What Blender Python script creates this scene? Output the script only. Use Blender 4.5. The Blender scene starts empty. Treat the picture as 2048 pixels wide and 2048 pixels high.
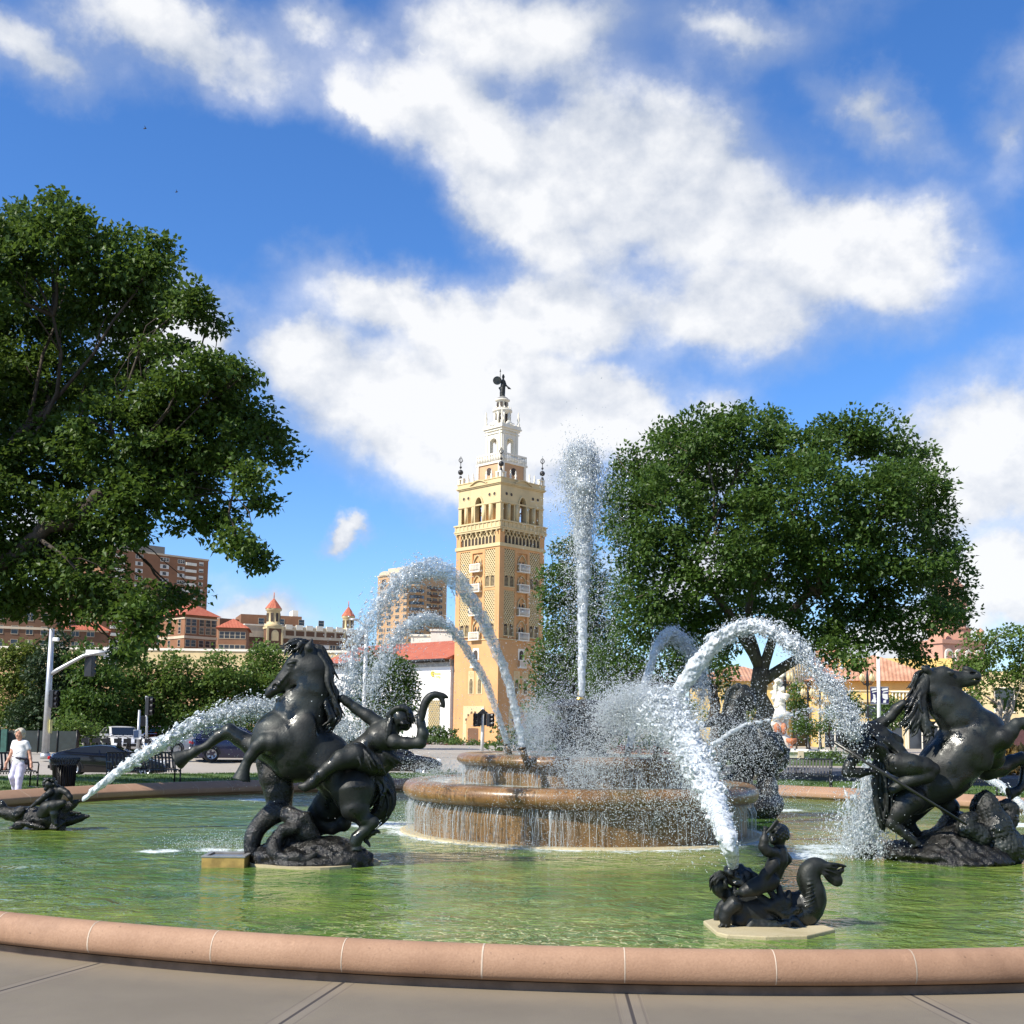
import bpy, math, random
import numpy as np
from mathutils import Vector, Matrix, noise as mnoise
R = math.radians
SC = bpy.context.scene
COL = SC.collection
rnd = random.Random(7)
rng = np.random.default_rng(11)

# ---------------------------------------------------------------- camera
FPX, PPY, CAMH = 2297.7, 1230.5, 1.8146          # focal length in photo pixels, principal row, eye height
PITCH, ROLL = R(5.482), R(0.793)
_F = Vector((0, math.cos(PITCH), math.sin(PITCH)))
_U0 = Vector((0, -math.sin(PITCH), math.cos(PITCH)))
_R = Vector((1, 0, 0)) * math.cos(ROLL) + _U0 * math.sin(ROLL)
_U = _U0 * math.cos(ROLL) - Vector((1, 0, 0)) * math.sin(ROLL)
cam = bpy.data.objects.new('camera', bpy.data.cameras.new('camera'))
COL.objects.link(cam)
cam.matrix_world = Matrix(((_R.x, _U.x, -_F.x, 0), (_R.y, _U.y, -_F.y, 0), (_R.z, _U.z, -_F.z, CAMH), (0, 0, 0, 1)))
cam.data.sensor_width = 36
cam.data.lens = FPX / 2048 * 36
cam.data.shift_y = (PPY - 1024) / 2048
cam.data.clip_start = 0.1
cam.data.clip_end = 6000
SC.camera = cam

def ray(px, py):
    return _F + _R * ((px - 1024) / FPX) - _U * ((py - PPY) / FPX)
def at(px, py, Y):
    "world point seen at photo pixel (px, py) at distance Y ahead"
    d = ray(px, py)
    p = d * (Y / d.y)
    return Vector((p.x, Y, p.z + CAMH))
def gz(px, py, z=0.0):
    "world point seen at photo pixel on the horizontal plane z"
    d = ray(px, py)
    p = d * ((z - CAMH) / d.z)
    return Vector((p.x, p.y, z))

# ---------------------------------------------------------------- node helper
class S:
    "socket wrapper that builds math nodes with operators"
    nt = None
    def __init__(s, sock): s.s = sock
    @staticmethod
    def node(t, **kw):
        n = S.nt.nodes.new(t)
        for k, v in kw.items(): setattr(n, k, v)
        return n
    @staticmethod
    def put(sock, v):
        if isinstance(v, S): S.nt.links.new(v.s, sock)
        elif isinstance(v, bpy.types.NodeSocket): S.nt.links.new(v, sock)
        else: sock.default_value = v
    @staticmethod
    def m(op, *a, clamp=False):
        n = S.node('ShaderNodeMath', operation=op, use_clamp=clamp)
        for i, v in enumerate(a): S.put(n.inputs[i], v)
        return S(n.outputs[0])
    def __add__(a, b): return S.m('ADD', a, b)
    def __radd__(a, b): return S.m('ADD', b, a)
    def __sub__(a, b): return S.m('SUBTRACT', a, b)
    def __rsub__(a, b): return S.m('SUBTRACT', b, a)
    def __mul__(a, b): return S.m('MULTIPLY', a, b)
    def __rmul__(a, b): return S.m('MULTIPLY', b, a)
    def __truediv__(a, b): return S.m('DIVIDE', a, b)
    def max(a, b): return S.m('MAXIMUM', a, b)
    def min(a, b): return S.m('MINIMUM', a, b)
def ss(x, lo, hi, a=0.0, b=1.0):
    n = S.node('ShaderNodeMapRange', interpolation_type='SMOOTHSTEP')
    for i, v in enumerate((x, lo, hi, a, b)): S.put(n.inputs[i], v)
    return S(n.outputs[0])
def lin(x, lo, hi, a=0.0, b=1.0):
    n = S.node('ShaderNodeMapRange')
    for i, v in enumerate((x, lo, hi, a, b)): S.put(n.inputs[i], v)
    return S(n.outputs[0])
def noise(vec, scale, detail=4.0, rough=0.55, dist=0.0, col=False):
    n = S.node('ShaderNodeTexNoise')
    if vec is not None: S.put(n.inputs['Vector'], vec)
    n.inputs['Scale'].default_value = scale
    n.inputs['Detail'].default_value = detail
    n.inputs['Roughness'].default_value = rough
    n.inputs['Distortion'].default_value = dist
    return S(n.outputs['Color' if col else 'Fac'])
def voronoi(vec, scale, feature='F1', out='Distance', rand=1.0):
    n = S.node('ShaderNodeTexVoronoi', feature=feature)
    if vec is not None: S.put(n.inputs['Vector'], vec)
    n.inputs['Scale'].default_value = scale
    n.inputs['Randomness'].default_value = rand
    return S(n.outputs[out])
def mix(f, a, b, mode='MIX'):
    n = S.node('ShaderNodeMix', data_type='RGBA', blend_type=mode)
    S.put(n.inputs[0], f)
    for i, v in ((6, a), (7, b)):
        if isinstance(v, tuple) and len(v) == 3: v = (*v, 1)
        S.put(n.inputs[i], v)
    return S(n.outputs[2])
def vmul(v, t):
    n = S.node('ShaderNodeVectorMath', operation='MULTIPLY')
    S.put(n.inputs[0], v); n.inputs[1].default_value = t
    return S(n.outputs[0])
def vadd(v, t):
    n = S.node('ShaderNodeVectorMath', operation='ADD')
    S.put(n.inputs[0], v); S.put(n.inputs[1], t)
    return S(n.outputs[0])
def comb(x, y, z):
    n = S.node('ShaderNodeCombineXYZ')
    for i, v in enumerate((x, y, z)): S.put(n.inputs[i], v)
    return S(n.outputs[0])
def sep(v):
    n = S.node('ShaderNodeSeparateXYZ'); S.put(n.inputs[0], v)
    return [S(o) for o in n.outputs]
def bump(h, strength=0.3, dist=0.02):
    n = S.node('ShaderNodeBump')
    n.inputs['Strength'].default_value = strength; n.inputs['Distance'].default_value = dist
    S.put(n.inputs['Height'], h)
    return S(n.outputs[0])
def texco(which='Object'): return S(S.node('ShaderNodeTexCoord').outputs[which])
def worldpos(): return S(S.node('ShaderNodeNewGeometry').outputs['Position'])

# ---------------------------------------------------------------- sun, sky, exposure
SUN_EL, SUN_AZ = R(43), R(-124)                   # azimuth measured from +Y towards +X : behind the camera's left shoulder
SUN_DIR = Vector((math.sin(SUN_AZ) * math.cos(SUN_EL), math.cos(SUN_AZ) * math.cos(SUN_EL), math.sin(SUN_EL)))
sun = bpy.data.objects.new('sun', bpy.data.lights.new('sun', 'SUN'))
COL.objects.link(sun)
sun.rotation_euler = SUN_DIR.to_track_quat('Z', 'Y').to_euler()
sun.data.energy = 4.6
sun.data.angle = R(0.53)
sun.data.color = (1.0, 0.93, 0.82)
SC.view_settings.view_transform = 'Standard'
SC.view_settings.look = 'None'
SC.view_settings.gamma = 1
SC.view_settings.exposure = 0.72
SC.view_settings.use_curve_mapping = False
try:
    SC.cycles.max_bounces = 8; SC.cycles.transparent_max_bounces = 24
    SC.cycles.caustics_reflective = False; SC.cycles.caustics_refractive = False
    SC.cycles.use_denoising = True
    SC.cycles.sample_clamp_indirect = 6
except Exception: pass

W = bpy.data.worlds.new('World'); SC.world = W
W.use_nodes = True
S.nt = W.node_tree
S.nt.nodes.clear()
SKY_STR = 0.085
sky = S.node('ShaderNodeTexSky', sky_type='NISHITA')
sky.sun_disc = False; sky.sun_elevation = SUN_EL; sky.sun_rotation = SUN_AZ
sky.air_density = 1.0; sky.dust_density = 0.3; sky.ozone_density = 1.5
hsv = S.node('ShaderNodeHueSaturation')
hsv.inputs['Saturation'].default_value = 1.12; hsv.inputs['Value'].default_value = 0.94
S.put(hsv.inputs['Color'], mix(1.0, S(sky.outputs[0]), (.95, 1.16, 1.54), 'MULTIPLY'))
d = texco('Generated')
dx, dy, dz = sep(d)
az = S.m('ARCTAN2', dx, dy)
el = S.m('ARCSINE', dz)
w1 = noise(d, 5.0, 3.0, 0.5, 0, True)
wx, wy, wz = sep(w1)
w2 = noise(d, 17.0, 5.0, 0.62, 0, True)
w2x, w2y, w2z = sep(w2)
azw = az + (wx - 0.5) * 0.12 + (w2x - 0.5) * 0.075
elw = el + (wy - 0.5) * 0.09 + (w2y - 0.5) * 0.06
# cloud banks (photo px centre, radii px, tilt deg, weight) turned into directions on the sky
CLOUDS = [(1330, 360, 360, 210, 10, 1.3), (1660, 500, 270, 140, 25, 1.2), (1000, 300, 320, 120, 22, 1.1), (1060, 440, 230, 100, 25, 1.0), (1440, 620, 360, 130, -5, .95), (720, 210, 110, 45, 35, .8),
          (1130, 80, 360, 130, -5, .85), (1480, 40, 240, 80, 0, .75), (900, 830, 400, 190, 12, 1.25), (640, 750, 230, 115, 10, 1.1), (1230, 860, 280, 130, 10, 1.1), (800, 640, 260, 80, 10, 1.05), (1130, 650, 220, 90, 0, .95),
          (1960, 930, 210, 170, 10, 1.3), (2060, 1180, 200, 100, 5, 1.2), (370, 50, 300, 90, 8, .85), (110, 100, 170, 70, 0, .7), (640, 40, 130, 60, 0, .6),
          (1770, 220, 170, 70, 45, .72), (2030, 260, 80, 120, 20, .6), (675, 1093, 52, 26, 0, .95), (430, 1225, 150, 50, 0, 1.0), (340, 690, 150, 85, 0, 1.05),
          (1820, 1270, 220, 70, 0, 1.05), (200, 1170, 190, 60, 0, .95), (1400, 1130, 180, 80, 0, .95), (100, 1050, 150, 80, 0, .9), (-300, 700, 250, 120, 0, 1), (2400, 600, 260, 160, 0, 1.1), (2500, 1100, 300, 120, 0, 1)]
field = None
for (cx, cy, rx, ry, rot, wt) in CLOUDS:
    v = ray(cx, cy).normalized()
    a0, e0 = math.atan2(v.x, v.y), math.asin(v.z)
    c_, s_ = math.cos(R(rot)), math.sin(R(rot))     # photo tilt: y grows downwards
    ux = (azw - a0) * (FPX / rx); uy = (elw - e0) * (FPX / ry)
    qx = (azw - a0) * (c_ * FPX / rx) + (elw - e0) * (-s_ * FPX / rx)
    qy = (azw - a0) * (s_ * FPX / ry) + (elw - e0) * (c_ * FPX / ry)
    b = (1.0 - S.m('SQRT', qx * qx + qy * qy)) * 0.8 * wt + (wt - 1) * 0.25
    field = b if field is None else S.m('SMOOTH_MAX', field, b, 0.30)
# elsewhere on the dome: scattered clouds of the same kind
back = (noise(d, 1.6, 3.0, 0.5) - 0.52) * 3.0
behind = ss(dy, 0.55, 0.15)
field = field.max(back * behind + (behind - 1.0) * 2)
nz = noise(vmul(d, (1, 1, 1.25)), 7.0, 12.0, 0.57)
nz2 = noise(vmul(vadd(d, tuple(SUN_DIR * 0.012 + Vector((0, 0, 0.016)))), (1, 1, 1.25)), 7.0, 8.0, 0.57)
fil = noise(vmul(d, (1, 1, 1.5)), 3.6, 4.0, 0.5)
nf = noise(vmul(d, (1, 1, 1.15)), 19.0, 8.0, 0.62)
raw = field + (nz - 0.5) * 1.0 + (fil - 0.5) * 0.9 + (nf - 0.5) * 0.28 + 0.02
dens = ss(raw, -0.04, 0.50)
veil = ss(field + (fil - 0.5) * 1.0 + (nz - 0.5) * 0.8, -0.30, 0.42) * 0.55
dens = dens.max(veil)
lit = lin(field * 0.75 + (nz - nz2) * 2.6 + (nz - 0.5) * 0.4 + (nf - 0.5) * 0.1 + (fil - 0.5) * 2.4, -0.04, 0.66)
ccol = mix(S.m('MULTIPLY', lit, 1.0, clamp=True), (0.315 / SKY_STR, 0.355 / SKY_STR, 0.43 / SKY_STR), (0.60 / SKY_STR, 0.605 / SKY_STR, 0.615 / SKY_STR))
# pale day moon, a waning crescent high left of centre
def disc(px, py, rad):
    v = ray(px, py).normalized()
    q = S.node('ShaderNodeVectorMath', operation='DISTANCE'); S.put(q.inputs[0], d); q.inputs[1].default_value = v
    return ss(S(q.outputs['Value']), rad, rad * .8)
moon = disc(847, 98, .0048) * (1.0 - disc(851, 96, .0050) * .9)
out = S.node('ShaderNodeOutputWorld'); bg = S.node('ShaderNodeBackground')
S.put(bg.inputs['Color'], mix(dens * 0.97, mix(moon * .5, S(hsv.outputs[0]), (.5 / SKY_STR, .53 / SKY_STR, .58 / SKY_STR)), ccol))
bg.inputs['Strength'].default_value = SKY_STR
S.nt.links.new(bg.outputs[0], out.inputs[0])

# ---------------------------------------------------------------- materials
MATS = {}
def mat(name, fn=None, **kw):
    "principled material; fn(bsdf) adds procedural nodes"
    m = bpy.data.materials.new(name); m.use_nodes = True
    S.nt = m.node_tree
    b = m.node_tree.nodes['Principled BSDF']
    for k, v in kw.items():
        k = k.replace('_', ' ')
        if isinstance(v, tuple) and len(v) == 3: v = (*v, 1)
        b.inputs[k].default_value = v
    if fn: fn(b)
    MATS[name] = m
    return m
def mottled(c1, c2, scale=3.0, bumps=0.15, bscale=40.0, bdist=0.01, detail=5.0, co='Object'):
    def fn(b):
        v = texco(co) if co != 'World' else worldpos()
        n = ss(noise(v, scale, detail, 0.6), 0.3, 0.7)
        S.put(b.inputs['Base Color'], mix(n, c1, c2))
        if bumps: S.put(b.inputs['Normal'], bump(noise(v, bscale, 3.0), bumps, bdist))
    return fn
def simple(name, c, var=0.25, scale=4.0, rough=0.7, bumps=0.1, bscale=40.0, bdist=0.01, **kw):
    lo = tuple(x * (1 - var) for x in c); hi = tuple(min(1, x * (1 + var)) for x in c)
    return mat(name, mottled(lo, hi, scale, bumps, bscale, bdist), Roughness=rough, **kw)
# ---------------------------------------------------------------- object helpers
def tag(o, label=None, cat=None, group=None, kind=None):
    for k, v in (('label', label), ('category', cat), ('group', group), ('kind', kind)):
        if v: o[k] = v
    return o
def empty(name, loc, rz=0.0, label=None, cat=None, group=None):
    o = bpy.data.objects.new(name, None); COL.objects.link(o)
    o.location = loc; o.rotation_euler.z = rz; o.empty_display_size = 0.3
    return tag(o, label, cat, group)
def link(name, me, parent=None, loc=None):
    o = bpy.data.objects.new(name, me); COL.objects.link(o)
    if parent is not None: o.parent = parent
    if loc is not None: o.location = loc
    return o
def npmesh(name, V, F, mats, smooth=False, mi=None):
    "V (n,3), F (m,k) of constant k"
    me = bpy.data.meshes.new(name)
    V = np.ascontiguousarray(V, np.float32); F = np.ascontiguousarray(F, np.int32)
    k = F.shape[1]
    me.vertices.add(len(V)); me.vertices.foreach_set('co', V.ravel())
    me.loops.add(F.size); me.loops.foreach_set('vertex_index', F.ravel())
    me.polygons.add(len(F))
    me.polygons.foreach_set('loop_start', np.arange(0, F.size, k, dtype=np.int32))
    try: me.polygons.foreach_set('loop_total', np.full(len(F), k, np.int32))
    except Exception: pass
    if mi is not None: me.polygons.foreach_set('material_index', np.ascontiguousarray(mi, np.int32))
    me.polygons.foreach_set('use_smooth', np.full(len(F), smooth, bool))
    for m in (mats if isinstance(mats, (list, tuple)) else [mats]): me.materials.append(m)
    me.update(calc_edges=True); me.validate()
    return me
class MB:
    def __init__(s, M=None): s.v = []; s.f = []; s.mi = []; s.sm = []; s.M = M; s.cur = 0; s.smooth = False
    def add(s, vs, fs, smooth=None):
        o = len(s.v)
        for p in vs:
            p = Vector(p)
            if s.M is not None: p = s.M @ p
            s.v.append(p)
        for f in fs:
            s.f.append([o + i for i in f]); s.mi.append(s.cur); s.sm.append(s.smooth if smooth is None else smooth)
        return s
    def box(s, c, d, rz=0.0):
        x, y, z = d[0] / 2, d[1] / 2, d[2] / 2
        ca, sa = math.cos(rz), math.sin(rz)
        vs = []
        for (i, j, k) in ((-1, -1, -1), (1, -1, -1), (1, 1, -1), (-1, 1, -1), (-1, -1, 1), (1, -1, 1), (1, 1, 1), (-1, 1, 1)):
            a, b = i * x, j * y
            vs.append((c[0] + a * ca - b * sa, c[1] + a * sa + b * ca, c[2] + k * z))
        return s.add(vs, [(0, 3, 2, 1), (4, 5, 6, 7), (0, 1, 5, 4), (1, 2, 6, 5), (2, 3, 7, 6), (3, 0, 4, 7)])
    def bb(s, x0, x1, y0, y1, z0, z1): return s.box(((x0 + x1) / 2, (y0 + y1) / 2, (z0 + z1) / 2), (x1 - x0, y1 - y0, z1 - z0))
    def bar(s, a, b, w, h=None):
        "square bar from a to b"
        a, b = Vector(a), Vector(b); h = h or w
        d = (b - a).normalized()
        u = d.cross(Vector((0, 0, 1))) if abs(d.z) < 0.95 else d.cross(Vector((0, 1, 0)))
        u.normalize(); n = u.cross(d)
        vs = [p + u * (i * w / 2) + n * (j * h / 2) for p in (a, b) for (i, j) in ((-1, -1), (1, -1), (1, 1), (-1, 1))]
        return s.add(vs, [(3, 2, 1, 0), (4, 5, 6, 7), (0, 1, 5, 4), (1, 2, 6, 5), (2, 3, 7, 6), (3, 0, 4, 7)])
    def tube(s, pts, rs, n=8, cap=True, smooth=True):
        pts = [Vector(p) for p in pts]
        if not isinstance(rs, (list, tuple)): rs = [rs] * len(pts)
        vs = []; up = None
        for i, p in enumerate(pts):
            d = (pts[min(i + 1, len(pts) - 1)] - pts[max(i - 1, 0)])
            d = d.normalized() if d.length > 1e-9 else Vector((0, 0, 1))
            if up is None: up = Vector((1, 0, 0)) if abs(d.x) < 0.9 else Vector((0, 1, 0))
            u = (up - d * up.dot(d)).normalized(); w = d.cross(u); up = u
            for k in range(n):
                a = 2 * math.pi * k / n
                vs.append(p + (u * math.cos(a) + w * math.sin(a)) * rs[i])
        fs = []
        for i in range(len(pts) - 1):
            for k in range(n):
                k2 = (k + 1) % n
                fs.append((i * n + k, i * n + k2, (i + 1) * n + k2, (i + 1) * n + k))
        s.add(vs, fs, smooth)
        if cap:
            o = len(s.v) - len(vs)
            s.f.append([o + k for k in reversed(range(n))]); s.mi.append(s.cur); s.sm.append(False)
            s.f.append([o + (len(pts) - 1) * n + k for k in range(n)]); s.mi.append(s.cur); s.sm.append(False)
        return s
    def lathe(s, prof, c=(0, 0, 0), n=24, a0=0.0, a1=2 * math.pi, smooth=True, phase=0.0):
        "prof: list of (r, z)"
        full = abs(a1 - a0 - 2 * math.pi) < 1e-6
        m = n if full else n + 1
        vs = []
        for (r, z) in prof:
            for k in range(m):
                a = a0 + (a1 - a0) * k / n + phase
                vs.append((c[0] + r * math.cos(a), c[1] + r * math.sin(a), c[2] + z))
        fs = []
        for i in range(len(prof) - 1):
            for k in range(n):
                k2 = (k + 1) % m
                fs.append((i * m + k, i * m + k2, (i + 1) * m + k2, (i + 1) * m + k))
        return s.add(vs, fs, smooth)
    def prism(s, poly, y0, y1):
        "polygon in xz (counter-clockwise seen from -y), extruded y0..y1"
        n = len(poly)
        vs = [(x, y0, z) for x, z in poly] + [(x, y1, z) for x, z in poly]
        fs = [tuple(range(n)), tuple(reversed(range(n, 2 * n)))]
        fs += [((i + 1) % n, i, n + i, n + (i + 1) % n) for i in range(n)]
        return s.add(vs, fs)
    def slab(s, poly, z0, z1):
        n = len(poly)
        vs = [(x, y, z0) for x, y in poly] + [(x, y, z1) for x, y in poly]
        fs = [tuple(reversed(range(n))), tuple(range(n, 2 * n))]
        fs += [(i, (i + 1) % n, n + (i + 1) % n, n + i) for i in range(n)]
        return s.add(vs, fs)
    def ball(s, c, r, n=10, m=7):
        r = r if isinstance(r, (tuple, list)) else (r, r, r)
        vs = [(c[0], c[1], c[2] - r[2])]; fs = []
        for j in range(1, m):
            t = -math.pi / 2 + math.pi * j / m
            for k in range(n):
                a = 2 * math.pi * k / n
                vs.append((c[0] + r[0] * math.cos(t) * math.cos(a), c[1] + r[1] * math.cos(t) * math.sin(a), c[2] + r[2] * math.sin(t)))
        vs.append((c[0], c[1], c[2] + r[2]))
        for k in range(n):
            k2 = (k + 1) % n
            fs.append((0, 1 + k2, 1 + k))
            for j in range(m - 2): fs.append((1 + j * n + k, 1 + j * n + k2, 1 + (j + 1) * n + k2, 1 + (j + 1) * n + k))
            fs.append((1 + (m - 2) * n + k, 1 + (m - 2) * n + k2, len(vs) - 1))
        return s.add(vs, fs, True)
    def mesh(s, name, mats):
        me = bpy.data.meshes.new(name)
        me.from_pydata(s.v, [], s.f)
        for m in (mats if isinstance(mats, (list, tuple)) else [mats]): me.materials.append(m)
        me.polygons.foreach_set('material_index', s.mi)
        me.polygons.foreach_set('use_smooth', s.sm)
        me.update()
        return me
    def build(s, name, mats, parent=None, loc=None): return link(name, s.mesh(name, mats), parent, loc)
def copy_tree(o, parent=None):
    c = o.copy(); COL.objects.link(c)
    if parent is not None: c.parent = parent
    for ch in list(o.children): copy_tree(ch, c)
    return c
def bevel(o, w=0.01, seg=2):
    m = o.modifiers.new('bevel', 'BEVEL'); m.width = w; m.segments = seg; m.limit_method = 'ANGLE'; m.angle_limit = R(40)
    return o

# ---------------------------------------------------------------- organic shapes: distance field -> surface nets
def cap(a, ra, b, rb, k=0.04): return ('c', np.array(a, float), ra, np.array(b, float), rb, k)
def ell(c, r, k=0.04, rot=None, neg=False): return ('-e' if neg else 'e', np.array(c, float), np.array(r, float), rot, k)
def chain(pts, k=0.04):
    "pts: (Vector, radius)"
    return [cap(a, ra, b, rb, k) for (a, ra), (b, rb) in zip(pts, pts[1:])]
def smooth_path(pts, n=4):
    "Catmull-Rom through (x,y,z,r) tuples"
    P = [np.array(p, float) for p in pts]
    P = [2 * P[0] - P[1]] + P + [2 * P[-1] - P[-2]]
    out = []
    for i in range(1, len(P) - 2):
        for j in range(n):
            t = j / n
            out.append(0.5 * ((2 * P[i]) + (P[i + 1] - P[i - 1]) * t + (2 * P[i - 1] - 5 * P[i] + 4 * P[i + 1] - P[i + 2]) * t * t + (3 * P[i] - P[i - 1] - 3 * P[i + 1] + P[i + 2]) * t ** 3))
    out.append(P[-2])
    return [tuple(p) for p in out]
def field_mesh(prims, res, wob=None):
    lo = np.full(3, 1e9); hi = -lo
    for p in prims:
        if p[0] == 'c':
            r = max(p[2], p[4]); lo = np.minimum(lo, np.minimum(p[1], p[3]) - r); hi = np.maximum(hi, np.maximum(p[1], p[3]) + r)
        elif p[0] == 'e':
            r = p[2].max(); lo = np.minimum(lo, p[1] - r); hi = np.maximum(hi, p[1] + r)
    lo -= res * 4; hi += res * 4
    n = np.ceil((hi - lo) / res).astype(int) + 1
    D = np.full(n, 1.0, np.float32)
    ax = [lo[i] + res * np.arange(n[i]) for i in range(3)]
    for p in prims:
        k = p[5] if p[0] == 'c' else p[4]
        if p[0] == 'c':
            r = max(p[2], p[4]); l = np.minimum(p[1], p[3]) - r; h = np.maximum(p[1], p[3]) + r
        else:
            r = p[2].max(); l = p[1] - r; h = p[1] + r
        mg = k + res * 3
        i0 = np.clip(np.floor((l - mg - lo) / res).astype(int), 0, n); i1 = np.clip(np.ceil((h + mg - lo) / res).astype(int) + 1, 0, n)
        if (i1 <= i0).any(): continue
        sl = tuple(slice(i0[j], i1[j]) for j in range(3))
        X = ax[0][sl[0]][:, None, None]; Y = ax[1][sl[1]][None, :, None]; Z = ax[2][sl[2]][None, None, :]
        if p[0] == 'c':
            ba = p[3] - p[1]; L = max(ba @ ba, 1e-12)
            x, y, z = X - p[1][0], Y - p[1][1], Z - p[1][2]
            if len(p) > 6:
                ba = ba * np.array((1, p[6], 1)); L = max(ba @ ba, 1e-12); y = y * p[6]
            t = np.clip((x * ba[0] + y * ba[1] + z * ba[2]) / L, 0, 1)
            d = np.sqrt((x - ba[0] * t) ** 2 + (y - ba[1] * t) ** 2 + (z - ba[2] * t) ** 2) - (p[2] + (p[4] - p[2]) * t)
        else:
            x, y, z = X - p[1][0], Y - p[1][1], Z - p[1][2]
            if p[3] is not None:
                m = p[3]
                x, y, z = (m[0][0] * x + m[1][0] * y + m[2][0] * z), (m[0][1] * x + m[1][1] * y + m[2][1] * z), (m[0][2] * x + m[1][2] * y + m[2][2] * z)
            rr = p[2]
            k0 = np.sqrt((x / rr[0]) ** 2 + (y / rr[1]) ** 2 + (z / rr[2]) ** 2)
            k1 = np.sqrt((x / rr[0] ** 2) ** 2 + (y / rr[1] ** 2) ** 2 + (z / rr[2] ** 2) ** 2) + 1e-9
            d = k0 * (k0 - 1) / k1
        a = D[sl]
        kk = max(k, 1e-4)
        if p[0][0] == '-':
            d = -d
            hh = np.clip(0.5 - 0.5 * (a - d) / kk, 0, 1)
            D[sl] = a + (d - a) * hh + kk * hh * (1 - hh)
        else:
            hh = np.clip(0.5 + 0.5 * (a - d) / kk, 0, 1)
            D[sl] = a + (d - a) * hh - kk * hh * (1 - hh)
    if wob is not None:
        X, Y, Z = np.meshgrid(*ax, indexing='ij')
        near = np.abs(D) < 0.15
        D[near] += wob(X[near], Y[near], Z[near]).astype(np.float32)
    D[0] = D[-1] = 1; D[:, 0] = D[:, -1] = 1; D[:, :, 0] = D[:, :, -1] = 1
    # surface nets
    neg = D < 0
    c = [(i, j, k) for i in (0, 1) for j in (0, 1) for k in (0, 1)]
    def sub(A, o): return A[o[0]:A.shape[0] - 1 + o[0], o[1]:A.shape[1] - 1 + o[1], o[2]:A.shape[2] - 1 + o[2]]
    cnt = sum(sub(neg, o).astype(np.int8) for o in c)
    mixed = (cnt > 0) & (cnt < 8)
    idx = np.argwhere(mixed)
    vals = np.stack([D[idx[:, 0] + o[0], idx[:, 1] + o[1], idx[:, 2] + o[2]] for o in c], 1)
    acc = np.zeros((len(idx), 3)); num = np.zeros(len(idx))
    for a in range(8):
        for b in range(a + 1, 8):
            oa, ob = np.array(c[a]), np.array(c[b])
            if np.abs(oa - ob).sum() != 1: continue
            cr = (vals[:, a] < 0) != (vals[:, b] < 0)
            t = vals[cr, a] / (vals[cr, a] - vals[cr, b])
            acc[cr] += oa + t[:, None] * (ob - oa); num[cr] += 1
    V = lo + res * (idx + acc / num[:, None])
    vid = np.full(mixed.shape, -1, np.int64); vid[mixed] = np.arange(len(idx))
    Fs = []
    for axis in range(3):
        o1, o2 = (axis + 1) % 3, (axis + 2) % 3
        A = np.moveaxis(neg, axis, 0)
        ch = A[:-1] != A[1:]
        e = np.argwhere(np.moveaxis(ch, 0, axis))
        e = e[(e[:, o1] > 0) & (e[:, o2] > 0) & (e[:, o1] < n[o1] - 1) & (e[:, o2] < n[o2] - 1)]
        s1 = np.zeros(3, int); s1[o1] = 1; s2 = np.zeros(3, int); s2[o2] = 1
        q = np.stack([vid[tuple((e - s1 - s2).T)], vid[tuple((e - s2).T)], vid[tuple(e.T)], vid[tuple((e - s1).T)]], 1)
        flip = ~neg[tuple(e.T)]
        q[flip] = q[flip][:, ::-1]
        Fs.append(q)
    F = np.concatenate(Fs)
    F = F[(F >= 0).all(1)]
    return V, F
def organic(name, prims, res, material, parent=None, base=(0, 0, 0), wob=None):
    V, F = field_mesh(prims, res, wob)
    V = V - np.array(base)
    return link(name, npmesh(name, V, F, material, True), parent)
def ripple(amp, freq, seed, ridged=False):
    g = np.random.default_rng(seed)
    ks = g.normal(size=(9, 3)); ks /= np.linalg.norm(ks, axis=1)[:, None]
    fs = freq * g.uniform(0.6, 1.9, 9); ph = g.uniform(0, 6.28, 9)
    def fn(X, Y, Z):
        s = 0
        wx = 0.35 * np.sin(Y * freq * 0.5 + 1.3) / freq * 3; 
        for k, f, p in zip(ks, fs, ph):
            v = np.sin((k[0] * (X + wx) + k[1] * Y + k[2] * Z) * f + p)
            s = s + (1 - 2 * np.abs(v) if ridged else v)
        return amp * s / 3
    return fn
class Frame:
    "turns (x, y, depth, radius) measured on an enlarged piece of the photo into the metres of a sculpture standing at distance Y"
    def __init__(s, x0, y0, scale, Y): s.x0, s.y0, s.k, s.Y = x0, y0, scale, Y
    def m(s, px): return px / s.k * s.Y / FPX
    def p(s, x, y, d=0.0): return at(s.x0 + x / s.k, s.y0 + y / s.k, s.Y + d)
    def ch(s, pts, k=0.05, sm=0):
        "pts (x, y, depth_m, r_px)"
        P = []
        for (x, y, d, r) in pts:
            q = s.p(x, y, d); P.append((q.x, q.y, q.z, s.m(r)))
        if sm: P = smooth_path(P, sm)
        return chain([(p[:3], max(p[3], 0.004)) for p in P], k)
    def el(s, x, y, d, rx, ry, rd, k=0.04, neg=False, rot=0.0):
        c, n = math.cos(R(rot)), math.sin(R(rot))       # rot: degrees, positive turns the long axis clockwise in the photo
        m = [[c, 0, n], [0, 1, 0], [-n, 0, c]] if rot else None
        return ell(s.p(x, y, d), (s.m(rx), rd, s.m(ry)), k, m, neg)
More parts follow.
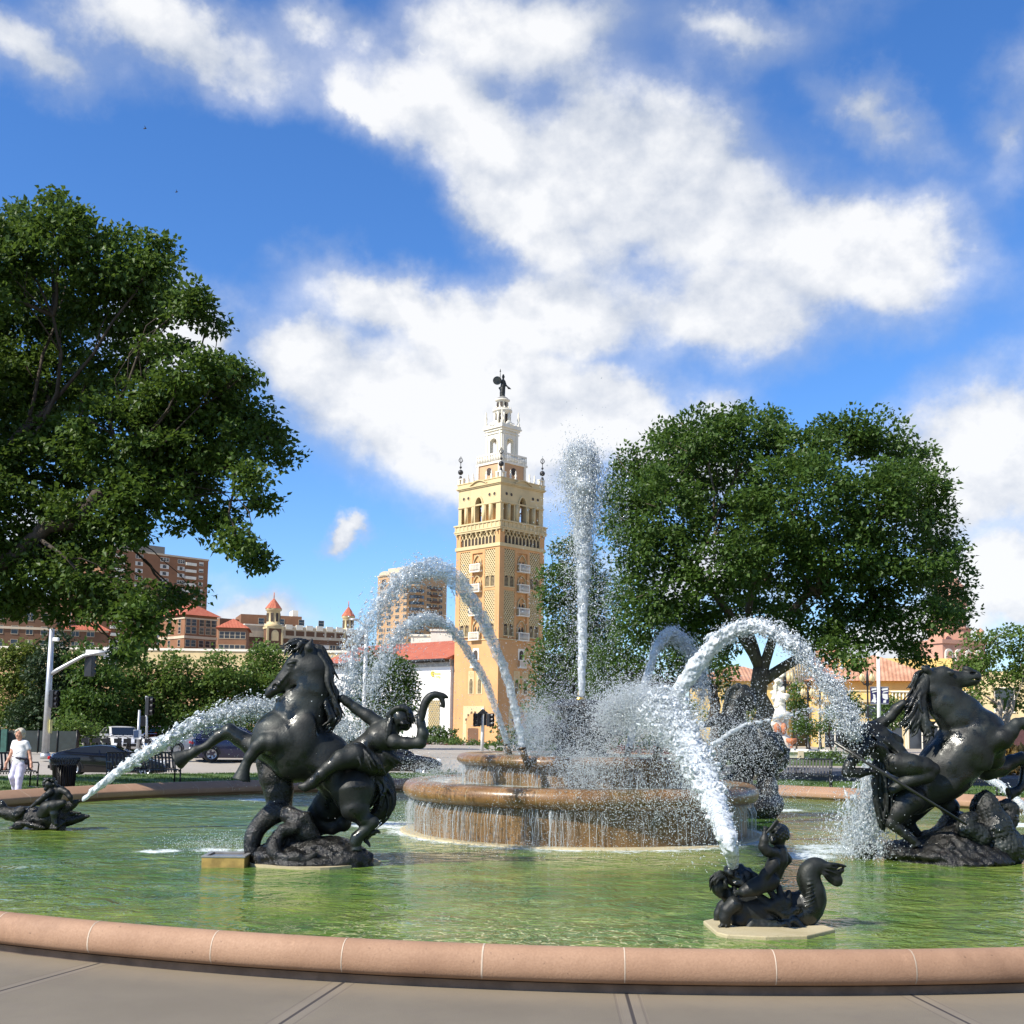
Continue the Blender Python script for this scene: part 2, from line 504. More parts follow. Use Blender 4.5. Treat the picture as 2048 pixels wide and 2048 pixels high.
# ================================================================ materials of the place
PCX, PCY = 1.243, 20.667
RIN, ROUT, ZRIM, ZW = 12.204, 12.693, 0.300, -0.036
def stone_fn(c1, c2, c3, scale=1.6):
    def fn(b):
        v = texco('Object')
        a = mix(ss(noise(v, scale, 6, 0.62), 0.32, 0.68), c1, c2)
        g = noise(v, 60, 3, 0.6)
        a = mix(ss(noise(v, 0.7, 7, 0.7), 0.52, 0.72) * 0.7, a, c3)
        a = mix(ss(noise(vmul(v, (1, 1, .4)), 2.6, 6, .7), .60, .78) * .4, a, tuple(min(.7, t * 1.5) for t in c2))
        a = mix(ss(noise(v, 22, 3, .6), .66, .74) * .6, a, tuple(t * .5 for t in c3))
        a = mix(ss(g, 0.3, 0.75) * 0.35, a, tuple(x * 0.72 for x in c1))
        S.put(b.inputs['Base Color'], a)
        S.put(b.inputs['Normal'], bump(g + noise(v, 9, 4) * 0.6, 0.32, 0.006))
        S.put(b.inputs['Roughness'], lin(g, 0, 1, 0.62, 0.9))
    return fn
M_rim = mat('pink_cast_stone', stone_fn((.295, .172, .102), (.355, .215, .132), (.20, .112, .066)))
M_mortar = simple('pale_mortar', (.46, .37, .28), rough=.9)
M_ledge = mat('cream_ledge', stone_fn((.40, .34, .20), (.48, .42, .27), (.24, .20, .08), 3))
def pave_fn(b):
    p = worldpos(); x, y, z = sep(p)
    rx, ry = x - PCX, y - PCY
    ang = S.m('ARCTAN2', ry, rx)
    rad = S.m('SQRT', rx * rx + ry * ry)
    n1 = noise(p, 0.55, 6, 0.6); n2 = noise(p, 5, 5, 0.65); n3 = noise(p, 140, 2, 0.6)
    c = mix(ss(n1, 0.3, 0.7), (.130, .110, .078), (.167, .143, .103))
    c = mix(ss(n2, 0.45, 0.8) * 0.35, c, (.118, .095, .08))
    c = mix(ss(noise(p, 320, 2, .7), .52, .75) * .45, c, (.075, .06, .05))
    c = mix(ss(n3, 0.35, 0.75) * 0.42, c, (.20, .175, .132))
    # dirt gathered against the kerb, and paler lime streaks that run off it
    edge = ss(rad + (n2 - 0.5) * 0.25, 13.15, 12.68)
    c = mix(edge * 0.55, c, (.235, .19, .13))
    stain = ss(voronoi(p, 1.1, out='Distance') + (n2 - .5) * .3, 0.10, 0.03)
    c = mix(stain * 0.5, c, (.07, .055, .05))
    # tooled joints every other coping stone
    t = (ang - JOINT0) / (2 * JSTEP)
    f = S.m('ABSOLUTE', S.m('FRACT', t + 0.5) - 0.5) * (2 * JSTEP) * rad
    gap = ss(f, 0.016, 0.006)
    band = ss(f, 0.095, 0.085) * ss(f, 0.070, 0.078)
    c = mix(band * 0.35, c, (.115, .09, .076))
    c = mix(ss(f, 0.085, 0.05) * 0.16, c, (.26, .22, .18))
    c = mix(gap, c, (.04, .033, .03))
    S.put(b.inputs['Base Color'], c)
    S.put(b.inputs['Roughness'], lin(n3, 0, 1, .7, .95))
    S.put(b.inputs['Normal'], bump(n3 * 0.9 + n2 * 0.4 - gap * 3 - band * .6, 0.35, 0.008))
JSTEP = R(4.5); _j = gz(1253, 1896, ZRIM); JOINT0 = math.atan2(_j.y - PCY, _j.x - PCX)
M_pave = mat('brown_concrete', pave_fn)
M_base = simple('grey_brown_base', (.20, .15, .115), rough=.9, bumps=.3)
def wet_fn(b):
    "limestone of the tiers: ochre, stained by running water"
    p = texco('Object'); x, y, z = sep(p)
    ang = S.m('ARCTAN2', y, x)
    run = noise(comb(ang * 14.0, z * 0.5, 0.0), 1.6, 6, 0.65)
    n = noise(p, 1.6, 6, 0.65); g = noise(p, 45, 3, 0.6)
    c = mix(ss(n, .3, .7), (.20, .105, .036), (.29, .165, .07))
    c = mix(ss(run, .42, .72) * .65, c, (.085, .042, .013))
    c = mix(ss(noise(p, .9, 5, .7), .52, .72) * .75, c, (.06, .052, .010))
    c = mix(ss(run, .38, .2) * .35, c, (.38, .26, .14))
    c = mix(ss(g, .5, .8) * .3, c, (.12, .08, .04))
    S.put(b.inputs['Base Color'], c)
    S.put(b.inputs['Roughness'], lin(run, .3, .8, .2, .5))
    S.put(b.inputs['Normal'], bump(g * .5 + run, .35, .01))
M_wet = mat('wet_ochre_stone', wet_fn)
M_wetpale = simple('pale_joint', (.34, .25, .14), rough=.4)
def bronze_fn(b):
    p = texco('Object'); nx, ny, nzz = sep(S(S.node('ShaderNodeNewGeometry').outputs['Normal']))
    n = noise(p, 2.2, 6, .65); g = noise(p, 38, 4, .65)
    c = mix(ss(n, .35, .7), (.008, .0092, .0084), (.021, .0245, .0215))
    # verdigris dust
    c = mix(ss(noise(p, 1.1, 5, .6), .48, .72) * .55, c, (.026, .036, .031))
    c = mix(ss(g, .55, .8) * .35, c, (.034, .037, .030))
    S.put(b.inputs['Base Color'], c)
    b.inputs['Metallic'].default_value = .25
    wet = ss(noise(p, 2.8, 5, .65), .49, .62)
    S.put(b.inputs['Roughness'], lin(wet, 0, 1, .56, .12) + (g - .5) * .18)
    S.put(b.inputs['Normal'], bump(g * .5 + noise(p, 12, 5, .65) * .6 + noise(p, 4.5, 3, .5) * 1.0, .36, .018))
M_bronze = mat('dark_bronze', bronze_fn)
def rockbronze_fn(b):
    bronze_fn(b)
    p = texco('Object')
    S.put(b.inputs['Base Color'], mix(ss(noise(p, 5, 5, .7), .35, .7), (.006, .006, .0055), (.022, .022, .019)))
    S.put(b.inputs['Normal'], bump(noise(p, 10, 6, .65), .8, .05))
    S.put(b.inputs['Roughness'], lin(noise(p, 7, 4, .6), .4, .62, .10, .50))
M_rockbronze = mat('wet_rough_bronze', rockbronze_fn)
def hairbronze_fn(b):
    bronze_fn(b)
    p = texco('Object')
    S.put(b.inputs['Normal'], bump(noise(vmul(p, (1, 1, .35)), 30, 4, .6), .55, .02))
M_hairbronze = mat('bronze_hair', hairbronze_fn)

def water_fn(b):
    p = worldpos(); x, y, z = sep(p)
    rx, ry = x - PCX, y - PCY
    rad = S.m('SQRT', rx * rx + ry * ry)
    warp = noise(p, 1.4, 3, .5, 0, True)
    pw = vadd(p, vmul(warp, (.5, .5, 0)))
    n1 = noise(p, .33, 4, .55); n2 = noise(pw, 1.7, 6, .65); n3 = noise(pw, 7, 4, .6)
    c = mix(ss(n1, .36, .64), (.056, .130, .024), (.125, .185, .030))       # algae on the floor
    c = mix(ss(n2, .50, .72) * .6, c, (.27, .31, .075))
    c = mix(ss(n2, .48, .30) * .6, c, (.032, .085, .036))
    c = mix(ss(n3, .56, .75) * .35, c, (.32, .34, .13))
    # the shallow margin shows the yellowish floor stones
    c = mix(ss(rad + (n2 - .5) * 1.6, 10.1, 11.9) * .35, c, (.20, .235, .05))
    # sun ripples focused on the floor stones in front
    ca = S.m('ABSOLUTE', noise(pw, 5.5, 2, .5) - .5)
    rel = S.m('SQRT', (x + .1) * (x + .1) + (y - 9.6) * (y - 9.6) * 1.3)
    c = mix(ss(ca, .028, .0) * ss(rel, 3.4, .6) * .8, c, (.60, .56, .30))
    # foam: round the tiers and under the falling streams
    fo = ss(rad, 4.1, 3.0) * .95
    for (fx, fy, fr) in FOAM:
        dd = S.m('SQRT', (x - fx) * (x - fx) + (y - fy) * (y - fy))
        fo = fo.max(ss(dd, fr, fr * .15))
    fn_ = noise(pw, 9, 7, .75); fb = noise(p, 1.9, 4, .6)
    foam = ss(fo * .8 + (fn_ - .5) * 1.5 + (fb - .5) * .9, .42, .80)
    speck = ss(noise(p, 55, 2, .5), .70, .76) * ss(rad, 9.5, 4.0)
    foam = foam.max(speck * .8)
    c = mix(foam * .9, c, (.72, .78, .78))
    S.put(b.inputs['Base Color'], c)
    S.put(b.inputs['Roughness'], lin(foam, 0, 1, .035, .6))
    b.inputs['IOR'].default_value = 1.333
    b.inputs['Specular IOR Level'].default_value = .48
    wv = vadd(vmul(p, (1, 1.25, 1)), vmul(noise(p, .8, 2, .5, 0, True), (1.2, 1.2, 0)))
    h = noise(wv, 1.3, 2, .5) * 1.1 + noise(wv, 3.6, 3, .55, .6) * .95 + noise(wv, 10, 2, .5, .4) * .30
    S.put(b.inputs['Normal'], bump(h + foam * .10, .85, .085))
FOAM = []

def glassy_water(name, white=.5, alpha=1.0, rough=.12, streak=False):
    m = bpy.data.materials.new(name); m.use_nodes = True
    S.nt = m.node_tree; S.nt.nodes.clear()
    o = S.node('ShaderNodeOutputMaterial')
    dif = S.node('ShaderNodeBsdfDiffuse'); dif.inputs[0].default_value = (.86, .92, .95, 1)
    tra = S.node('ShaderNodeBsdfTranslucent'); tra.inputs[0].default_value = (.86, .92, .95, 1)
    glo = S.node('ShaderNodeBsdfGlossy'); glo.inputs['Roughness'].default_value = rough
    trp = S.node('ShaderNodeBsdfTransparent'); trp.inputs[0].default_value = (.93, .97, 1, 1)
    p = worldpos()
    nn = noise(p, 22, 4, .65)
    b = bump(noise(p, 34, 3, .6), .5, .02)
    for q in (dif, glo, tra): S.put(q.inputs['Normal'], b)
    def mx(f, a, c):
        n = S.node('ShaderNodeMixShader'); S.put(n.inputs[0], f)
        S.nt.links.new(a.outputs[0], n.inputs[1]); S.nt.links.new(c.outputs[0], n.inputs[2]); return n
    body = mx(.38, dif, tra)
    fres = S.node('ShaderNodeFresnel'); fres.inputs[0].default_value = 1.33
    S.put(fres.inputs['Normal'], b)
    surf = mx(S(fres.outputs[0]) * 1.0 + .04, body, glo)
    if streak:
        q = texco('Object'); x, y, z = sep(q)
        a = S.m('ARCTAN2', y, x)
        st = noise(comb(a * 40, z * 1.1, 0), 2.2, 5, .7)
        big = noise(comb(a * 3.0, 0, 0), 1.3, 3, .6)
        f = ss(st + (big - .5) * .9, .52, .74) * white
    else:
        f = lin(nn, .3, .7, white - .28, white + .25)
    fin = mx(S.m('MULTIPLY', f, alpha, clamp=True), trp, surf)
    S.nt.links.new(fin.outputs[0], o.inputs[0])
    return m
M_jet = glassy_water('white_water', .66)
M_arc = glassy_water('clear_water', .46, rough=.08)
M_foam = glassy_water('foaming_water', .92)
M_drop = glassy_water('droplets', .78)
M_curt = glassy_water('water_curtain', .38, streak=True)

def grass_fn(b):
    p = worldpos()
    n = noise(p, .35, 5, .6); g = noise(p, 30, 4, .7)
    c = mix(ss(n, .3, .7), (.055, .105, .018), (.085, .15, .028))
    c = mix(ss(g, .4, .75) * .5, c, (.13, .19, .045))
    S.put(b.inputs['Base Color'], c); b.inputs['Roughness'].default_value = .9
    S.put(b.inputs['Normal'], bump(g, .8, .05))
M_grass = mat('lawn', grass_fn)
def road_fn(c1, c2):
    def fn(b):
        p = worldpos()
        n = noise(p, .12, 5, .6); g = noise(p, 25, 3, .6)
        c = mix(ss(n, .3, .7), c1, c2)
        c = mix(ss(noise(vmul(p, (.05, 1, 1)), .8, 4, .6), .5, .75) * .3, c, tuple(t * .7 for t in c1))
        S.put(b.inputs['Base Color'], mix(ss(g, .4, .7) * .2, c, tuple(t * .75 for t in c1)))
        b.inputs['Roughness'].default_value = .85
    return fn
M_road = mat('pale_concrete_road', road_fn((.31, .275, .225), (.37, .335, .28)))
M_asphalt = mat('asphalt', road_fn((.065, .065, .07), (.09, .09, .095)))
M_mulch = simple('red_mulch', (.16, .06, .04), .5, 6, .95, .8, 30, .05)
M_white = simple('white_paint', (.78, .78, .76), .05, 3, .6, .05)
M_black = simple('black_metal', (.012, .012, .014), .3, 5, .38, .05)
M_steel = simple('galvanised_steel', (.46, .47, .48), .12, 5, .42, .03, Metallic=.6)
M_glass = mat('window_glass', lambda b: S.put(b.inputs['Base Color'], mix(ss(noise(texco('Object'), .35, 2), .4, .6), (.015, .02, .028), (.05, .06, .075))), Roughness=.08)
M_blind = simple('window_blind', (.55, .53, .48), .15, 2, .7)

# ================================================================ ground, pool, tiers
def ring(name, r0, r1, z, m, a0=0.0, a1=2 * math.pi, n=160, kind='structure', rings=None):
    b = MB(); b.lathe([(r, z) for r in (rings or (r1, r0))], (PCX, PCY, 0), n, a0, a1, smooth=False)
    return tag(b.build(name, m), kind=kind)
g = MB()
rr = [12.5, 16, 20, 22, 25, 28.4, 31, 34, 37, 40, 43, 46, 55, 70, 110, 180, 320, 600, 1200, 3500]
g.lathe([(r, np.interp(r, [16, 22, 28.4, 34, 40, 46], [-.03, -.06, -.42, -.42, -.08, -.012])) for r in reversed(rr)], (PCX, PCY, 0), 96, smooth=False)
tag(g.build('ground', M_road), kind='structure')
ring('pavement', 12.58, 16.0, 0.0, M_pave, n=320)
fp = MB(); fp.lathe([(46.0, 0.0), (16.0, 0.0)], (PCX, PCY, 0), 160, R(180), R(360), smooth=False)
tag(fp.build('forecourt', M_pave), kind='structure')
LAWN = ([16, 22, 25, 28.3], [.008, -.02, -.11, -.25])
ln = MB(); ln.lathe([(r, np.interp(r, LAWN[0], LAWN[1])) for r in (28.3, 26.5, 25, 23.5, 22, 19, 16.0)], (PCX, PCY, 0), 160, R(2), R(178), smooth=False)
tag(ln.build('lawn', M_grass), kind='structure')
# kerb between lawn and street
kb = MB(); kb.lathe([(28.55, -.46), (28.55, -.235), (28.3, -.235), (28.3, -.30)], (PCX, PCY, 0), 200, R(2), R(178), smooth=False)
tag(kb.build('kerb', simple('kerb_concrete', (.46, .43, .38))), kind='structure')
# asphalt street on the right, far pavement and verges
sb = MB(); sb.slab([(6.5, 47.5), (60, 40), (120, 40), (120, 66), (60, 57), (6.5, 56)], -0.6, -0.006)
tag(sb.build('street', M_asphalt), kind='structure')
vb = MB()
vb.slab([(-70, 62), (-26, 67), (-12, 72), (-12, 76), (-70, 80)], -.2, .10)
vb.slab([(8, 60), (60, 62), (60, 70), (8, 70)], -.2, .10)
tag(vb.build('verge', M_grass), kind='structure')
pl = MB(); pl.slab([(8, 70), (70, 70), (70, 96), (8, 96)], -.2, .12)
tag(pl.build('plaza_paving', simple('plaza_stone', (.45, .38, .30))), kind='structure')

# the rim
rim = empty('pool_rim', (PCX, PCY, 0), 0, 'low round rim of pink stone coping with pale joints enclosing the green pool', 'pool rim')
prof = [(12.27, -.35), (12.26, .01), (12.21, .02), (RIN - .002, .05), (RIN - .004, .125), (RIN + .004, .147), (RIN + .03, .165), (12.36, .225), (12.49, .281), (12.535, .296), (12.575, ZRIM), (12.615, .292), (12.65, .270), (12.675, .235), (12.69, .19), (ROUT, .15), (12.688, .112), (12.668, .082), (12.62, .066)]
cb = MB(); cb.lathe(list(reversed(prof)), (0, 0, 0), 480)
cb.build('coping', M_rim, rim)
bb_ = MB(); bb_.lathe([(12.40, -.06), (12.40, .036), (12.46, .036)][::-1] if 0 else [(12.64, .0655), (12.60, .0655), (12.60, -.05)][::-1], (0, 0, 0), 320)
bb_.build('base_course', M_base, rim)
jb = MB()
jp = [(r + .0015 * (1 if r > 12.5 else -1), z + .0018) for r, z in prof[3:]]
for i in range(80):
    a = JOINT0 + i * JSTEP + rnd.uniform(-.004, .004); w = .0048 / 12.3 * rnd.uniform(.75, 1.2)
    jb.lathe(list(reversed(jp)), (0, 0, 0), 1, a - w, a + w)
jb.build('mortar_joint', M_mortar, rim)['kind'] = 'stuff'

def tier(name, label, zl, zb, rlip, rwall, thick, base):
    t = empty(name, (PCX, PCY, 0), 0, label, 'fountain tier')
    h = thick / 2; zc = zl - h
    lip = [(rwall - .06, zl - thick - .02), (rwall + .03, zl - thick)]
    for i in range(13):
        a = -math.pi / 2 + math.pi * i / 12
        lip.append((rlip - .16 + .16 * math.cos(a), zc + h * math.sin(a)))
    lip += [(rlip - .42, zl + .0), (rlip - .46, zl - .05), (rlip - .46, zl - .3)]
    b = MB(); b.lathe(lip, (0, 0, 0), 192); b.build('coping', M_wet, t)
    w = MB(); w.lathe([(rwall, zb), (rwall, zl - thick + .01)], (0, 0, 0), 192); w.build('wall', M_wet, t)
    j = MB(); n = 32 if rlip > 2.5 else 24
    for i in range(n):
        a = i * 2 * math.pi / n + .12; d = .006 / rlip
        j.lathe([(r + .003, z + .002) for r, z in lip[1:-2]], (0, 0, 0), 1, a - d, a + d)
        if i % 2 == 0: j.lathe([(rwall + .003, zb), (rwall + .003, zl - thick)], (0, 0, 0), 1, a - d * .6, a + d * .6)
    j.build('joint', M_wetpale, t)['kind'] = 'stuff'
    if base:
        l = MB(); l.lathe([(rwall + .24, -.2), (rwall + .24, -.022), (rwall + .20, -.012), (rwall - .02, -.012)], (0, 0, 0), 192); l.build('ledge', M_ledge, t)
    return t
TZ1, TZ2 = .852, 1.324
tier('lower_tier', 'wide lower round tier of wet ochre stone with water spilling over its rounded lip', TZ1, -.3, 3.13, 2.93, .31, True)
tier('upper_tier', 'smaller upper round tier of wet ochre stone standing in the lower tier', TZ2, .5, 2.19, 2.03, .20, False)
# ================================================================ bronze groups
def locks(F, spec, k=.008, seed=1, n=5, spread=14, r=9, wav=10):
    "wavy strands of hair: spec = guide curves (x, y, depth) in photo units, each a bundle of n strands"
    g = random.Random(seed); out = []
    for guide in spec:
        for i in range(n):
            ox, oy, od = g.gauss(0, spread), g.gauss(0, spread), g.uniform(-.09, .09)
            ph = g.uniform(0, 6.28); m = len(guide)
            pts = []
            for j, (x, y, d) in enumerate(guide):
                t = j / max(1, m - 1)
                s = wav * math.sin(ph + t * 7)
                pts.append((x + ox * (.3 + t) + s * .6, y + oy * (.3 + t) + s * .4, d + od * (.3 + .7 * t), r * (1.15 - .8 * t * t)))
            out += F.ch(pts, k, 3)
    return out
def flat(f, prims):
    "narrows capsules across the viewing depth, as a horse's neck and head are"
    return [p + (f,) if p[0] == 'c' else p for p in prims]
def hand(c, out, up, size=.19, curl=.5, thumb=1):
    "five bent fingers; out = where the fingers point, up = away from the palm, size = hand length"
    c, f, u = Vector(c), Vector(out).normalized(), Vector(up)
    u = (u - f * u.dot(f)).normalized(); s = f.cross(u)
    P = [cap(c, size * .17, c + f * size * .42, size * .18, .02)]
    for i, L in enumerate((.40, .46, .43, .34)):
        o = c + f * size * .44 + s * (size * .125 * (i - 1.5))
        a = o; d = f.copy(); r = size * .058
        for q in range(3):
            d = (d - u * curl * .62).normalized(); e = a + d * size * L / 3
            P.append(cap(a, r, e, r * .9, .006)); a = e; r *= .9
    o = c + f * size * .12 - s * thumb * size * .15; d = (f * .5 - s * thumb * .8 - u * .3).normalized(); a = o
    for q in range(2):
        e = a + d * size * .2; P.append(cap(a, size * .07, e, size * .062, .008)); a = e; d = (d * .7 + f * .6 - u * .4 * curl).normalized()
    return P
def hoof(F, x, y, d, ang, s=1.0):
    "hoof: flared cone; ang = photo direction (deg, 0 right, 90 down) in which the sole looks"
    c, n = math.cos(R(ang)), math.sin(R(ang))
    a = F.p(x, y, d); b = F.p(x + c * 55 * s, y + n * 55 * s, d)
    e = F.p(x + c * (55 + 62) * s, y + n * (55 + 62) * s, d)
    return [cap(a, F.m(33 * s), b, F.m(52 * s), .015), ell(e, (F.m(74 * s),) * 3, .012, None, True)]

# ---------------------------------------------------------------- left rearing horse
Y1 = gz(600, 1738, ZW).y + .62
F = Frame(340, 1240, 3.331, Y1)
base1 = F.p(930, 1640); base1.z = ZW
G1 = empty('horse_statue', base1, 0, 'left bronze horse rearing over a crocodile with its rider leaning far back', 'horse statue', 'bronze horse groups in the pool')
H = []
H += F.ch([(750, 790, 0, 198), (890, 850, .02, 192), (1030, 930, .05, 174), (1150, 1040, .08, 166), (1235, 1130, .1, 156)], .055)
H += F.ch([(690, 760, 0, 130), (640, 830, 0, 100)], .055)                                     # breast
H += flat(1.35, F.ch([(850, 760, 0, 200), (880, 610, -.02, 178), (930, 460, -.05, 138), (950, 330, -.07, 112), (905, 240, -.08, 88)], .045))   # neck
H += flat(1.3, F.ch([(900, 255, -.08, 82), (845, 320, -.09, 84), (775, 400, -.1, 64), (715, 455, -.11, 50), (678, 478, -.11, 44)], .03))   # head
H += F.ch([(890, 320, -.08, 78), (868, 395, -.085, 70), (800, 450, -.095, 40)], .028)            # cheek
H += F.ch([(815, 470, -.1, 32), (765, 510, -.1, 27), (722, 528, -.1, 21)], .03)               # lower jaw
H += [F.el(662, 500, -.11, 30, 22, .055, .03), F.el(712, 432, -.19, 24, 16, .03, .025, rot=-20), F.el(712, 432, -.02, 24, 16, .03, .025)]
H += [F.el(692, 440, -.205, 22, 15, .045, .01, True, rot=-25)]                                # nostril
H += [F.el(722, 505, -.11, 60, 11, .16, .01, True, rot=-30)]                                  # open mouth
H += [F.el(812, 306, -.235, 34, 24, .035, .015, True, rot=-15), F.el(815, 280, -.20, 38, 12, .04, .012, rot=-18), F.el(812, 304, -.20, 21, 15, .03, .006), F.el(812, 322, -.205, 30, 6, .02, .006, rot=-10)]   # socket, brow, eye
H += [F.el(925, 420, -.16, 16, 95, .05, .03, True, rot=18), F.el(842, 440, -.19, 60, 8, .03, .02, True, rot=-28)]   # throat furrow, cheek edge
H += F.ch([(800, 340, -.2, 9), (740, 408, -.2, 8)], .02)                                      # facial crest
for dd in (-.14, .05): H += F.ch([(900, 235, dd, 30), (926, 185, dd - .02, 32), (946, 128, dd - .03, 6)], .02)
# forelegs
H += F.ch([(620, 850, .22, 105), (545, 835, .26, 68), (470, 790, .27, 56), (395, 742, .27, 50), (320, 775, .26, 37), (245, 840, .25, 30), (170, 872, .24, 31), (135, 895, .24, 34)], .028)
H += hoof(F, 112, 902, .24, 152, 1.2)
H += F.ch([(760, 800, -.22, 110), (690, 815, -.30, 78), (630, 812, -.34, 55), (585, 845, -.35, 44), (530, 915, -.35, 36), (500, 975, -.35, 32), (492, 1005, -.35, 36)], .028)
H += hoof(F, 490, 1005, -.35, 104, 1.2)
# belly, haunch and hind legs
H += [F.el(990, 960, .05, 240, 115, .36, .08, rot=38), F.el(1240, 1125, -.02, 135, 178, .33, .06, rot=15), F.el(820, 960, .02, 140, 120, .34, .12)]
H += F.ch([(1225, 1150, -.18, 138), (1235, 1250, -.24, 92), (1290, 1325, -.25, 52), (1348, 1350, -.25, 40), (1300, 1400, -.26, 38), (1245, 1450, -.27, 37), (1235, 1480, -.27, 40)], .028)
H += hoof(F, 1238, 1490, -.27, 88, .8)
H += F.ch([(1130, 1150, .24, 150), (1050, 1240, .28, 105), (985, 1290, .28, 70), (1010, 1350, .28, 55), (1080, 1390, .28, 44)], .028)
H += F.ch([(1150, 1350, .3, 60), (1050, 1375, .32, 38), (985, 1410, .33, 34)], .05)
H += [F.el(650, 780, -.20, 95, 95, .08, .08), F.el(1240, 1120, -.27, 105, 115, .08, .08), F.el(860, 780, -.30, 95, 160, .09, .09, rot=25), F.el(760, 880, -.25, 90, 70, .09, .08), F.el(1090, 1060, -.25, 70, 110, .08, .08, rot=-30)]
H += F.ch([(905, 330, -.14, 20), (880, 480, -.16, 30), (800, 640, -.21, 36)], .07) + F.ch([(990, 380, -.10, 24), (960, 560, -.15, 34), (900, 700, -.22, 36)], .07)
H += F.ch([(868, 300, -.165, 10), (835, 352, -.175, 12), (785, 408, -.16, 9)], .02) + F.ch([(870, 430, -.15, 14), (905, 380, -.17, 14), (915, 320, -.16, 12)], .025)
H += F.ch([(690, 700, -.27, 16), (740, 790, -.33, 20), (700, 860, -.31, 14)], .05) + F.ch([(1190, 1230, -.30, 18), (1270, 1290, -.29, 16), (1310, 1340, -.28, 12)], .04)
organic('horse', H, .0135, M_bronze, G1, base1, ripple(.004, 14, 3))
mane = locks(F, [[(910, 170, -.08), (870, 150, -.1), (815, 175, -.14), (790, 215, -.16)], [(930, 175, -.08), (880, 165, -.15), (850, 190, -.2), (825, 200, -.2)],
                 [(920, 180, -.06), (985, 200, -.05), (1020, 270, -.03), (1040, 330, 0)], [(970, 220, -.05), (1040, 270, -.03), (1075, 340, 0), (1090, 390, .02)],
                 [(1010, 300, -.04), (1065, 380, -.04), (1075, 470, -.02), (1095, 540, 0)], [(1030, 380, -.05), (1080, 470, -.06), (1090, 560, -.05), (1110, 640, -.03)],
                 [(1045, 470, -.06), (1090, 560, -.08), (1100, 640, -.08), (1060, 720, -.08)], [(1040, 520, -.1), (1065, 590, -.14), (1085, 660, -.14), (1050, 715, -.13)],
                 [(990, 230, -.1), (1040, 320, -.12), (1045, 420, -.14), (1070, 520, -.14)]], .005, 3, 9, 17, 13, 14)
mane += F.ch([(930, 210, -.02, 50), (1000, 330, .0, 50), (1045, 470, .0, 44), (1065, 600, .0, 46), (1060, 690, -.0, 20)], .02)
organic('mane', mane, .0115, M_hairbronze, G1, base1)
tail = F.ch([(1310, 1020, .1, 50), (1395, 1050, .14, 62), (1430, 1130, .16, 66), (1425, 1230, .14, 60), (1375, 1295, .1, 40), (1320, 1320, .06, 16)], .03, 3)
tail += locks(F, [[(1330, 1000, .08), (1440, 1060, .12), (1470, 1160, .14), (1440, 1260, .12), (1340, 1320, .08)], [(1320, 1010, .02), (1400, 1080, .04), (1430, 1170, .05), (1400, 1260, .04)]], .005, 5, 14, 26, 12, 9)
organic('tail', tail, .015, M_hairbronze, G1, base1)
# rider leaning back
B = F.ch([(1230, 900, -.12, 88), (1310, 850, -.14, 85), (1400, 790, -.16, 100), (1455, 730, -.17, 75)], .035)
B += F.ch([(1350, 890, -.12, 90), (1430, 860, -.1, 80)], .035)
B += F.ch([(1460, 735, -.16, 48), (1500, 700, -.18, 42)], .04) + [F.el(1540, 655, -.2, 66, 78, .14, .04, rot=-15), F.el(1570, 700, -.22, 34, 40, .10, .03)]
B += F.ch([(1405, 705, -.1, 50), (1320, 640, -.08, 42), (1240, 590, -.06, 36), (1180, 545, -.06, 30), (1150, 522, -.08, 26)], .035)
B += hand(F.p(1150, 522, -.08), F.p(1090, 520, -.06) - F.p(1150, 522, -.08), (0, -1, .3), F.m(92), .5)
B += F.ch([(1440, 770, -.26, 52), (1500, 815, -.32, 44), (1580, 820, -.34, 38), (1668, 818, -.35, 37), (1685, 760, -.35, 36), (1672, 690, -.34, 27), (1668, 660, -.34, 26)], .035)
B += hand(F.p(1668, 668, -.34), (0, 0, 1), (0, -1, 0), F.m(95), .75)
B += F.ch([(1235, 905, -.34, 84), (1140, 930, -.42, 62), (1060, 985, -.44, 46), (1010, 1030, -.43, 44), (950, 1085, -.42, 38), (900, 1112, -.42, 28), (868, 1108, -.42, 18)], .03)
B += F.ch([(1400, 960, 0, 80), (1480, 930, .02, 52)], .035) + [F.el(1530, 715, -.30, 12, 22, .05, .015, True), F.el(1555, 690, -.335, 18, 12, .03, .01)]
B += [F.el(1330, 870, -.25, 26, 60, .05, .03, rot=60), F.el(1395, 800, -.27, 60, 34, .06, .03, rot=-35), F.el(1360, 830, -.26, 10, 60, .04, .02, True, rot=48), F.el(1180, 925, -.46, 70, 30, .05, .03, rot=-25), F.el(1300, 632, -.11, 46, 20, .04, .02, rot=28), F.el(1545, 812, -.36, 46, 20, .04, .02, rot=6), F.el(1562, 668, -.34, 10, 8, .02, .008, True), F.el(1585, 690, -.30, 14, 9, .04, .01), F.el(1572, 715, -.33, 18, 5, .03, .008, True)]
organic('rider', B, .013, M_bronze, G1, base1, ripple(.003, 18, 5))
hr = locks(F, [[(1460, 640, -.22), (1520, 595, -.25), (1590, 600, -.24), (1610, 680, -.22)], [(1480, 610, -.15), (1550, 580, -.18), (1600, 620, -.2), (1615, 690, -.2)], [(1440, 700, -.25), (1430, 760, -.28), (1440, 830, -.28)],
               [(1470, 660, -.28), (1450, 720, -.3), (1430, 800, -.3)]], .01, 9, 8, 12, 14, 10)
organic('hair', hr, .013, M_hairbronze, G1, base1)
fur = F.ch([(1230, 900, -.30, 75), (1290, 930, -.30, 72), (1350, 960, -.22, 70), (1440, 900, -.14, 60), (1500, 930, -.05, 36)], .05)
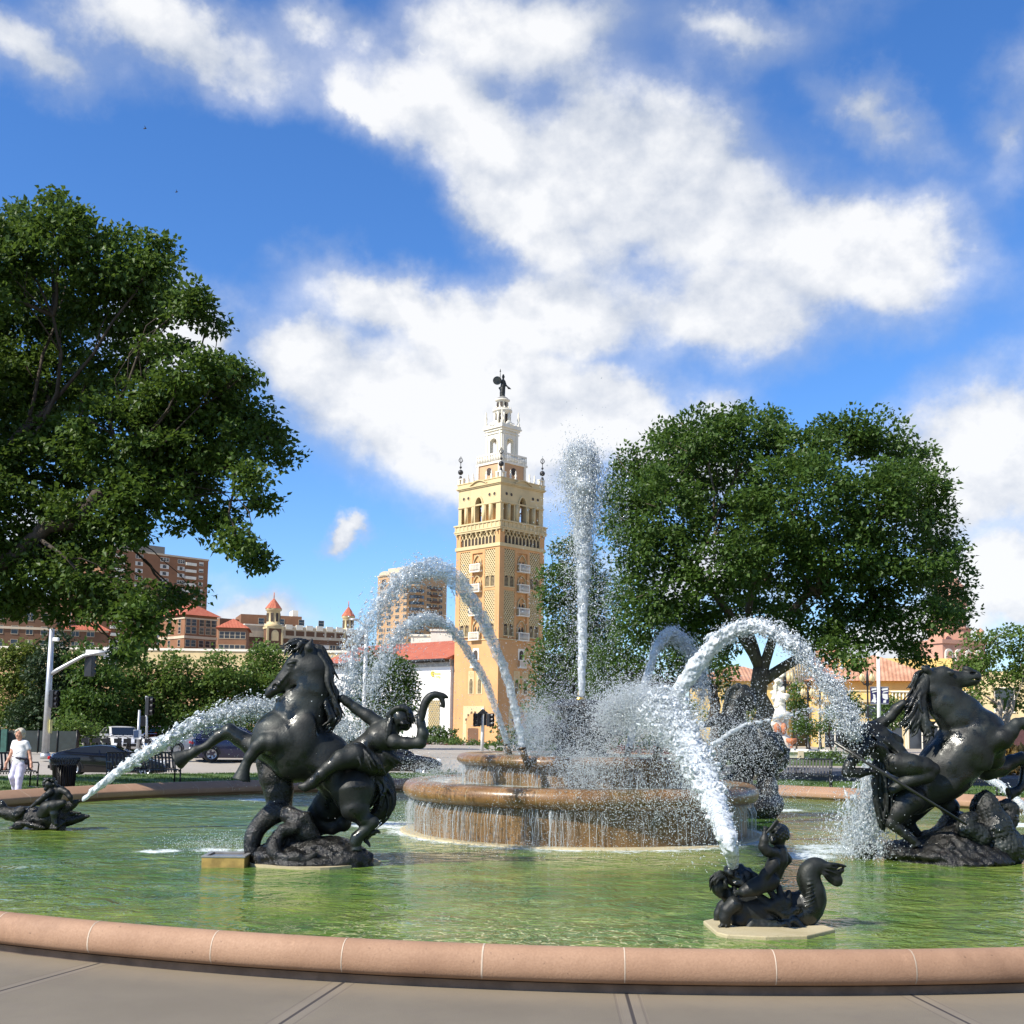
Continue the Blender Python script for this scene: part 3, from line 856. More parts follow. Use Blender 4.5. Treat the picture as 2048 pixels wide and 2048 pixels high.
fur += locks(F, [[(1200, 850, -.38), (1250, 900, -.42), (1270, 960, -.42)], [(1260, 850, -.36), (1310, 920, -.40), (1330, 990, -.38)], [(1320, 870, -.32), (1370, 940, -.34), (1390, 1000, -.28)], [(1420, 880, -.25), (1470, 920, -.2), (1500, 950, -.12)]], .01, 11, 9, 16, 12, 8)
organic('fur_wrap', fur, .014, M_hairbronze, G1, base1)
wh = F.ch([(1666, 700, -.36, 16), (1680, 640, -.36, 20), (1692, 575, -.36, 25), (1722, 520, -.36, 25), (1770, 496, -.36, 20), (1805, 515, -.36, 15), (1818, 550, -.36, 12), (1826, 580, -.36, 6)], .02, 3)
wh += F.ch([(1770, 496, -.36, 14), (1815, 500, -.36, 13), (1850, 517, -.36, 7)], .02, 3) + F.ch([(1800, 570, -.36, 8), (1826, 580, -.36, 7)], .01)
organic('curved_horn', wh, .011, M_bronze, G1, base1)
# crocodile that rears under the chest, tail coiling on the rock
C = F.ch([(655, 950, .12, 80), (690, 1040, .12, 95), (715, 1150, .10, 82), (725, 1250, .08, 75)], .05)
C += F.ch([(755, 980, .1, 75), (770, 1120, .1, 50), (775, 1250, .1, 45)], .05)
C += F.ch([(730, 1265, .02, 72), (660, 1310, -.02, 62), (590, 1380, -.05, 55), (550, 1460, -.08, 50), (545, 1530, -.1, 46), (570, 1590, -.12, 36)], .04, 3)
C += F.ch([(800, 1300, -.12, 60), (860, 1340, -.15, 70), (900, 1420, -.12, 80), (960, 1480, -.1, 60)], .05)
C += F.ch([(900, 1310, -.2, 40), (935, 1370, -.2, 30), (960, 1440, -.2, 18)], .02) + F.ch([(700, 1480, -.35, 45), (690, 1540, -.42, 42), (740, 1590, -.46, 40), (840, 1575, -.5, 38), (900, 1600, -.5, 34), (960, 1560, -.48, 22)], .03, 3)
C += F.ch([(690, 1465, -.3, 38), (760, 1400, -.28, 40), (830, 1390, -.26, 46)], .04)
for (x, y) in ((820, 1275), (870, 1280), (925, 1290), (945, 1330)): C += F.ch([(x, y + 20, -.16, 22), (x + 6, y - 8, -.17, 8)], .02)
C += F.ch([(1300, 1460, -.2, 20), (1340, 1420, -.22, 17), (1375, 1405, -.22, 13), (1400, 1416, -.22, 5)], .015, 2) + F.ch([(1300, 1470, -.2, 18), (1322, 1490, -.22, 13), (1335, 1517, -.22, 5)], .015, 2) + F.ch([(1330, 1420, -.2, 14), (1365, 1432, -.22, 6)], .01)
organic('crocodile', C, .016, M_rockbronze, G1, base1, ripple(.006, 22, 8))
RK = [F.el(930, 1600, 0, 400, 62, .62, .08), F.el(760, 1560, -.1, 210, 80, .45, .1), F.el(1000, 1520, .05, 240, 90, .4, .12), F.el(1180, 1570, 0, 140, 60, .4, .1), F.el(930, 1660, 0, 410, 50, .64, .05), F.el(830, 1480, .05, 150, 110, .3, .1)]
organic('rock_base', RK, .024, M_rockbronze, G1, base1, lambda X, Y, Z: ripple(.035, 6, 4)(X, Y, Z) + ripple(.012, 22, 6, True)(X, Y, Z))
pd = MB()
pts = [(base1.x + math.cos(a) * (.86 + .08 * math.sin(3 * a + 1)) - base1.x + .0, math.sin(a) * (.70 + .05 * math.sin(4 * a))) for a in [i * 2 * math.pi / 40 for i in range(40)]]
pd.slab(pts, -.25, .032); pd.build('plinth', M_ledge, G1)

# ---------------------------------------------------------------- right rearing horse
Y2 = gz(1870, 1733, ZW).y + .75
F = Frame(1640, 1300, 4.2, Y2)
base2 = F.p(1050, 1790); base2.z = ZW
G2 = empty('horse_statue', base2, 0, 'right bronze horse rearing over a bear with a crouching rider thrusting a spear', 'horse statue', 'bronze horse groups in the pool')
H = F.ch([(1330, 700, 0, 215), (1200, 830, .03, 235), (1060, 980, .05, 225), (900, 1120, .06, 190), (780, 1220, .05, 160)], .055)
H += flat(1.3, F.ch([(1300, 690, 0, 190), (1180, 560, -.02, 190), (1060, 440, -.03, 160), (970, 330, -.04, 118), (945, 250, -.05, 92)], .045))
H += F.ch([(1420, 800, -.02, 150), (1440, 900, .0, 110)], .055)
H += F.ch([(940, 235, -.05, 80), (1030, 215, -.06, 76), (1130, 240, -.07, 58), (1230, 235, -.08, 50), (1280, 225, -.08, 54), (1305, 222, -.08, 42)], .05)
H += F.ch([(990, 260, -.05, 80), (1060, 275, -.06, 66), (1130, 295, -.07, 40), (1230, 270, -.08, 34), (1300, 265, -.08, 30)], .05)
H += [F.el(1240, 165, -.08, 45, 26, .07, .03, rot=20), F.el(1288, 196, -.16, 30, 13, .05, .012, True), F.el(1290, 250, -.08, 60, 6, .14, .012, True, rot=-5)]
H += [F.el(1105, 190, -.2, 28, 14, .03, .02, rot=10), F.el(1110, 205, -.205, 17, 11, .02, .008)]
for dd in (-.13, .05): H += F.ch([(935, 200, dd, 30), (890, 160, dd - .02, 30), (850, 140, dd - .03, 6)], .02)
H += F.ch([(1440, 760, -.2, 120), (1530, 740, -.28, 92), (1590, 690, -.3, 66), (1650, 622, -.3, 50), (1710, 612, -.3, 46), (1790, 690, -.3, 38), (1850, 790, -.3, 34)], .028)
H += hoof(F, 1862, 805, -.3, 60, .9)
H += F.ch([(1400, 980, .25, 115), (1510, 985, .30, 82), (1600, 940, .31, 62), (1690, 905, .31, 50), (1730, 960, .31, 42), (1715, 1080, .31, 36), (1690, 1150, .3, 36), (1650, 1185, .28, 42)], .028)
H += hoof(F, 1645, 1190, .28, 165, 1.0)
H += [F.el(1080, 1080, .05, 270, 150, .42, .1, rot=-42), F.el(740, 1240, -.06, 150, 125, .34, .07, rot=-20)]
H += F.ch([(740, 1260, -.2, 125), (650, 1370, -.27, 85), (600, 1450, -.28, 52), (640, 1490, -.29, 42), (720, 1550, -.3, 36), (780, 1600, -.3, 36)], .028)
H += hoof(F, 790, 1605, -.3, 60, .8)
H += F.ch([(880, 1220, .2, 130), (790, 1330, .27, 100), (730, 1430, .28, 62), (770, 1490, .28, 44), (820, 1540, .28, 36)], .028)
H += hoof(F, 825, 1545, .28, 70, .75)
H += F.ch([(980, 1150, .2, 90), (1090, 1320, .2, 75), (1110, 1400, .2, 55)], .04)
H += [F.el(1420, 730, -.26, 85, 95, .09, .08), F.el(1330, 860, -.29, 95, 160, .09, .09, rot=-30), F.el(1180, 900, -.30, 80, 150, .09, .09, rot=35), F.el(740, 1240, -.28, 110, 90, .07, .07)]
H += F.ch([(1010, 310, -.12, 24), (1130, 470, -.15, 32), (1290, 640, -.20, 36)], .07) + F.ch([(1100, 380, -.10, 20), (1230, 540, -.15, 30), (1380, 700, -.22, 34)], .07) + F.ch([(1130, 235, -.12, 14), (1040, 250, -.14, 18)], .04)
organic('horse', H, .0135, M_bronze, G2, base2, ripple(.004, 14, 13))
mane = locks(F, [[(900, 180, -.06), (830, 200, -.1), (790, 250, -.12), (760, 320, -.12)], [(880, 230, -.1), (810, 280, -.14), (780, 350, -.15), (740, 420, -.15)], [(860, 280, -.12), (800, 360, -.16), (770, 430, -.17), (710, 480, -.16)],
                 [(850, 330, -.16), (800, 430, -.2), (770, 500, -.2), (740, 540, -.2)], [(840, 400, -.18), (810, 480, -.22), (760, 560, -.22), (690, 620, -.2), (670, 610, -.2)], [(840, 450, -.2), (800, 540, -.24), (770, 610, -.24), (720, 650, -.22)],
                 [(850, 500, -.22), (830, 590, -.25), (800, 650, -.25), (770, 690, -.24)], [(880, 560, -.24), (880, 650, -.26), (900, 700, -.26), (870, 740, -.25)], [(890, 600, -.25), (930, 640, -.27), (960, 640, -.26)],
                 [(880, 520, -.24), (900, 610, -.26), (930, 690, -.26), (920, 720, -.25)], [(880, 330, -.15), (830, 390, -.22), (820, 470, -.24), (850, 520, -.24)]], .005, 21, 9, 18, 13, 16)
mane += F.ch([(900, 220, -.08, 50), (850, 330, -.12, 55), (830, 450, -.15, 60), (850, 570, -.18, 62), (880, 660, -.18, 40)], .03)
organic('mane', mane, .0115, M_hairbronze, G2, base2)
B = F.ch([(400, 730, -.2, 92), (500, 800, -.22, 118), (600, 880, -.22, 118), (680, 960, -.2, 110)], .035)
B += F.ch([(420, 680, -.2, 80), (520, 720, -.2, 70), (640, 770, -.15, 60)], .035)
B += F.ch([(370, 730, -.24, 46), (320, 730, -.28, 42)], .04) + [F.el(262, 735, -.3, 80, 86, .15, .04, rot=30), F.el(215, 790, -.33, 26, 34, .07, .02), F.el(262, 800, -.32, 45, 40, .10, .03)]
B += F.ch([(450, 660, -.12, 66), (520, 615, -.10, 52), (590, 560, -.12, 44), (640, 500, -.14, 42), (700, 450, -.18, 34)], .035)
B += hand(F.p(700, 452, -.18), F.p(780, 415, -.18) - F.p(700, 452, -.18), (0, -1, .4), F.m(105), .5)
B += F.ch([(400, 800, -.36, 70), (300, 890, -.44, 50), (235, 985, -.47, 40), (225, 1030, -.47, 40), (330, 1032, -.46, 38), (400, 1022, -.45, 30)], .035)
B += hand(F.p(400, 1024, -.45), (1, 0, 0), (0, -1, .2), F.m(120), .9)
B += F.ch([(650, 950, -.36, 105), (780, 970, -.44, 90), (880, 980, -.46, 76), (950, 1000, -.46, 52), (900, 1050, -.46, 62), (800, 1080, -.44, 62), (690, 1120, -.42, 46), (610, 1170, -.40, 38)], .03)
B += [F.el(300, 770, -.42, 14, 8, .03, .008), F.el(560, 800, -.42, 14, 110, .06, .03, True, rot=-52)]
B += [F.el(520, 780, -.36, 90, 26, .05, .03, rot=40), F.el(470, 760, -.36, 10, 90, .04, .02, True, rot=-55), F.el(600, 870, -.37, 12, 70, .05, .02, True, rot=-50), F.el(420, 720, -.30, 60, 40, .05, .03, rot=-30), F.el(810, 955, -.53, 100, 26, .04, .03, rot=5), F.el(830, 1085, -.51, 60, 26, .04, .03), F.el(540, 600, -.17, 60, 22, .04, .02, rot=-35), F.el(290, 900, -.50, 26, 60, .04, .02, rot=40), F.el(205, 770, -.36, 16, 12, .04, .01, True), F.el(190, 800, -.37, 20, 16, .04, .012)]
organic('rider', B, .013, M_bronze, G2, base2, ripple(.003, 18, 15))
organic('hair', locks(F, [[(300, 670, -.3), (240, 660, -.36), (190, 700, -.36), (180, 750, -.34)], [(310, 690, -.4), (250, 690, -.44), (210, 730, -.44), (200, 780, -.42)], [(330, 700, -.25), (300, 680, -.2), (230, 680, -.2), (190, 730, -.22)]], .01, 29, 8, 12, 15, 10), .013, M_hairbronze, G2, base2)
D_ = F.ch([(500, 960, -.2, 60), (490, 1120, -.2, 52), (500, 1280, -.2, 46), (520, 1430, -.2, 36), (530, 1500, -.2, 20)], .04)
D_ += locks(F, [[(470, 960, -.28), (460, 1100, -.3), (470, 1260, -.3), (500, 1400, -.28), (520, 1500, -.26)], [(530, 980, -.28), (530, 1120, -.3), (545, 1280, -.3), (545, 1420, -.27)], [(580, 1080, -.25), (580, 1200, -.28), (570, 1340, -.27), (545, 1460, -.25)]], .01, 31, 8, 14, 14, 8)
organic('tail', D_, .014, M_hairbronze, G2, base2)
sp = MB(); a, b = F.p(120, 775, -.62) - base2, F.p(1232, 1467, -.62) - base2
sp.tube([a, a.lerp(b, .5), b], [.024, .026, .018], 10); sp.build('spear', simple('spear_bronze', (.05, .05, .045), .2, 3, .35, 0, Metallic=.6), G2)
BR = [F.el(1480, 1650, .05, 210, 200, .5, .1), F.el(1430, 1480, 0, 150, 170, .42, .1), F.el(1395, 1270, -.05, 78, 75, .2, .05, rot=30), F.el(1390, 1340, -.05, 110, 110, .27, .08)]
BR += F.ch([(1400, 1250, -.06, 45), (1395, 1215, -.07, 32)], .03) + F.ch([(1520, 1480, .05, 90), (1590, 1420, .05, 66), (1610, 1340, .05, 48), (1570, 1300, .05, 42), (1510, 1305, .04, 36)], .05)
BR += F.ch([(1330, 1560, -.3, 95), (1230, 1500, -.38, 70), (1230, 1430, -.38, 50), (1280, 1400, -.36, 40)], .05) + F.ch([(1560, 1700, 0, 140), (1680, 1640, 0, 70), (1760, 1600, 0, 40)], .08)
for dd in (-.16, .06): BR += [F.el(1465, 1300, dd, 22, 26, .04, .02)]
for i in range(4): BR += F.ch([(1545 - i * 16, 1300, .0 - i * .02, 9), (1538 - i * 18, 1268, -.02 - i * .02, 4)], .008)
organic('bear', BR, .0145, M_hairbronze, G2, base2, lambda X, Y, Z: ripple(.006, 12, 17)(X, Y, Z) + ripple(.009, 46, 18, True)(X, Y, Z))
RK = [F.el(1060, 1775, 0, 450, 55, .7, .06), F.el(900, 1705, -.05, 320, 95, .55, .12), F.el(1080, 1620, .05, 220, 130, .45, .15), F.el(1300, 1720, .05, 230, 90, .6, .1), F.el(680, 1700, .05, 130, 70, .35, .1), F.el(1120, 1480, .15, 110, 120, .3, .12), F.el(380, 1690, .3, 80, 60, .25, .06)]
organic('rock_base', RK, .026, M_rockbronze, G2, base2, lambda X, Y, Z: ripple(.04, 5, 24)(X, Y, Z) + ripple(.014, 20, 26, True)(X, Y, Z))

# ---------------------------------------------------------------- the horse behind the fountain
Y3 = 24.6
F = Frame(1100, 1360, 3.864, Y3)
base3 = F.p(1640, 985); base3.z = ZW
G3 = empty('horse_statue', base3, 0, 'dark bronze horse group half hidden in white spray behind the right end of the tiers', 'horse statue', 'bronze horse groups in the pool')
H = F.ch([(1420, 400, -.1, 115), (1520, 520, 0, 170), (1640, 590, .1, 150), (1720, 600, .2, 130)], .055)
H += F.ch([(1420, 400, -.1, 110), (1420, 270, -.15, 92), (1450, 160, -.2, 70), (1490, 110, -.22, 52)], .04)
H += F.ch([(1480, 90, -.22, 52), (1530, 130, -.26, 48), (1555, 190, -.28, 34), (1545, 215, -.28, 26)], .04)
for dd in (-.3, -.12): H += F.ch([(1450, 60, dd, 18), (1440, 25, dd, 6)], .02)
H += F.ch([(1400, 350, -.3, 65), (1300, 300, -.4, 40), (1240, 330, -.44, 28), (1180, 350, -.44, 24)], .05)
H += F.ch([(1430, 470, -.1, 90), (1350, 560, -.2, 45), (1330, 640, -.2, 32)], .05)
H += F.ch([(1720, 600, .2, 120), (1780, 560, .2, 60), (1835, 545, .2, 22)], .028) + F.ch([(1690, 640, .1, 110), (1680, 760, .1, 75), (1640, 850, .1, 50)], .028) + F.ch([(1500, 620, .1, 110), (1480, 760, .1, 90)], .028)
organic('horse', H, .018, M_bronze, G3, base3, ripple(.006, 12, 33))
organic('mane', locks(F, [[(1460, 50, -.2), (1400, 110, -.2), (1370, 210, -.2), (1350, 320, -.18)], [(1500, 60, -.2), (1540, 110, -.2), (1580, 150, -.2)]], .012, 41, 10, 16, 17, 12), .02, M_hairbronze, G3, base3)
B = F.ch([(1640, 470, -.2, 85), (1720, 480, -.1, 80), (1790, 540, 0, 45)], .035) + [F.el(1620, 400, -.2, 40, 42, .14, .03)] + F.ch([(1700, 470, -.3, 50), (1760, 560, -.35, 40), (1740, 680, -.35, 34)], .03)
B += hand(F.p(1740, 680, -.35), (0, 0, -1), (0, -1, 0), F.m(80), .4)
organic('rider', B, .022, M_bronze, G3, base3, ripple(.008, 12, 35))
RK = [F.el(1600, 960, 0, 200, 130, .6, .1), F.el(1680, 850, 0, 80, 130, .4, .1), F.el(1450, 900, .1, 150, 170, .5, .1)]
organic('rock_base', RK, .03, M_rockbronze, G3, base3, lambda X, Y, Z: ripple(.04, 5, 34)(X, Y, Z) + ripple(.014, 20, 36, True)(X, Y, Z))

# ---------------------------------------------------------------- merboy and putto, right front
Y4 = gz(1545, 1860, ZW).y + .16
F = Frame(1380, 1560, 5.682, Y4)
base4 = F.p(850, 1710); base4.z = ZW
G4 = empty('putto_statue', base4, 0, 'black bronze boy with raised arm on a fish tailed child, on a cream ledge', 'putto statue', 'bronze putti spouting water')
B = F.ch([(545, 1480, -.05, 150), (640, 1480, 0, 190), (760, 1540, .02, 190), (900, 1600, .03, 160), (1060, 1640, .03, 120), (1200, 1600, .03, 110)], .08)
B += F.ch([(1150, 1560, .03, 150), (1290, 1500, .03, 150), (1390, 1390, .02, 118), (1400, 1270, 0, 104), (1350, 1150, -.01, 92), (1345, 1060, -.02, 84), (1400, 985, -.02, 64), (1480, 970, -.02, 55)], .06, 3)
B += F.ch([(1090, 1400, .05, 120), (1240, 1380, .04, 110), (1340, 1300, .02, 70)], .035)
B += [F.el(1590, 1000, -.02, 165, 66, .05, .03, rot=10), F.el(1620, 1085, -.02, 140, 80, .04, .03, rot=50), F.el(1660, 1130, -.02, 60, 50, .035, .02), F.el(1700, 965, -.03, 80, 18, .035, .02, rot=12), F.el(1555, 1090, -.02, 70, 25, .04, .03, rot=60)]
B += [F.el(1690, 1005, -.02, 40, 10, .1, .008, True, rot=-20)]
B += [F.el(325, 1190, -.08, 88, 118, .075, .04, rot=12), F.el(360, 1290, -.08, 55, 55, .06, .03), F.el(295, 1250, -.1, 22, 30, .03, .02), F.el(400, 1200, -.15, 30, 34, .03, .015)]
B += F.ch([(390, 1260, -.05, 70), (470, 1360, -.04, 92)], .03) + F.ch([(500, 1410, -.2, 92), (420, 1480, -.22, 62), (390, 1570, -.22, 52), (420, 1640, -.22, 42)], .04)
B += hand(F.p(420, 1640, -.22), (-1, -.3, -.1), (0, 0, 1), F.m(140), .25)
B += F.ch([(470, 1330, .12, 70), (360, 1430, .15, 45), (320, 1520, .15, 40), (300, 1610, .15, 34)], .04)
B += [F.el(560, 1600, -.12, 90, 70, .08, .04), F.el(500, 1270, -.1, 40, 60, .05, .03)]
for (x, y, x2, y2) in ((1440, 975, 1740, 960), (1450, 985, 1720, 1010), (1460, 1000, 1690, 1080), (1460, 1010, 1670, 1150), (1460, 1020, 1600, 1160)): B += F.ch([(x, y, -.075, 12), ((x + x2) / 2, (y + y2) / 2 - 8, -.082, 11), (x2, y2, -.06, 6)], .008)
for q in range(9): B += F.ch([(1290 + 9 * q, 1440 - 50 * q, -.155 + .006 * q, 9), (1350 + 4 * q, 1420 - 48 * q, -.165 + .008 * q, 11), (1410 + 2 * q, 1380 - 44 * q, -.13 + .006 * q, 8)], .01)
for i, (x, y, x2, y2) in enumerate(((700, 1640, 640, 1725), (760, 1660, 740, 1740), (830, 1660, 830, 1750), (900, 1660, 930, 1745), (980, 1660, 1040, 1735), (1080, 1640, 1150, 1715), (1180, 1600, 1280, 1690))):
    B += F.ch([(x, y, -.15, 62), (x2, y2, -.18, 32)], .02)
for (x, y, x2, y2) in ((1050, 1540, 780, 1310), (1060, 1530, 900, 1250), (1060, 1520, 1010, 1220), (1080, 1530, 1120, 1280), (1080, 1530, 700, 1400), (1120, 1520, 1260, 1450)):
    B += F.ch([(x, y, -.13, 46), ((x + x2) / 2 + 10, (y + y2) / 2 - 12, -.13, 44), (x2, y2, -.08, 34)], .018)
organic('merchild', B, .0095, M_bronze, G4, base4, ripple(.0025, 40, 43))
sh = [F.el(560, 1080, 0, 150, 70, .09, .03, rot=-12), F.el(450, 1040, -.01, 62, 78, .08, .02), F.el(570, 1010, 0, 50, 50, .06, .02), F.el(650, 1050, 0, 60, 45, .06, .02, rot=30), F.el(510, 985, -.03, 16, 42, .05, .01, True), F.el(560, 1160, -.03, 70, 60, .07, .03)]
sh += F.ch([(480, 1130, -.02, 60), (600, 1150, -.04, 64), (740, 1100, -.04, 40)], .03)
organic('hair', locks(F, [[(400, 1110, -.05), (330, 1080, -.10), (260, 1130, -.12), (245, 1210, -.10)], [(400, 1100, .0), (320, 1075, -.02), (250, 1140, -.02), (250, 1230, 0)], [(405, 1130, -.12), (360, 1110, -.15), (300, 1140, -.16), (270, 1200, -.15)], [(410, 1140, -.13), (400, 1180, -.15), (420, 1230, -.14)]], .006, 61, 7, 18, 15, 8), .0075, M_hairbronze, G4, base4)
organic('conch_shell', sh, .0095, M_bronze, G4, base4, ripple(.006, 30, 47, True))
B = F.ch([(930, 1130, -.02, 95), (960, 1010, -.03, 100), (1000, 900, -.04, 104), (1020, 820, -.04, 88)], .03) + [F.el(890, 1150, -.1, 120, 90, .12, .03)]
B += [F.el(950, 920, -.14, 60, 40, .04, .03), F.el(930, 990, -.14, 70, 40, .03, .03)]
B += F.ch([(1020, 790, -.03, 50), (1020, 720, -.03, 46)], .03) + [F.el(1005, 625, -.03, 98, 108, .085, .03), F.el(930, 690, -.05, 34, 40, .05, .03), F.el(900, 645, -.06, 16, 20, .02, .01)]
B += F.ch([(960, 830, -.12, 62), (880, 810, -.17, 56), (832, 760, -.18, 48), (845, 680, -.18, 44), (848, 620, -.18, 30)], .03)
B += hand(F.p(848, 612, -.18), (.12, 0, 1), (-.3, -1, 0), F.m(118), .9)
B += F.ch([(960, 960, -.16, 60), (860, 1060, -.22, 52), (780, 1170, -.24, 50), (680, 1220, -.24, 48), (600, 1255, -.23, 34)], .03)
B += hand(F.p(600, 1255, -.23), (-1, 0, -.35), (0, -1, .4), F.m(130), .4)
B += F.ch([(880, 1160, -.14, 105), (740, 1220, -.24, 88), (620, 1270, -.26, 62)], .03)
B += F.ch([(1080, 860, .06, 50), (1110, 900, .1, 42), (1040, 1010, .12, 40)], .03)
organic('putto', B, .0085, M_bronze, G4, base4, ripple(.0015, 40, 49))
cr = []
for i in range(110):
    t = i / 109; ph = i * 2.39996; zz = 1 - 2 * t; rr_ = math.sqrt(max(0, 1 - zz * zz)); ux, uy, ud = rr_ * math.cos(ph), -zz, rr_ * math.sin(ph)
    if ux < -.25 and uy > -.35 or uy > .45: continue
    cr.append(F.el(1008 + ux * 104, 618 + uy * 108, -.03 + ud * .088, 27, 25, .024, .006))
organic('hair', cr, .0065, M_hairbronze, G4, base4)
rg = F.ch([(870, 600, -.19, 15), (920, 545, -.18, 15), (960, 490, -.17, 14), (985, 465, -.16, 13), (995, 485, -.16, 11), (960, 530, -.17, 10), (920, 575, -.18, 9)], .006, 3)
organic('reed', rg, .007, M_bronze, G4, base4)
pd = MB()
lp = [(150, 1600), (300, 1730), (420, 1760), (860, 1780), (1330, 1770), (1650, 1695), (1560, 1660), (1250, 1590), (700, 1540), (330, 1560)]
q = [gz(1380 + x / 5.682, 1560 + y / 5.682, ZW + .03) for x, y in lp]
pd.slab([(p.x - base4.x, p.y - base4.y) for p in q], -.3, .032); bevel(pd.build('plinth', M_ledge, G4), .01)

# ---------------------------------------------------------------- putto on a dolphin, left
Y5 = gz(90, 1663, ZW).y + .4
F = Frame(0, 1500, 3.45, Y5)
base5 = F.p(270, 555); base5.z = ZW
G5 = empty('putto_statue', base5, 0, 'black bronze boy riding a wide beaked dolphin that spouts water, at the left rim', 'putto statue', 'bronze putti spouting water')
B = F.ch([(400, 460, 0, 75), (320, 470, 0, 80), (230, 465, 0, 72), (140, 450, .02, 58), (60, 440, .03, 42), (0, 425, .04, 36), (-60, 395, .05, 30)], .035)
B += F.ch([(390, 440, 0, 62), (450, 405, 0, 46), (510, 370, 0, 24), (550, 350, 0, 11)], .03) + F.ch([(400, 500, 0, 52), (480, 485, 0, 36), (560, 468, 0, 24), (615, 456, 0, 9)], .03) + F.ch([(430, 455, -.05, 24), (500, 438, -.04, 14), (555, 433, -.03, 6)], .02)
B += [F.el(10, 385, .03, 42, 34, .07, .03, rot=40), F.el(130, 430, -.15, 55, 34, .05, .02, rot=-40), F.el(130, 520, -.18, 46, 34, .05, .03, rot=-20), F.el(230, 520, -.22, 90, 18, .04, .02, rot=12), F.el(420, 540, -.1, 30, 36, .1, .03), F.el(90, 545, 0, 24, 26, .1, .03), F.el(448, 396, -.16, 9, 9, .02, .006)]
for i in range(5): B += F.ch([(390 + i * 14, 470 + i * 6, -.2, 10), (340 + i * 12, 545, -.24, 6)], .01)
organic('dolphin', B, .014, M_rockbronze, G5, base5, ripple(.004, 24, 53))
B = F.ch([(330, 410, -.02, 52), (365, 350, -.02, 44), (392, 290, -.02, 42), (390, 262, -.02, 26)], .04) + [F.el(345, 238, -.04, 38, 40, .11, .03), F.el(322, 268, -.08, 18, 18, .06, .02), F.el(305, 255, -.06, 7, 9, .02, .01)]
B += F.ch([(350, 290, -.14, 24), (310, 320, -.2, 20), (265, 355, -.2, 17), (228, 385, -.18, 12)], .02) + hand(F.p(230, 383, -.18), (-1, 0, -.5), (0, 0, 1), F.m(42), .3)
B += F.ch([(425, 275, -.05, 26), (462, 295, -.1, 20), (484, 325, -.12, 17), (492, 348, -.12, 12)], .02) + hand(F.p(492, 346, -.12), (.3, 0, -1), (0, -1, 0), F.m(42), .3)
B += F.ch([(320, 400, -.16, 46), (370, 385, -.24, 36), (435, 365, -.24, 24)], .03) + F.ch([(375, 400, -.24, 30), (372, 440, -.26, 25), (375, 490, -.26, 17), (385, 510, -.28, 13)], .03) + F.ch([(300, 440, -.12, 46), (330, 400, -.2, 44)], .03)
organic('putto', B, .012, M_bronze, G5, base5, ripple(.0015, 40, 59))
organic('hair', [F.el(325 + rnd.uniform(-20, 60), 212 + rnd.uniform(-12, 40), rnd.uniform(-.13, .04), 15, 13, .04, .01) for _ in range(34)], .012, M_hairbronze, G5, base5)
# ================================================================ water
for (px, py, rr_) in ((1690, 1700, 1.7), (1780, 1700, 1.3), (1600, 1712, 1.1), (430, 1700, .55), (500, 1700, .5), (320, 1702, .6), (1560, 1620, 1.1), (700, 1640, 1.2), (780, 1650, 1.6), (2040, 1650, 1.4), (1450, 1620, 1.2), (520, 1600, 1.0)):
    q = gz(px, py, ZW); FOAM.append((q.x, q.y, rr_))
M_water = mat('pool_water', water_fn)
b = MB(); b.lathe([(r, 0) for r in (12.265, 9, 6, 3, 0.02)], (PCX, PCY, ZW), 128, smooth=True)
tag(b.build('water', M_water), kind='structure')
M_tierwater = mat('tier_water', lambda b_: (S.put(b_.inputs['Base Color'], mix(ss(noise(worldpos(), 5, 6, .7), .40, .62), (.05, .09, .04), (.62, .68, .68))), S.put(b_.inputs['Normal'], bump(noise(worldpos(), 7, 4, .6), .6, .06))), Roughness=.08)
for nm, r, z in (('water', 2.70, TZ1 - .012), ('water', 1.76, TZ2 - .012)):
    b = MB(); b.lathe([(r, 0), (r * .5, 0), (.02, 0)], (PCX, PCY, z), 96, smooth=True)
    tag(b.build(nm, M_tierwater), kind='structure')

OCT = np.array([(1, 0, 0), (-1, 0, 0), (0, 1, 0), (0, -1, 0), (0, 0, 1), (0, 0, -1)], float)
OCF = np.array([(0, 2, 4), (2, 1, 4), (1, 3, 4), (3, 0, 4), (2, 0, 5), (1, 2, 5), (3, 1, 5), (0, 3, 5)])
def drops_mesh(P, Rr, D):
    "octahedral droplets, drawn out along their flight direction D (length = stretch)"
    n = len(P); st = np.linalg.norm(D, axis=1); f = D / (st[:, None] + 1e-9)
    a = np.cross(f, rng.normal(0, 1, (n, 3))); a /= np.linalg.norm(a, axis=1)[:, None] + 1e-9; c = np.cross(f, a)
    s = np.asarray(Rr)[:, None, None] * np.stack([rng.uniform(.7, 1.2, n), rng.uniform(.7, 1.2, n), st], 1)[:, None, :]
    O = OCT[None] * s
    V = O[..., 0:1] * a[:, None] + O[..., 1:2] * c[:, None] + O[..., 2:3] * f[:, None] + np.asarray(P)[:, None, :]
    Fc = OCF[None] + (np.arange(n) * 6)[:, None, None]
    return V.reshape(-1, 3), Fc.reshape(-1, 3)
ALLDROPS = []
def add_drops(P, r0=.006, r1=.02, D=None):
    P = np.asarray(P); n = len(P)
    if D is None: D = rng.normal(0, 1, (n, 3)); D[:, 2] *= 1.6; D *= (rng.uniform(.8, 1.9, n) / (np.linalg.norm(D, axis=1) + 1e-9))[:, None]
    ALLDROPS.append((P, r0 * (r1 / r0) ** (rng.random(n) ** 1.8), D))
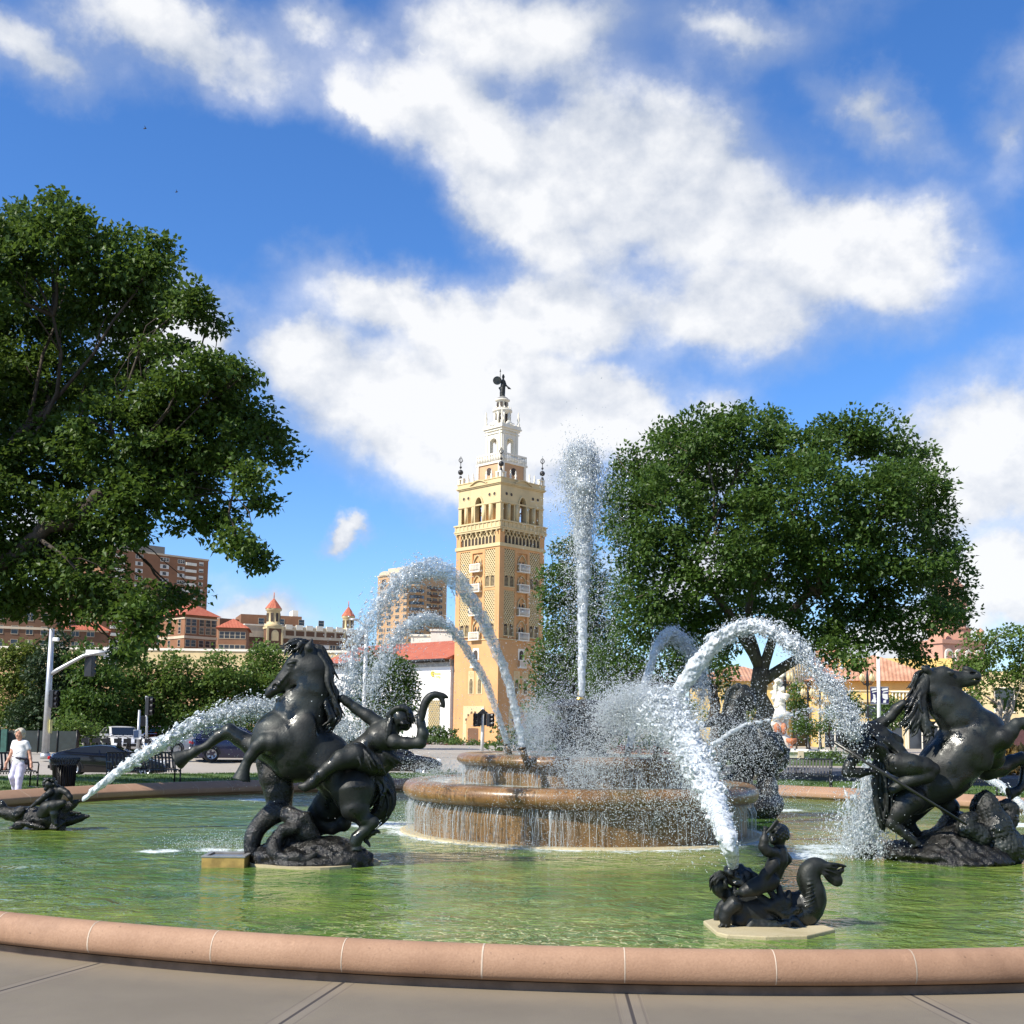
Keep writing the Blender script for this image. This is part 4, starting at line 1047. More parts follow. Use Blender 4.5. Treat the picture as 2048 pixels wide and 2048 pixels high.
def jet(name, label, path, nb, spread, material, dens=1.0, rag=1.0, res=.02, ndrop=600, dropw=3.0, dropfall=.5, group='water jets arching over the tiers', seed=1, cend=1.0, dmax=.013):
    """path (px, py, Y, radius_m); a stream that leaves the nozzle solid and tears into lumps; spread(t) widens it"""
    g = np.random.default_rng(seed)
    P = []
    for (px, py, Y, r) in path: q = at(px, py, Y); P.append((q.x, q.y, q.z, r))
    S_ = np.array(smooth_path(P, 12)); n = len(S_)
    L = np.concatenate([[0], np.cumsum(np.linalg.norm(np.diff(S_[:, :3], axis=0), axis=1))]); L /= L[-1]
    prims = []
    for i in range(n - 1):                      # core
        t = L[i]; wob = g.normal(0, 1, 3) * S_[i, 3] * .25 * t * rag
        if t < cend and (t < .35 or g.random() < dens * (1.25 - t * .75)):
            prims.append(cap(S_[i, :3] + wob, S_[i, 3] * (1 - .5 * min(1, t * rag)) * (.95 - .25 * min(1, t * 2)), S_[i + 1, :3] + wob, S_[i + 1, 3] * (1 - .5 * min(1, t * rag)) * (.95 - .25 * min(1, t * 2)), .02))
    for _ in range(int(nb * 3.0)):
        t = g.random() ** .8 * min(1, cend + .15)
        f = t * (n - 2); i = int(f); u = f - i
        c = S_[i] * (1 - u) + S_[i + 1] * u
        d = S_[i + 1, :3] - S_[i, :3]; d /= np.linalg.norm(d) + 1e-9
        off = g.normal(0, 1, 3) * spread(t) * rag
        off[2] -= abs(g.normal(0, 1)) * spread(t) * .6 * t
        p = c[:3] + off
        r = c[3] * g.uniform(.05, .23) * (1 - .6 * min(1, t / cend))
        l = r * g.uniform(.3, 3.2)
        tw = d + g.normal(0, .45, 3) * t
        prims.append(cap(p - tw * l, r * .6, p + tw * l, r, .025 * (1 - .4 * t)))
    V, Fq = field_mesh([p for p in prims if max(p[2], p[4]) > res * .4], res, (lambda A, B: (lambda X, Y, Z: A(X, Y, Z) + B(X, Y, Z)))(ripple(.010 * rag, 48, seed), ripple(.006, 110, seed + 40)))
    o0 = Vector(S_[0, :3])
    o = link(name, npmesh(name, V - np.array(o0), Fq, material, True), None, o0)
    tag(o, label, 'water jet', group)
    if ndrop:
        # torn ligaments: a dense fringe along the stream plus a wider veil that falls away from it
        for (m, kx, fall, lo, hi, st) in ((int(ndrop * 2.0), .62, .10, .004, dmax, 3.4), (int(ndrop * .6), dropw * .75, dropfall, .0035, dmax * .8, 2.0)):
            t = g.random(m) ** .55; i = np.minimum((t * (n - 1)).astype(int), n - 2)
            sp_ = np.array([spread(x) for x in t])[:, None]
            Q = S_[i, :3] + g.normal(0, 1, (m, 3)) * (sp_ * kx * .7 + S_[i, 3:4] * .55 * (.35 + .65 * t[:, None]))
            Q[:, 2] -= np.abs(g.normal(0, 1, m)) * fall * t * sp_[:, 0] * 8
            v = S_[i + 1, :3] - S_[i, :3]; v /= np.linalg.norm(v, axis=1)[:, None] + 1e-9
            v = v + g.normal(0, .35, (m, 3)) * (.3 + t[:, None]); v *= g.uniform(1, st, m)[:, None]
            add_drops(Q, lo, hi, v)
    return o
# side arcs from the upper tier
jet('water_jet', 'taller clear water arc springing left from the upper tier in front of the ornate tower', [(1047, 1500, 18.6, .050), (1017, 1363, 18.4, .085), (987, 1288, 18.2, .11), (960, 1230, 18.0, .14), (932, 1187, 17.8, .17), (903, 1150, 17.6, .19), (865, 1136, 17.3, .17), (827, 1143, 17.0, .16), (790, 1172, 16.7, .13), (757, 1215, 16.5, .11), (722, 1268, 16.2, .11), (703, 1325, 16.0, .12), (690, 1390, 15.9, .10)], 620, lambda t: .012 + .17 * max(0, t - .18), M_arc, .8, 1.0, .017, 3600, seed=3)
jet('water_jet', 'lower clear water arc crossing the tower base and falling behind the left horse', [(1016, 1492, 20.4, .050), (987, 1406, 20.0, .07), (967, 1354, 19.8, .085), (937, 1306, 19.5, .10), (905, 1260, 19.2, .13), (866, 1237, 18.9, .14), (833, 1242, 18.6, .13), (799, 1262, 18.3, .11), (778, 1297, 18.1, .09), (757, 1338, 17.9, .08), (738, 1380, 17.7, .07)], 430, lambda t: .010 + .13 * max(0, t - .25), M_arc, .75, 1.0, .017, 2600, seed=4)
jet('water_jet', 'short white water arc rising behind the spray against the dark oak', [(1256, 1500, 21.3, .055), (1276, 1423, 21.4, .085), (1293, 1357, 21.5, .10), (1315, 1293, 21.6, .13), (1338, 1268, 21.7, .16), (1362, 1276, 21.8, .14), (1384, 1305, 21.9, .12), (1400, 1350, 22, .09), (1408, 1400, 22, .07)], 380, lambda t: .015 + .12 * max(0, t - .2), M_jet, .85, 1.0, .018, 3000, seed=5)
jet('water_jet', 'big white water arc curving from the upper tier down to the crouching spear rider', [(1315, 1503, 18.6, .055), (1332, 1457, 18.5, .10), (1358, 1383, 18.3, .14), (1389, 1338, 18.1, .17), (1423, 1295, 17.9, .17), (1458, 1265, 17.7, .16), (1497, 1252, 17.5, .13), (1541, 1258, 17.2, .12), (1584, 1283, 16.9, .10), (1610, 1308, 16.8, .09), (1645, 1355, 16.6, .07), (1668, 1370, 16.5, .08), (1681, 1405, 16.4, .08), (1698, 1430, 16.3, .07), (1706, 1460, 16.2, .05)], 800, lambda t: .02 + .085 * max(0, t - .10), M_foam, .8, 1.1, .016, 7000, seed=6, cend=.8)
# spouts of the putti
jet('water_jet', 'broad white spout rising from the conch of the right front putto towards the centre', [(1468, 1735, Y4 + .06, .040), (1457, 1683, 10.4, .080), (1440, 1630, 11.6, .12), (1420, 1580, 12.7, .14), (1403, 1545, 13.6, .17), (1385, 1498, 14.7, .20), (1363, 1457, 15.6, .22), (1338, 1425, 16.4, .22), (1300, 1396, 17.2, .2), (1255, 1398, 18.0, .16), (1215, 1425, 18.6, .12)], 1300, lambda t: .008 + .17 * t, M_foam, .9, 1.0, .015, 17000, 1.6, .30, seed=7, cend=.62, dmax=.011)
jet('water_jet', 'white spout shot from the beak of the left dolphin up to the rearing horse', [(166, 1600, Y5 - .0, .030), (215, 1560, Y5 + .1, .075), (269, 1521, Y5 + .2, .105), (323, 1487, Y5 + .3, .12), (377, 1455, Y5 + .4, .11), (431, 1432, Y5 + .5, .11), (480, 1416, Y5 + .6, .10), (530, 1411, Y5 + .7, .09), (590, 1420, Y5 + .8, .08), (650, 1436, Y5 + .9, .08), (710, 1460, Y5 + 1, .07)], 1000, lambda t: .008 + .15 * t, M_foam, .85, 1.0, .015, 7000, 1.7, .3, seed=8, cend=.62)
jet('water_jet', 'thin torn water stream crossing in front of the horse group behind the tiers', [(1400, 1520, 21.0, .04), (1440, 1480, 21, .05), (1490, 1450, 21, .05), (1536, 1440, 21, .05), (1583, 1428, 21, .045), (1627, 1418, 21, .05), (1668, 1430, 21, .04)], 130, lambda t: .03 + .04 * t, M_jet, .7, 1.1, .024, 250, seed=9)
jet('water_jet', 'thin water stream at the right edge sinking towards the bear', [(1975, 1556, 19, .05), (2000, 1570, 18.8, .07), (2030, 1596, 18.6, .09), (2060, 1630, 18.4, .11)], 60, lambda t: .03, M_jet, .9, .7, .022, 150, seed=10)
jet('water_jet', 'white water falling beside the crouching rider onto the pool', [(1738, 1528, Y2 + .35, .07), (1736, 1580, Y2 + .3, .12), (1728, 1640, Y2 + .25, .18), (1720, 1700, Y2 + .2, .24)], 260, lambda t: .06 + .22 * t, M_arc, .5, .9, .024, 2600, 2.2, .3, seed=11)
# the central plume
tp = [(1163, 1388, 20.5, .055), (1164, 1320, 20.5, .085), (1165, 1250, 20.5, .11), (1166, 1170, 20.5, .14), (1168, 1090, 20.5, .22), (1168, 1020, 20.5, .32), (1166, 965, 20.5, .40), (1163, 928, 20.5, .30), (1162, 900, 20.5, .12)]
jet('water_jet', 'tall vertical white plume shooting up from the gilt nozzle of the central bowl', tp, 1700, lambda t: .008 + (.17 * max(0, t - .5) * 1.1 if t < .93 else .08), M_foam, .9, .9, .018, 11000, 1.2, .25, seed=12, cend=.98, dmax=.015)
def spray(n, px, py, Y, sx, sy, sY, r0=.005, r1=.017):
    "a puff of droplets round one place, spread given in photo px and metres"
    q = at(px, py, Y); k = Y / FPX
    n = int(n * 1.5)
    P = np.stack([rng.normal(q.x, sx * k, n), rng.normal(q.y, sY, n), rng.normal(q.z, sy * k, n)], 1)
    add_drops(P[P[:, 2] > ZW], r0 * .85, r1 * .72)
# water falling back round the plume
for _ in range(46):
    px = rnd.gauss(1163, 36); py = rnd.uniform(960, 1240); m = rnd.randint(30, 90)
    if px > 1155 and py < 1050 and px < 1180: continue
    spray(m, px, py, 20.5 + rnd.uniform(-.5, .5), 9, 60, .12, .006, .02)
spray(2300, 1150, 1250, 20.5, 55, 95, .6, .004, .014)
spray(1200, 1130, 1340, 20.3, 60, 60, .6, .004, .014)
spray(500, 1112, 1060, 20.5, 22, 70, .4, .005, .016)
spray(700, 1200, 1180, 20.5, 26, 100, .4, .006, .02)
# mist heaped on the upper tier
spray(9000, 1068, 1465, 20.0, 24, 32, .35, .004, .011)
spray(4200, 1100, 1440, 20.0, 40, 40, .5, .004, .012)
spray(7500, 1258, 1425, 19.0, 60, 36, .6, .005, .016)
spray(3500, 1330, 1440, 18.0, 45, 40, .6, .005, .017)
spray(3600, 1230, 1490, 18.6, 80, 40, .6, .004, .014)
spray(5200, 1170, 1548, 17.9, 34, 34, .25, .004, .014)
spray(3000, 1150, 1520, 18.2, 70, 22, .3, .004, .013)
spray(3400, 1290, 1590, 16.2, 80, 55, .5, .004, .012)
spray(1800, 1130, 1620, 16.6, 110, 45, .4, .003, .010)
spray(3200, 1400, 1560, 15.0, 45, 70, .6, .004, .014)
spray(2600, 1460, 1490, 21.0, 50, 50, .5, .005, .016)
spray(1600, 1520, 1480, 21.5, 40, 60, .5, .005, .016)
spray(1200, 1560, 1590, 21.5, 30, 30, .4, .004, .013)
spray(2600, 880, 1545, 18.6, 40, 16, .5, .004, .012)
spray(1200, 840, 1640, 17.5, 40, 20, .3, .004, .011)
spray(1500, 830, 1400, 18.2, 60, 60, .8, .004, .012)
spray(1000, 700, 1400, 16.2, 30, 40, .4, .005, .015)
spray(1300, 740, 1450, 17.0, 40, 28, .4, .005, .016)
spray(2200, 1716, 1660, Y2 + .2, 34, 42, .3, .004, .014)
spray(1400, 1690, 1700, Y2 - .1, 50, 14, .3, .004, .012)
spray(1200, 430, 1690, Y1 + .9, 46, 12, .3, .004, .011)
spray(500, 560, 1560, Y1 + .6, 70, 80, .4, .003, .009)
spray(700, 960, 1690, 15.9, 160, 10, .2, .004, .010)
P, Q, DD = (np.concatenate([a[i] for a in ALLDROPS]) for i in range(3))
keep = P[:, 2] > ZW + .005; P, Q, DD = P[keep], Q[keep], DD[keep]
V, Fc = drops_mesh(P, Q, DD)
tag(link('water_spray', npmesh('water_spray', V, Fc, M_drop, True)), 'cloud of fine white droplets drifting round the fountain', 'spray', None, 'stuff')

# curtains that spill over both lips
def curtain(name, label, r, z0, z1, n, seed, ang):
    g = random.Random(seed); b_ = MB()
    for i in range(n):
        a = g.uniform(*ang)
        if mnoise.noise(Vector((a * 5, seed, 0))) + .25 * mnoise.noise(Vector((a * 17, seed, 3))) < g.uniform(-.45, .35) + .3 * max(0, math.cos(a - R(340))): continue
        w = g.uniform(.001, .004) * (1 if g.random() < .88 else 2.0); rr_ = r + g.uniform(-.05, .05)
        top = z0 - g.uniform(0, .05); bot = z1 if g.random() < .6 else z0 - (z0 - z1) * g.uniform(.25, .95)
        pts = []; m = 6
        for j in range(m + 1):
            t = j / m
            aa = a + g.gauss(0, .0016) + .004 * math.sin(t * 4 + i)
            rad = rr_ - .08 + .08 * min(1, t * 3) + g.gauss(0, .006)
            pts.append((rad * math.cos(aa), rad * math.sin(aa), top + (bot - top) * t))
        b_.tube(pts, [w * g.uniform(.5, 1.3) for _ in pts], 4, False)
    o = b_.build(name, M_jet, None, (PCX, PCY, 0)); tag(o, label, 'water curtain', None, 'stuff')
    # thin film behind the threads
    f = MB(); f.lathe([(r - .10, z1), (r - .095, z0 - .02)], (0, 0, 0), 160)
    f.build('water_film', M_curt, o)
    return o
curtain('water_curtain', 'thin white threads of water falling from the lower tier lip into the pool', 3.04, TZ1 - .26, ZW, 620, 3, (R(170), R(375)))
curtain('water_curtain', 'thin white threads of water falling from the upper tier lip into the lower tier', 2.13, TZ2 - .17, TZ1 - .02, 480, 4, (R(165), R(380)))

# ---------------------------------------------------------------- central bowl with figures, nozzles, light box
c0 = Vector((PCX, PCY, TZ2 - .3))
ctr = empty('bronze_bowl', c0, 0, 'dark bronze central bowl on a stem with creature heads and a gilt nozzle', 'fountain bowl')
U = [cap((0, 0, 0), .34, (0, 0, .5), .22, .08), cap((0, 0, .45), .2, (0, 0, .95), .30, .08), ell((0, 0, 1.12), (.58, .58, .16), .08), cap((0, 0, 1.15), .3, (0, 0, 1.28), .10, .06)]
for i in range(4):
    a = R(200 + 90 * i); v = np.array((math.cos(a), math.sin(a), 0))
    U += [cap(v * .25 + np.array((0, 0, .55)), .2, v * .62 + np.array((0, 0, .78)), .13, .06), cap(v * .62 + np.array((0, 0, .78)), .13, v * .82 + np.array((0, 0, .70)), .08, .04), cap(v * .58 + np.array((0, 0, .85)), .06, v * .56 + np.array((0, 0, 1.0)), .02, .03),
          cap(v * .3 + np.array((0, 0, .2)), .22, v * .55 + np.array((0, 0, .1)), .16, .08)]
organic('bowl', U, .02, M_rockbronze, ctr, (0, 0, 0), lambda X, Y, Z: ripple(.02, 12, 64)(X, Y, Z))
M_gilt = simple('gilt_brass', (.75, .48, .08), .15, 6, .3, .05, Metallic=.8)
n_ = MB(); n_.lathe([(.10, 1.24), (.10, 1.29), (.05, 1.33), (.045, 1.40), (.03, 1.43), (0, 1.43)], (0, 0, 0), 16); n_.build('nozzle', M_gilt, ctr)
for (px, py, Y, lean, lab) in ((1048, 1509, 18.55, -.06, 'short leaning dark pipe nozzle at the foot of the taller left arc'), (1314, 1508, 18.55, .06, 'short leaning dark pipe nozzle at the foot of the big right arc'), (1016, 1500, 20.4, -.05, 'small far pipe nozzle at the foot of the lower left arc'), (1255, 1506, 21.3, .05, 'small far pipe nozzle at the foot of the short right arc')):
    q = at(px, py, Y); b = MB()
    b.tube([(-lean * 1.5, 0, -.22), (0, 0, 0), (lean * .5, 0, .10)], [.06, .055, .05], 14); b.tube([(lean * .45, 0, .085), (lean * .55, 0, .115)], [.062, .062], 14)
    tag(b.build('water_nozzle', simple('tarnished_pipe', (.10, .07, .04), .4, 8, .35, .1, Metallic=.5), None, q), lab, 'nozzle', 'nozzles on the upper tier')
q = gz(445, 1735, ZW); lb = empty('light_box', (q.x, q.y + .25, ZW), R(2), 'low floating box with a yellow wooden frame and dark glass top beside the left horse', 'light box')
M_wood = simple('yellow_wood', (.36, .24, .07), .3, 6, .5, .2)
M_alum = simple('dull_aluminium', (.30, .30, .29), .15, 8, .45, .05, Metallic=.5)
w = MB(); w.box((0, -.26, .05), (.54, .03, .15)); w.box((0, .26, .05), (.54, .03, .15)); w.box((-.255, 0, .05), (.03, .488, .15)); w.box((.255, 0, .05), (.03, .488, .15)); bevel(w.build('frame', M_wood, lb), .004)
w = MB(); w.box((0, -.25, .135), (.56, .06, .022)); w.box((0, .25, .135), (.56, .06, .022)); w.box((-.25, 0, .135), (.06, .44, .022)); w.box((.25, 0, .135), (.06, .44, .022)); bevel(w.build('rim', M_alum, lb), .003)
w = MB(); w.box((0, 0, .118), (.44, .44, .016)); w.build('lens', simple('dark_lens', (.10, .075, .05), .3, 5, .15), lb)
# ================================================================ buildings
def wall_mat(name, c, var=.10, dirt=.25, scale=.25, rough=.85):
    def fn(b):
        v = texco('Object'); x, y, z = sep(v)
        n = noise(v, scale, 6, .65); st = noise(vmul(v, (1.2, 1.2, .12)), .9, 5, .65)
        lo = tuple(t * (1 - var) for t in c); hi = tuple(min(.9, t * (1 + var)) for t in c)
        a = mix(ss(n, .3, .7), lo, hi)
        a = mix(ss(st, .5, .78) * dirt, a, tuple(t * .55 for t in c))
        S.put(b.inputs['Base Color'], a)
        S.put(b.inputs['Normal'], bump(noise(v, 6, 4, .6), .12, .03))
    return mat(name, fn, Roughness=rough)
M_stucco = wall_mat('ochre_stucco', (.565, .315, .135), .10, .4)
M_cream = wall_mat('cream_terracotta', (.58, .46, .25), .08, .35, .6)
M_creamw = wall_mat('white_terracotta', (.74, .70, .59), .06, .3, .6)
M_hole = simple('shadowy_opening', (.05, .035, .025), .4, 2)
M_olive = simple('deep_lattice_back', (.13, .095, .04), .25, 3)
M_lead = simple('grey_lead', (.16, .16, .15))
M_iron = simple('dark_iron', (.02, .02, .02), .3, 5, .5)
M_whitewall = wall_mat('white_stucco', (.84, .82, .78), .03, .12)
def tile_fn(c1, c2, f):
    def fn(b):
        v = texco('Object'); x, y, z = sep(v)
        w = S.m('SINE', x * f); n = noise(v, 1.2, 5, .7); g = noise(v, 9, 3, .6)
        a = mix(ss(n, .3, .7), c1, c2)
        a = mix(ss(g, .5, .8) * .5, a, tuple(t * .6 for t in c1))
        S.put(b.inputs['Base Color'], a)
        S.put(b.inputs['Normal'], bump(w * .5 + .5, .8, .06))
    return fn
M_redtile = mat('red_roof_tile', tile_fn((.36, .085, .042), (.45, .135, .07), 18), Roughness=.7)
M_clay = mat('weathered_clay_tile', tile_fn((.36, .17, .10), (.52, .30, .19), 16), Roughness=.8)
M_brick = wall_mat('brown_brick', (.15, .078, .042), .15, .25)
M_brickhi = wall_mat('orange_brick', (.24, .115, .058), .12, .2)
M_trim = wall_mat('pale_trim', (.55, .46, .33), .08, .3)
M_tan = wall_mat('tan_panels', (.46, .29, .15), .06, .15)
M_yellow = wall_mat('yellow_stucco', (.70, .50, .18), .06, .2)
M_salmon = wall_mat('salmon_stucco', (.50, .27, .19), .08, .2)
M_red = simple('red_awning', (.42, .03, .03), .15, 3, .7)

def turn(k): return Matrix.Rotation(-k * math.pi / 2, 4, 'Z')
# ---------------------------------------------------------------- ornate bell tower
TY = 117.0
cor = at(994, 1480, TY); hs = 3.33
tw_c = Vector((cor.x, TY + hs * math.sqrt(2), -.4))
T = empty('bell_tower', tw_c, R(45), 'tall ochre bell tower with lattice panels, open belfry and white tiered spire', 'tower')
def tz(py, back=0.0): return at(994, py, TY + back).z + .4
def fb(mb, k, h, u0, u1, o0, o1, z0, z1):
    mb.M = turn(k); mb.bb(u0, u1, -h - o1, -h - o0, z0, z1)
def U_(f, h=hs): return (2 * f - 1) * h
def arch_pts(u0, u1, z0, zs, zt, pointed=True, n=8):
    "outline of an opening: bottom z0, springing zs, top zt"
    c = (u0 + u1) / 2; w = (u1 - u0) / 2; P = [(u0, z0), (u1, z0), (u1, zs)]
    for i in range(1, n):
        t = i / n
        a = math.pi * t
        x = c + w * math.cos(a); q = math.sin(a)
        z = zs + (zt - zs) * (q if not pointed else 1 - abs(math.cos(a)) ** 1.5)
        P.append((x, z))
    P.append((u0, zs))
    return P
def arch(mb, k, h, o, d, *a, **kw):
    mb.M = turn(k); mb.prism(arch_pts(*a, **kw), -h - o - d, -h - o)
def arch_frame(mb, k, h, o, d, u0, u1, z0, zs, zt, w, pointed=True):
    A = arch_pts(u0 - w, u1 + w, z0, zs, zt + w, pointed)[2:]; B = arch_pts(u0, u1, z0, zs, zt, pointed)[2:]
    A = [(u1 + w, z0)] + A + [(u0 - w, z0)]; B = [(u1, z0)] + B + [(u0, z0)]
    mb.M = turn(k)
    for i in range(len(A) - 1):
        q = [A[i], A[i + 1], B[i + 1], B[i]]
        mb.prism(q[::-1], -h - o - d, -h - o)
Z = {k: tz(v) for k, v in dict(sill=1088, band0=1084, band1=1057, bal1=1038, arch1=995, fr1=966, cor1=953).items()}
RD = .16
rows = [(1095, 1146, 1172), (1178, 1243, 1271)]
core = MB(); core.bb(-hs + RD, hs - RD, -hs + RD, hs - RD, -.6, Z['bal1']); core.build('inner_wall', M_stucco, T)
shell = MB()
for k in range(4):
    for (a, b_) in ((0, .10), (.335, .385), (.615, .665), (.90, 1.0)):
        u0, u1 = U_(a), U_(b_)
        if a == 0: u0 = -hs
        if b_ == 1: u1 = hs - RD if k % 2 else hs
        if a == 0 and k % 2: u0 = -hs + RD
        fb(shell, k, hs - RD, u0, u1, 0, RD, tz(1275), Z['band0'])
    for (a, b_) in ((.10, .335), (.665, .90)):
        for (p0, p1) in ((1172, 1178), (1088, 1095)):
            fb(shell, k, hs - RD, U_(a), U_(b_), 0, RD, tz(p0), tz(p1))
    fb(shell, k, hs - RD, U_(.385), U_(.615), 0, RD, tz(1100), Z['band0'])
    e = RD if k % 2 else 0
    fb(shell, k, hs - RD, -hs + e, hs - e, 0, RD, -.6, tz(1275))
    fb(shell, k, hs - RD, -hs + e, U_(.10), 0, RD, Z['band0'], Z['bal1']); fb(shell, k, hs - RD, U_(.90), hs - e, 0, RD, Z['band0'], Z['bal1'])
shell.M = None; shell.build('wall', M_stucco, T)
def lattice(k, u0, u1, z0, z1, p, w, zp=None):
    "two sets of crossing cream bars clipped to the panel"
    zp = zp or p * 1.25; mb = MB(turn(k)); y = -hs + RD - .06
    sl = zp / p
    for sgn in (1, -1):
        c = -20 * p
        while c < 40 * p:
            # line: z = z0 + sl*(u-u0)*sgn + off
            off = c * sl
            pts = []
            for u in (u0, u1):
                z = z0 + sgn * sl * (u - u0) + off
                if z0 <= z <= z1: pts.append((u, z))
            for z in (z0, z1):
                u = u0 + sgn * (z - z0 - off) / sl
                if u0 < u < u1: pts.append((u, z))
            if len(pts) >= 2 and (Vector(pts[0]) - Vector(pts[1])).length > .03:
                d = y - (.0 if sgn > 0 else .025)
                mb.bar((pts[0][0], d, pts[0][1]), (pts[1][0], d, pts[1][1]), w, .09)
            c += p
    mb.cur = 1; mb.bb(u0, u1, -hs + RD - .012, -hs + RD - .002, z0, z1)
    return mb.build('lattice_panel', [M_cream, M_olive], T)
FACES = (0, 1)
for k in FACES:
    for (a, b_) in ((.10, .335), (.665, .90)):
        u0, u1 = U_(a), U_(b_); m_ = (u0 + u1) / 2
        for (pt, pm, pb) in rows:
            lattice(k, u0, u1, tz(pm) - .15, tz(pt), (u1 - u0) / 5.0, .085)
            w = MB()
            for (x0, x1) in ((u0 + .08, m_ - .09), (m_ + .09, u1 - .08)):
                w.cur = 0; arch(w, k, hs - RD, .004, .012, x0, x1, tz(pb) + .12, tz(pm) - .38, tz(pm) + .12)
                w.cur = 1; arch_frame(w, k, hs - RD, .0, .13, x0, x1, tz(pb) + .12, tz(pm) - .38, tz(pm) + .12, .06)
                for q in range(7):
                    z = tz(pb) + .2 + q * .13; w.M = turn(k); w.bb(x0 + .03, x1 - .03, -hs + RD - .05, -hs + RD - .02, z, z + .03)
            w.cur = 1; fb(w, k, hs - RD, u0, u1, 0, .22, tz(pb), tz(pb) + .10)
            w.M = None; w.build('window', [M_hole, M_cream], T)
    # middle column: arched windows with balconies
    for (pt, pb) in ((1103, 1137), (1145, 1178), (1189, 1226), (1236, 1276)):
        u0, u1 = U_(.415), U_(.585); zb = tz(pb); zt = tz(pt); m_ = (u0 + u1) / 2
        w = MB(); w.cur = 1; arch_frame(w, k, hs - RD, 0, .20, u0 + .05, u1 - .05, zb + .1, zt - .62, zt - .08, .08)
        w.cur = 2; arch(w, k, hs - RD, .002, .02, u0 + .05, u1 - .05, zb + .1, zt - .62, zt - .08)
        for (x0, x1) in ((u0 + .15, m_ - .06), (m_ + .06, u1 - .15)):
            w.cur = 0; arch(w, k, hs - RD, .024, .02, x0, x1, zb + .1, zt - 1.05, zt - .66)
        w.cur = 1; w.M = turn(k); w.tube([(m_, -hs + RD - .08, zb + .1), (m_, -hs + RD - .08, zt - 1.0)], .04, 6)
        w.M = None; w.build('window', [M_hole, M_cream, M_stucco], T)
        bl = MB(); x0, x1 = U_(.385), U_(.615)
        fb(bl, k, hs, x0, x1, -RD + .01, .42, zb - .12, zb); fb(bl, k, hs, x0, x1, .34, .42, zb + .66, zb + .76)
        for sx in (x0 + .04, x1 - .04): fb(bl, k, hs, sx - .04, sx + .04, .0, .34, zb + .66, zb + .76); fb(bl, k, hs, sx - .05, sx + .05, .33, .43, zb, zb + .66)
        for i in range(9):
            u = x0 + .13 + (x1 - x0 - .26) * i / 8; bl.M = turn(k)
            bl.tube([(u, -hs - .38, zb), (u, -hs - .38, zb + .2), (u, -hs - .38, zb + .66)], [.03, .05, .028], 6)
        bl.M = None; bl.build('balcony', M_creamw, T)
    # niche with small balcony, paired tall windows, portal
    w = MB(); w.cur = 1; fb(w, k, hs, U_(.43), U_(.57), -.02, .03, tz(1318), tz(1294)); w.cur = 0; arch(w, k, hs, .03, .02, U_(.455), U_(.545), tz(1318), tz(1304), tz(1298), pointed=False)
    w.cur = 1; fb(w, k, hs, U_(.42), U_(.58), -.01, .35, tz(1334), tz(1333) + .08); fb(w, k, hs, U_(.42), U_(.58), .28, .35, tz(1319), tz(1319) + .1)
    for i in range(6): fb(w, k, hs, U_(.43 + .026 * i), U_(.442 + .026 * i), .29, .34, tz(1333), tz(1319))
    w.M = None; w.build('niche', [M_hole, M_creamw], T)
    for (a, b_) in ((.34, .47), (.53, .66)):
        w = MB(); w.cur = 1; fb(w, k, hs, U_(a), U_(b_), -.02, .035, tz(1388), tz(1340)); w.cur = 0; arch(w, k, hs, .036, .02, U_(a) + .2, U_(b_) - .2, tz(1386), tz(1362), tz(1356))
        w.cur = 1
        for q in range(12):
            z = tz(1385) + q * .13; w.M = turn(k); w.bb(U_(a) + .24, U_(b_) - .24, -hs - .09, -hs - .058, z, z + .035)
        w.cur = 2
        for (x, z) in [(-.5, 1348), (0, 1348), (.5, 1348), (-.25, 1352), (.25, 1352), (-.25, 1344), (.25, 1344)]:
            m_ = (U_(a) + U_(b_)) / 2; w.M = turn(k); w.box((m_ + x * .5, -hs - .037, tz(z)), (.13, .008, .13))
        w.M = None; w.build('window', [M_hole, M_cream, M_stucco], T)
    p_ = MB(); p_.cur = 1; fb(p_, k, hs, U_(.24), U_(.72), -.02, .06, -.5, tz(1412)); p_.cur = 0; arch(p_, k, hs, .061, .03, U_(.32), U_(.64), -.5, tz(1448), tz(1427), pointed=False)
    p_.cur = 2; arch(p_, k, hs, .092, .02, U_(.36), U_(.60), -.5, tz(1458), tz(1457), pointed=False)
    for i in range(13):
        a = math.pi * (i + .5) / 13; r = (U_(.64) - U_(.32)) / 2 + .12; m_ = (U_(.32) + U_(.64)) / 2
        p_.cur = 3 if i % 2 else 1; p_.M = turn(k); p_.box((m_ + r * math.cos(a), -hs - .085, tz(1448) + r * 1.0 * math.sin(a)), (.22, .05, .22))
    p_.M = None; p_.build('portal', [M_stucco, M_cream, M_brick, M_brick], T)
    # lattice arcade under the balustrade
    u0, u1 = U_(.10), U_(.90); lattice(k, u0, u1, tz(1071), Z['band1'] - .02, (u1 - u0) / 10, .10, .75)
    w = MB()
    for i in range(10):
        x0 = u0 + (u1 - u0) * i / 10 + .07; x1 = x0 + (u1 - u0) / 10 - .14
        w.cur = 0; arch(w, k, hs - RD, .004, .012, x0, x1, tz(1083), tz(1074), tz(1066)); w.cur = 1; fb(w, k, hs - RD, x1, x1 + .14, 0, .12, tz(1083), tz(1070))
    w.M = None; w.build('arcade', [M_hole, M_cream], T)
def ringbox(mb, h, t, z0, z1):
    "square ring of thickness t round half-side h"
    mb.bb(-h, h, -h, -h + t, z0, z1); mb.bb(-h, h, h - t, h, z0, z1); mb.bb(-h, -h + t, -h + t, h - t, z0, z1); mb.bb(h - t, h, -h + t, h - t, z0, z1)
c_ = MB()
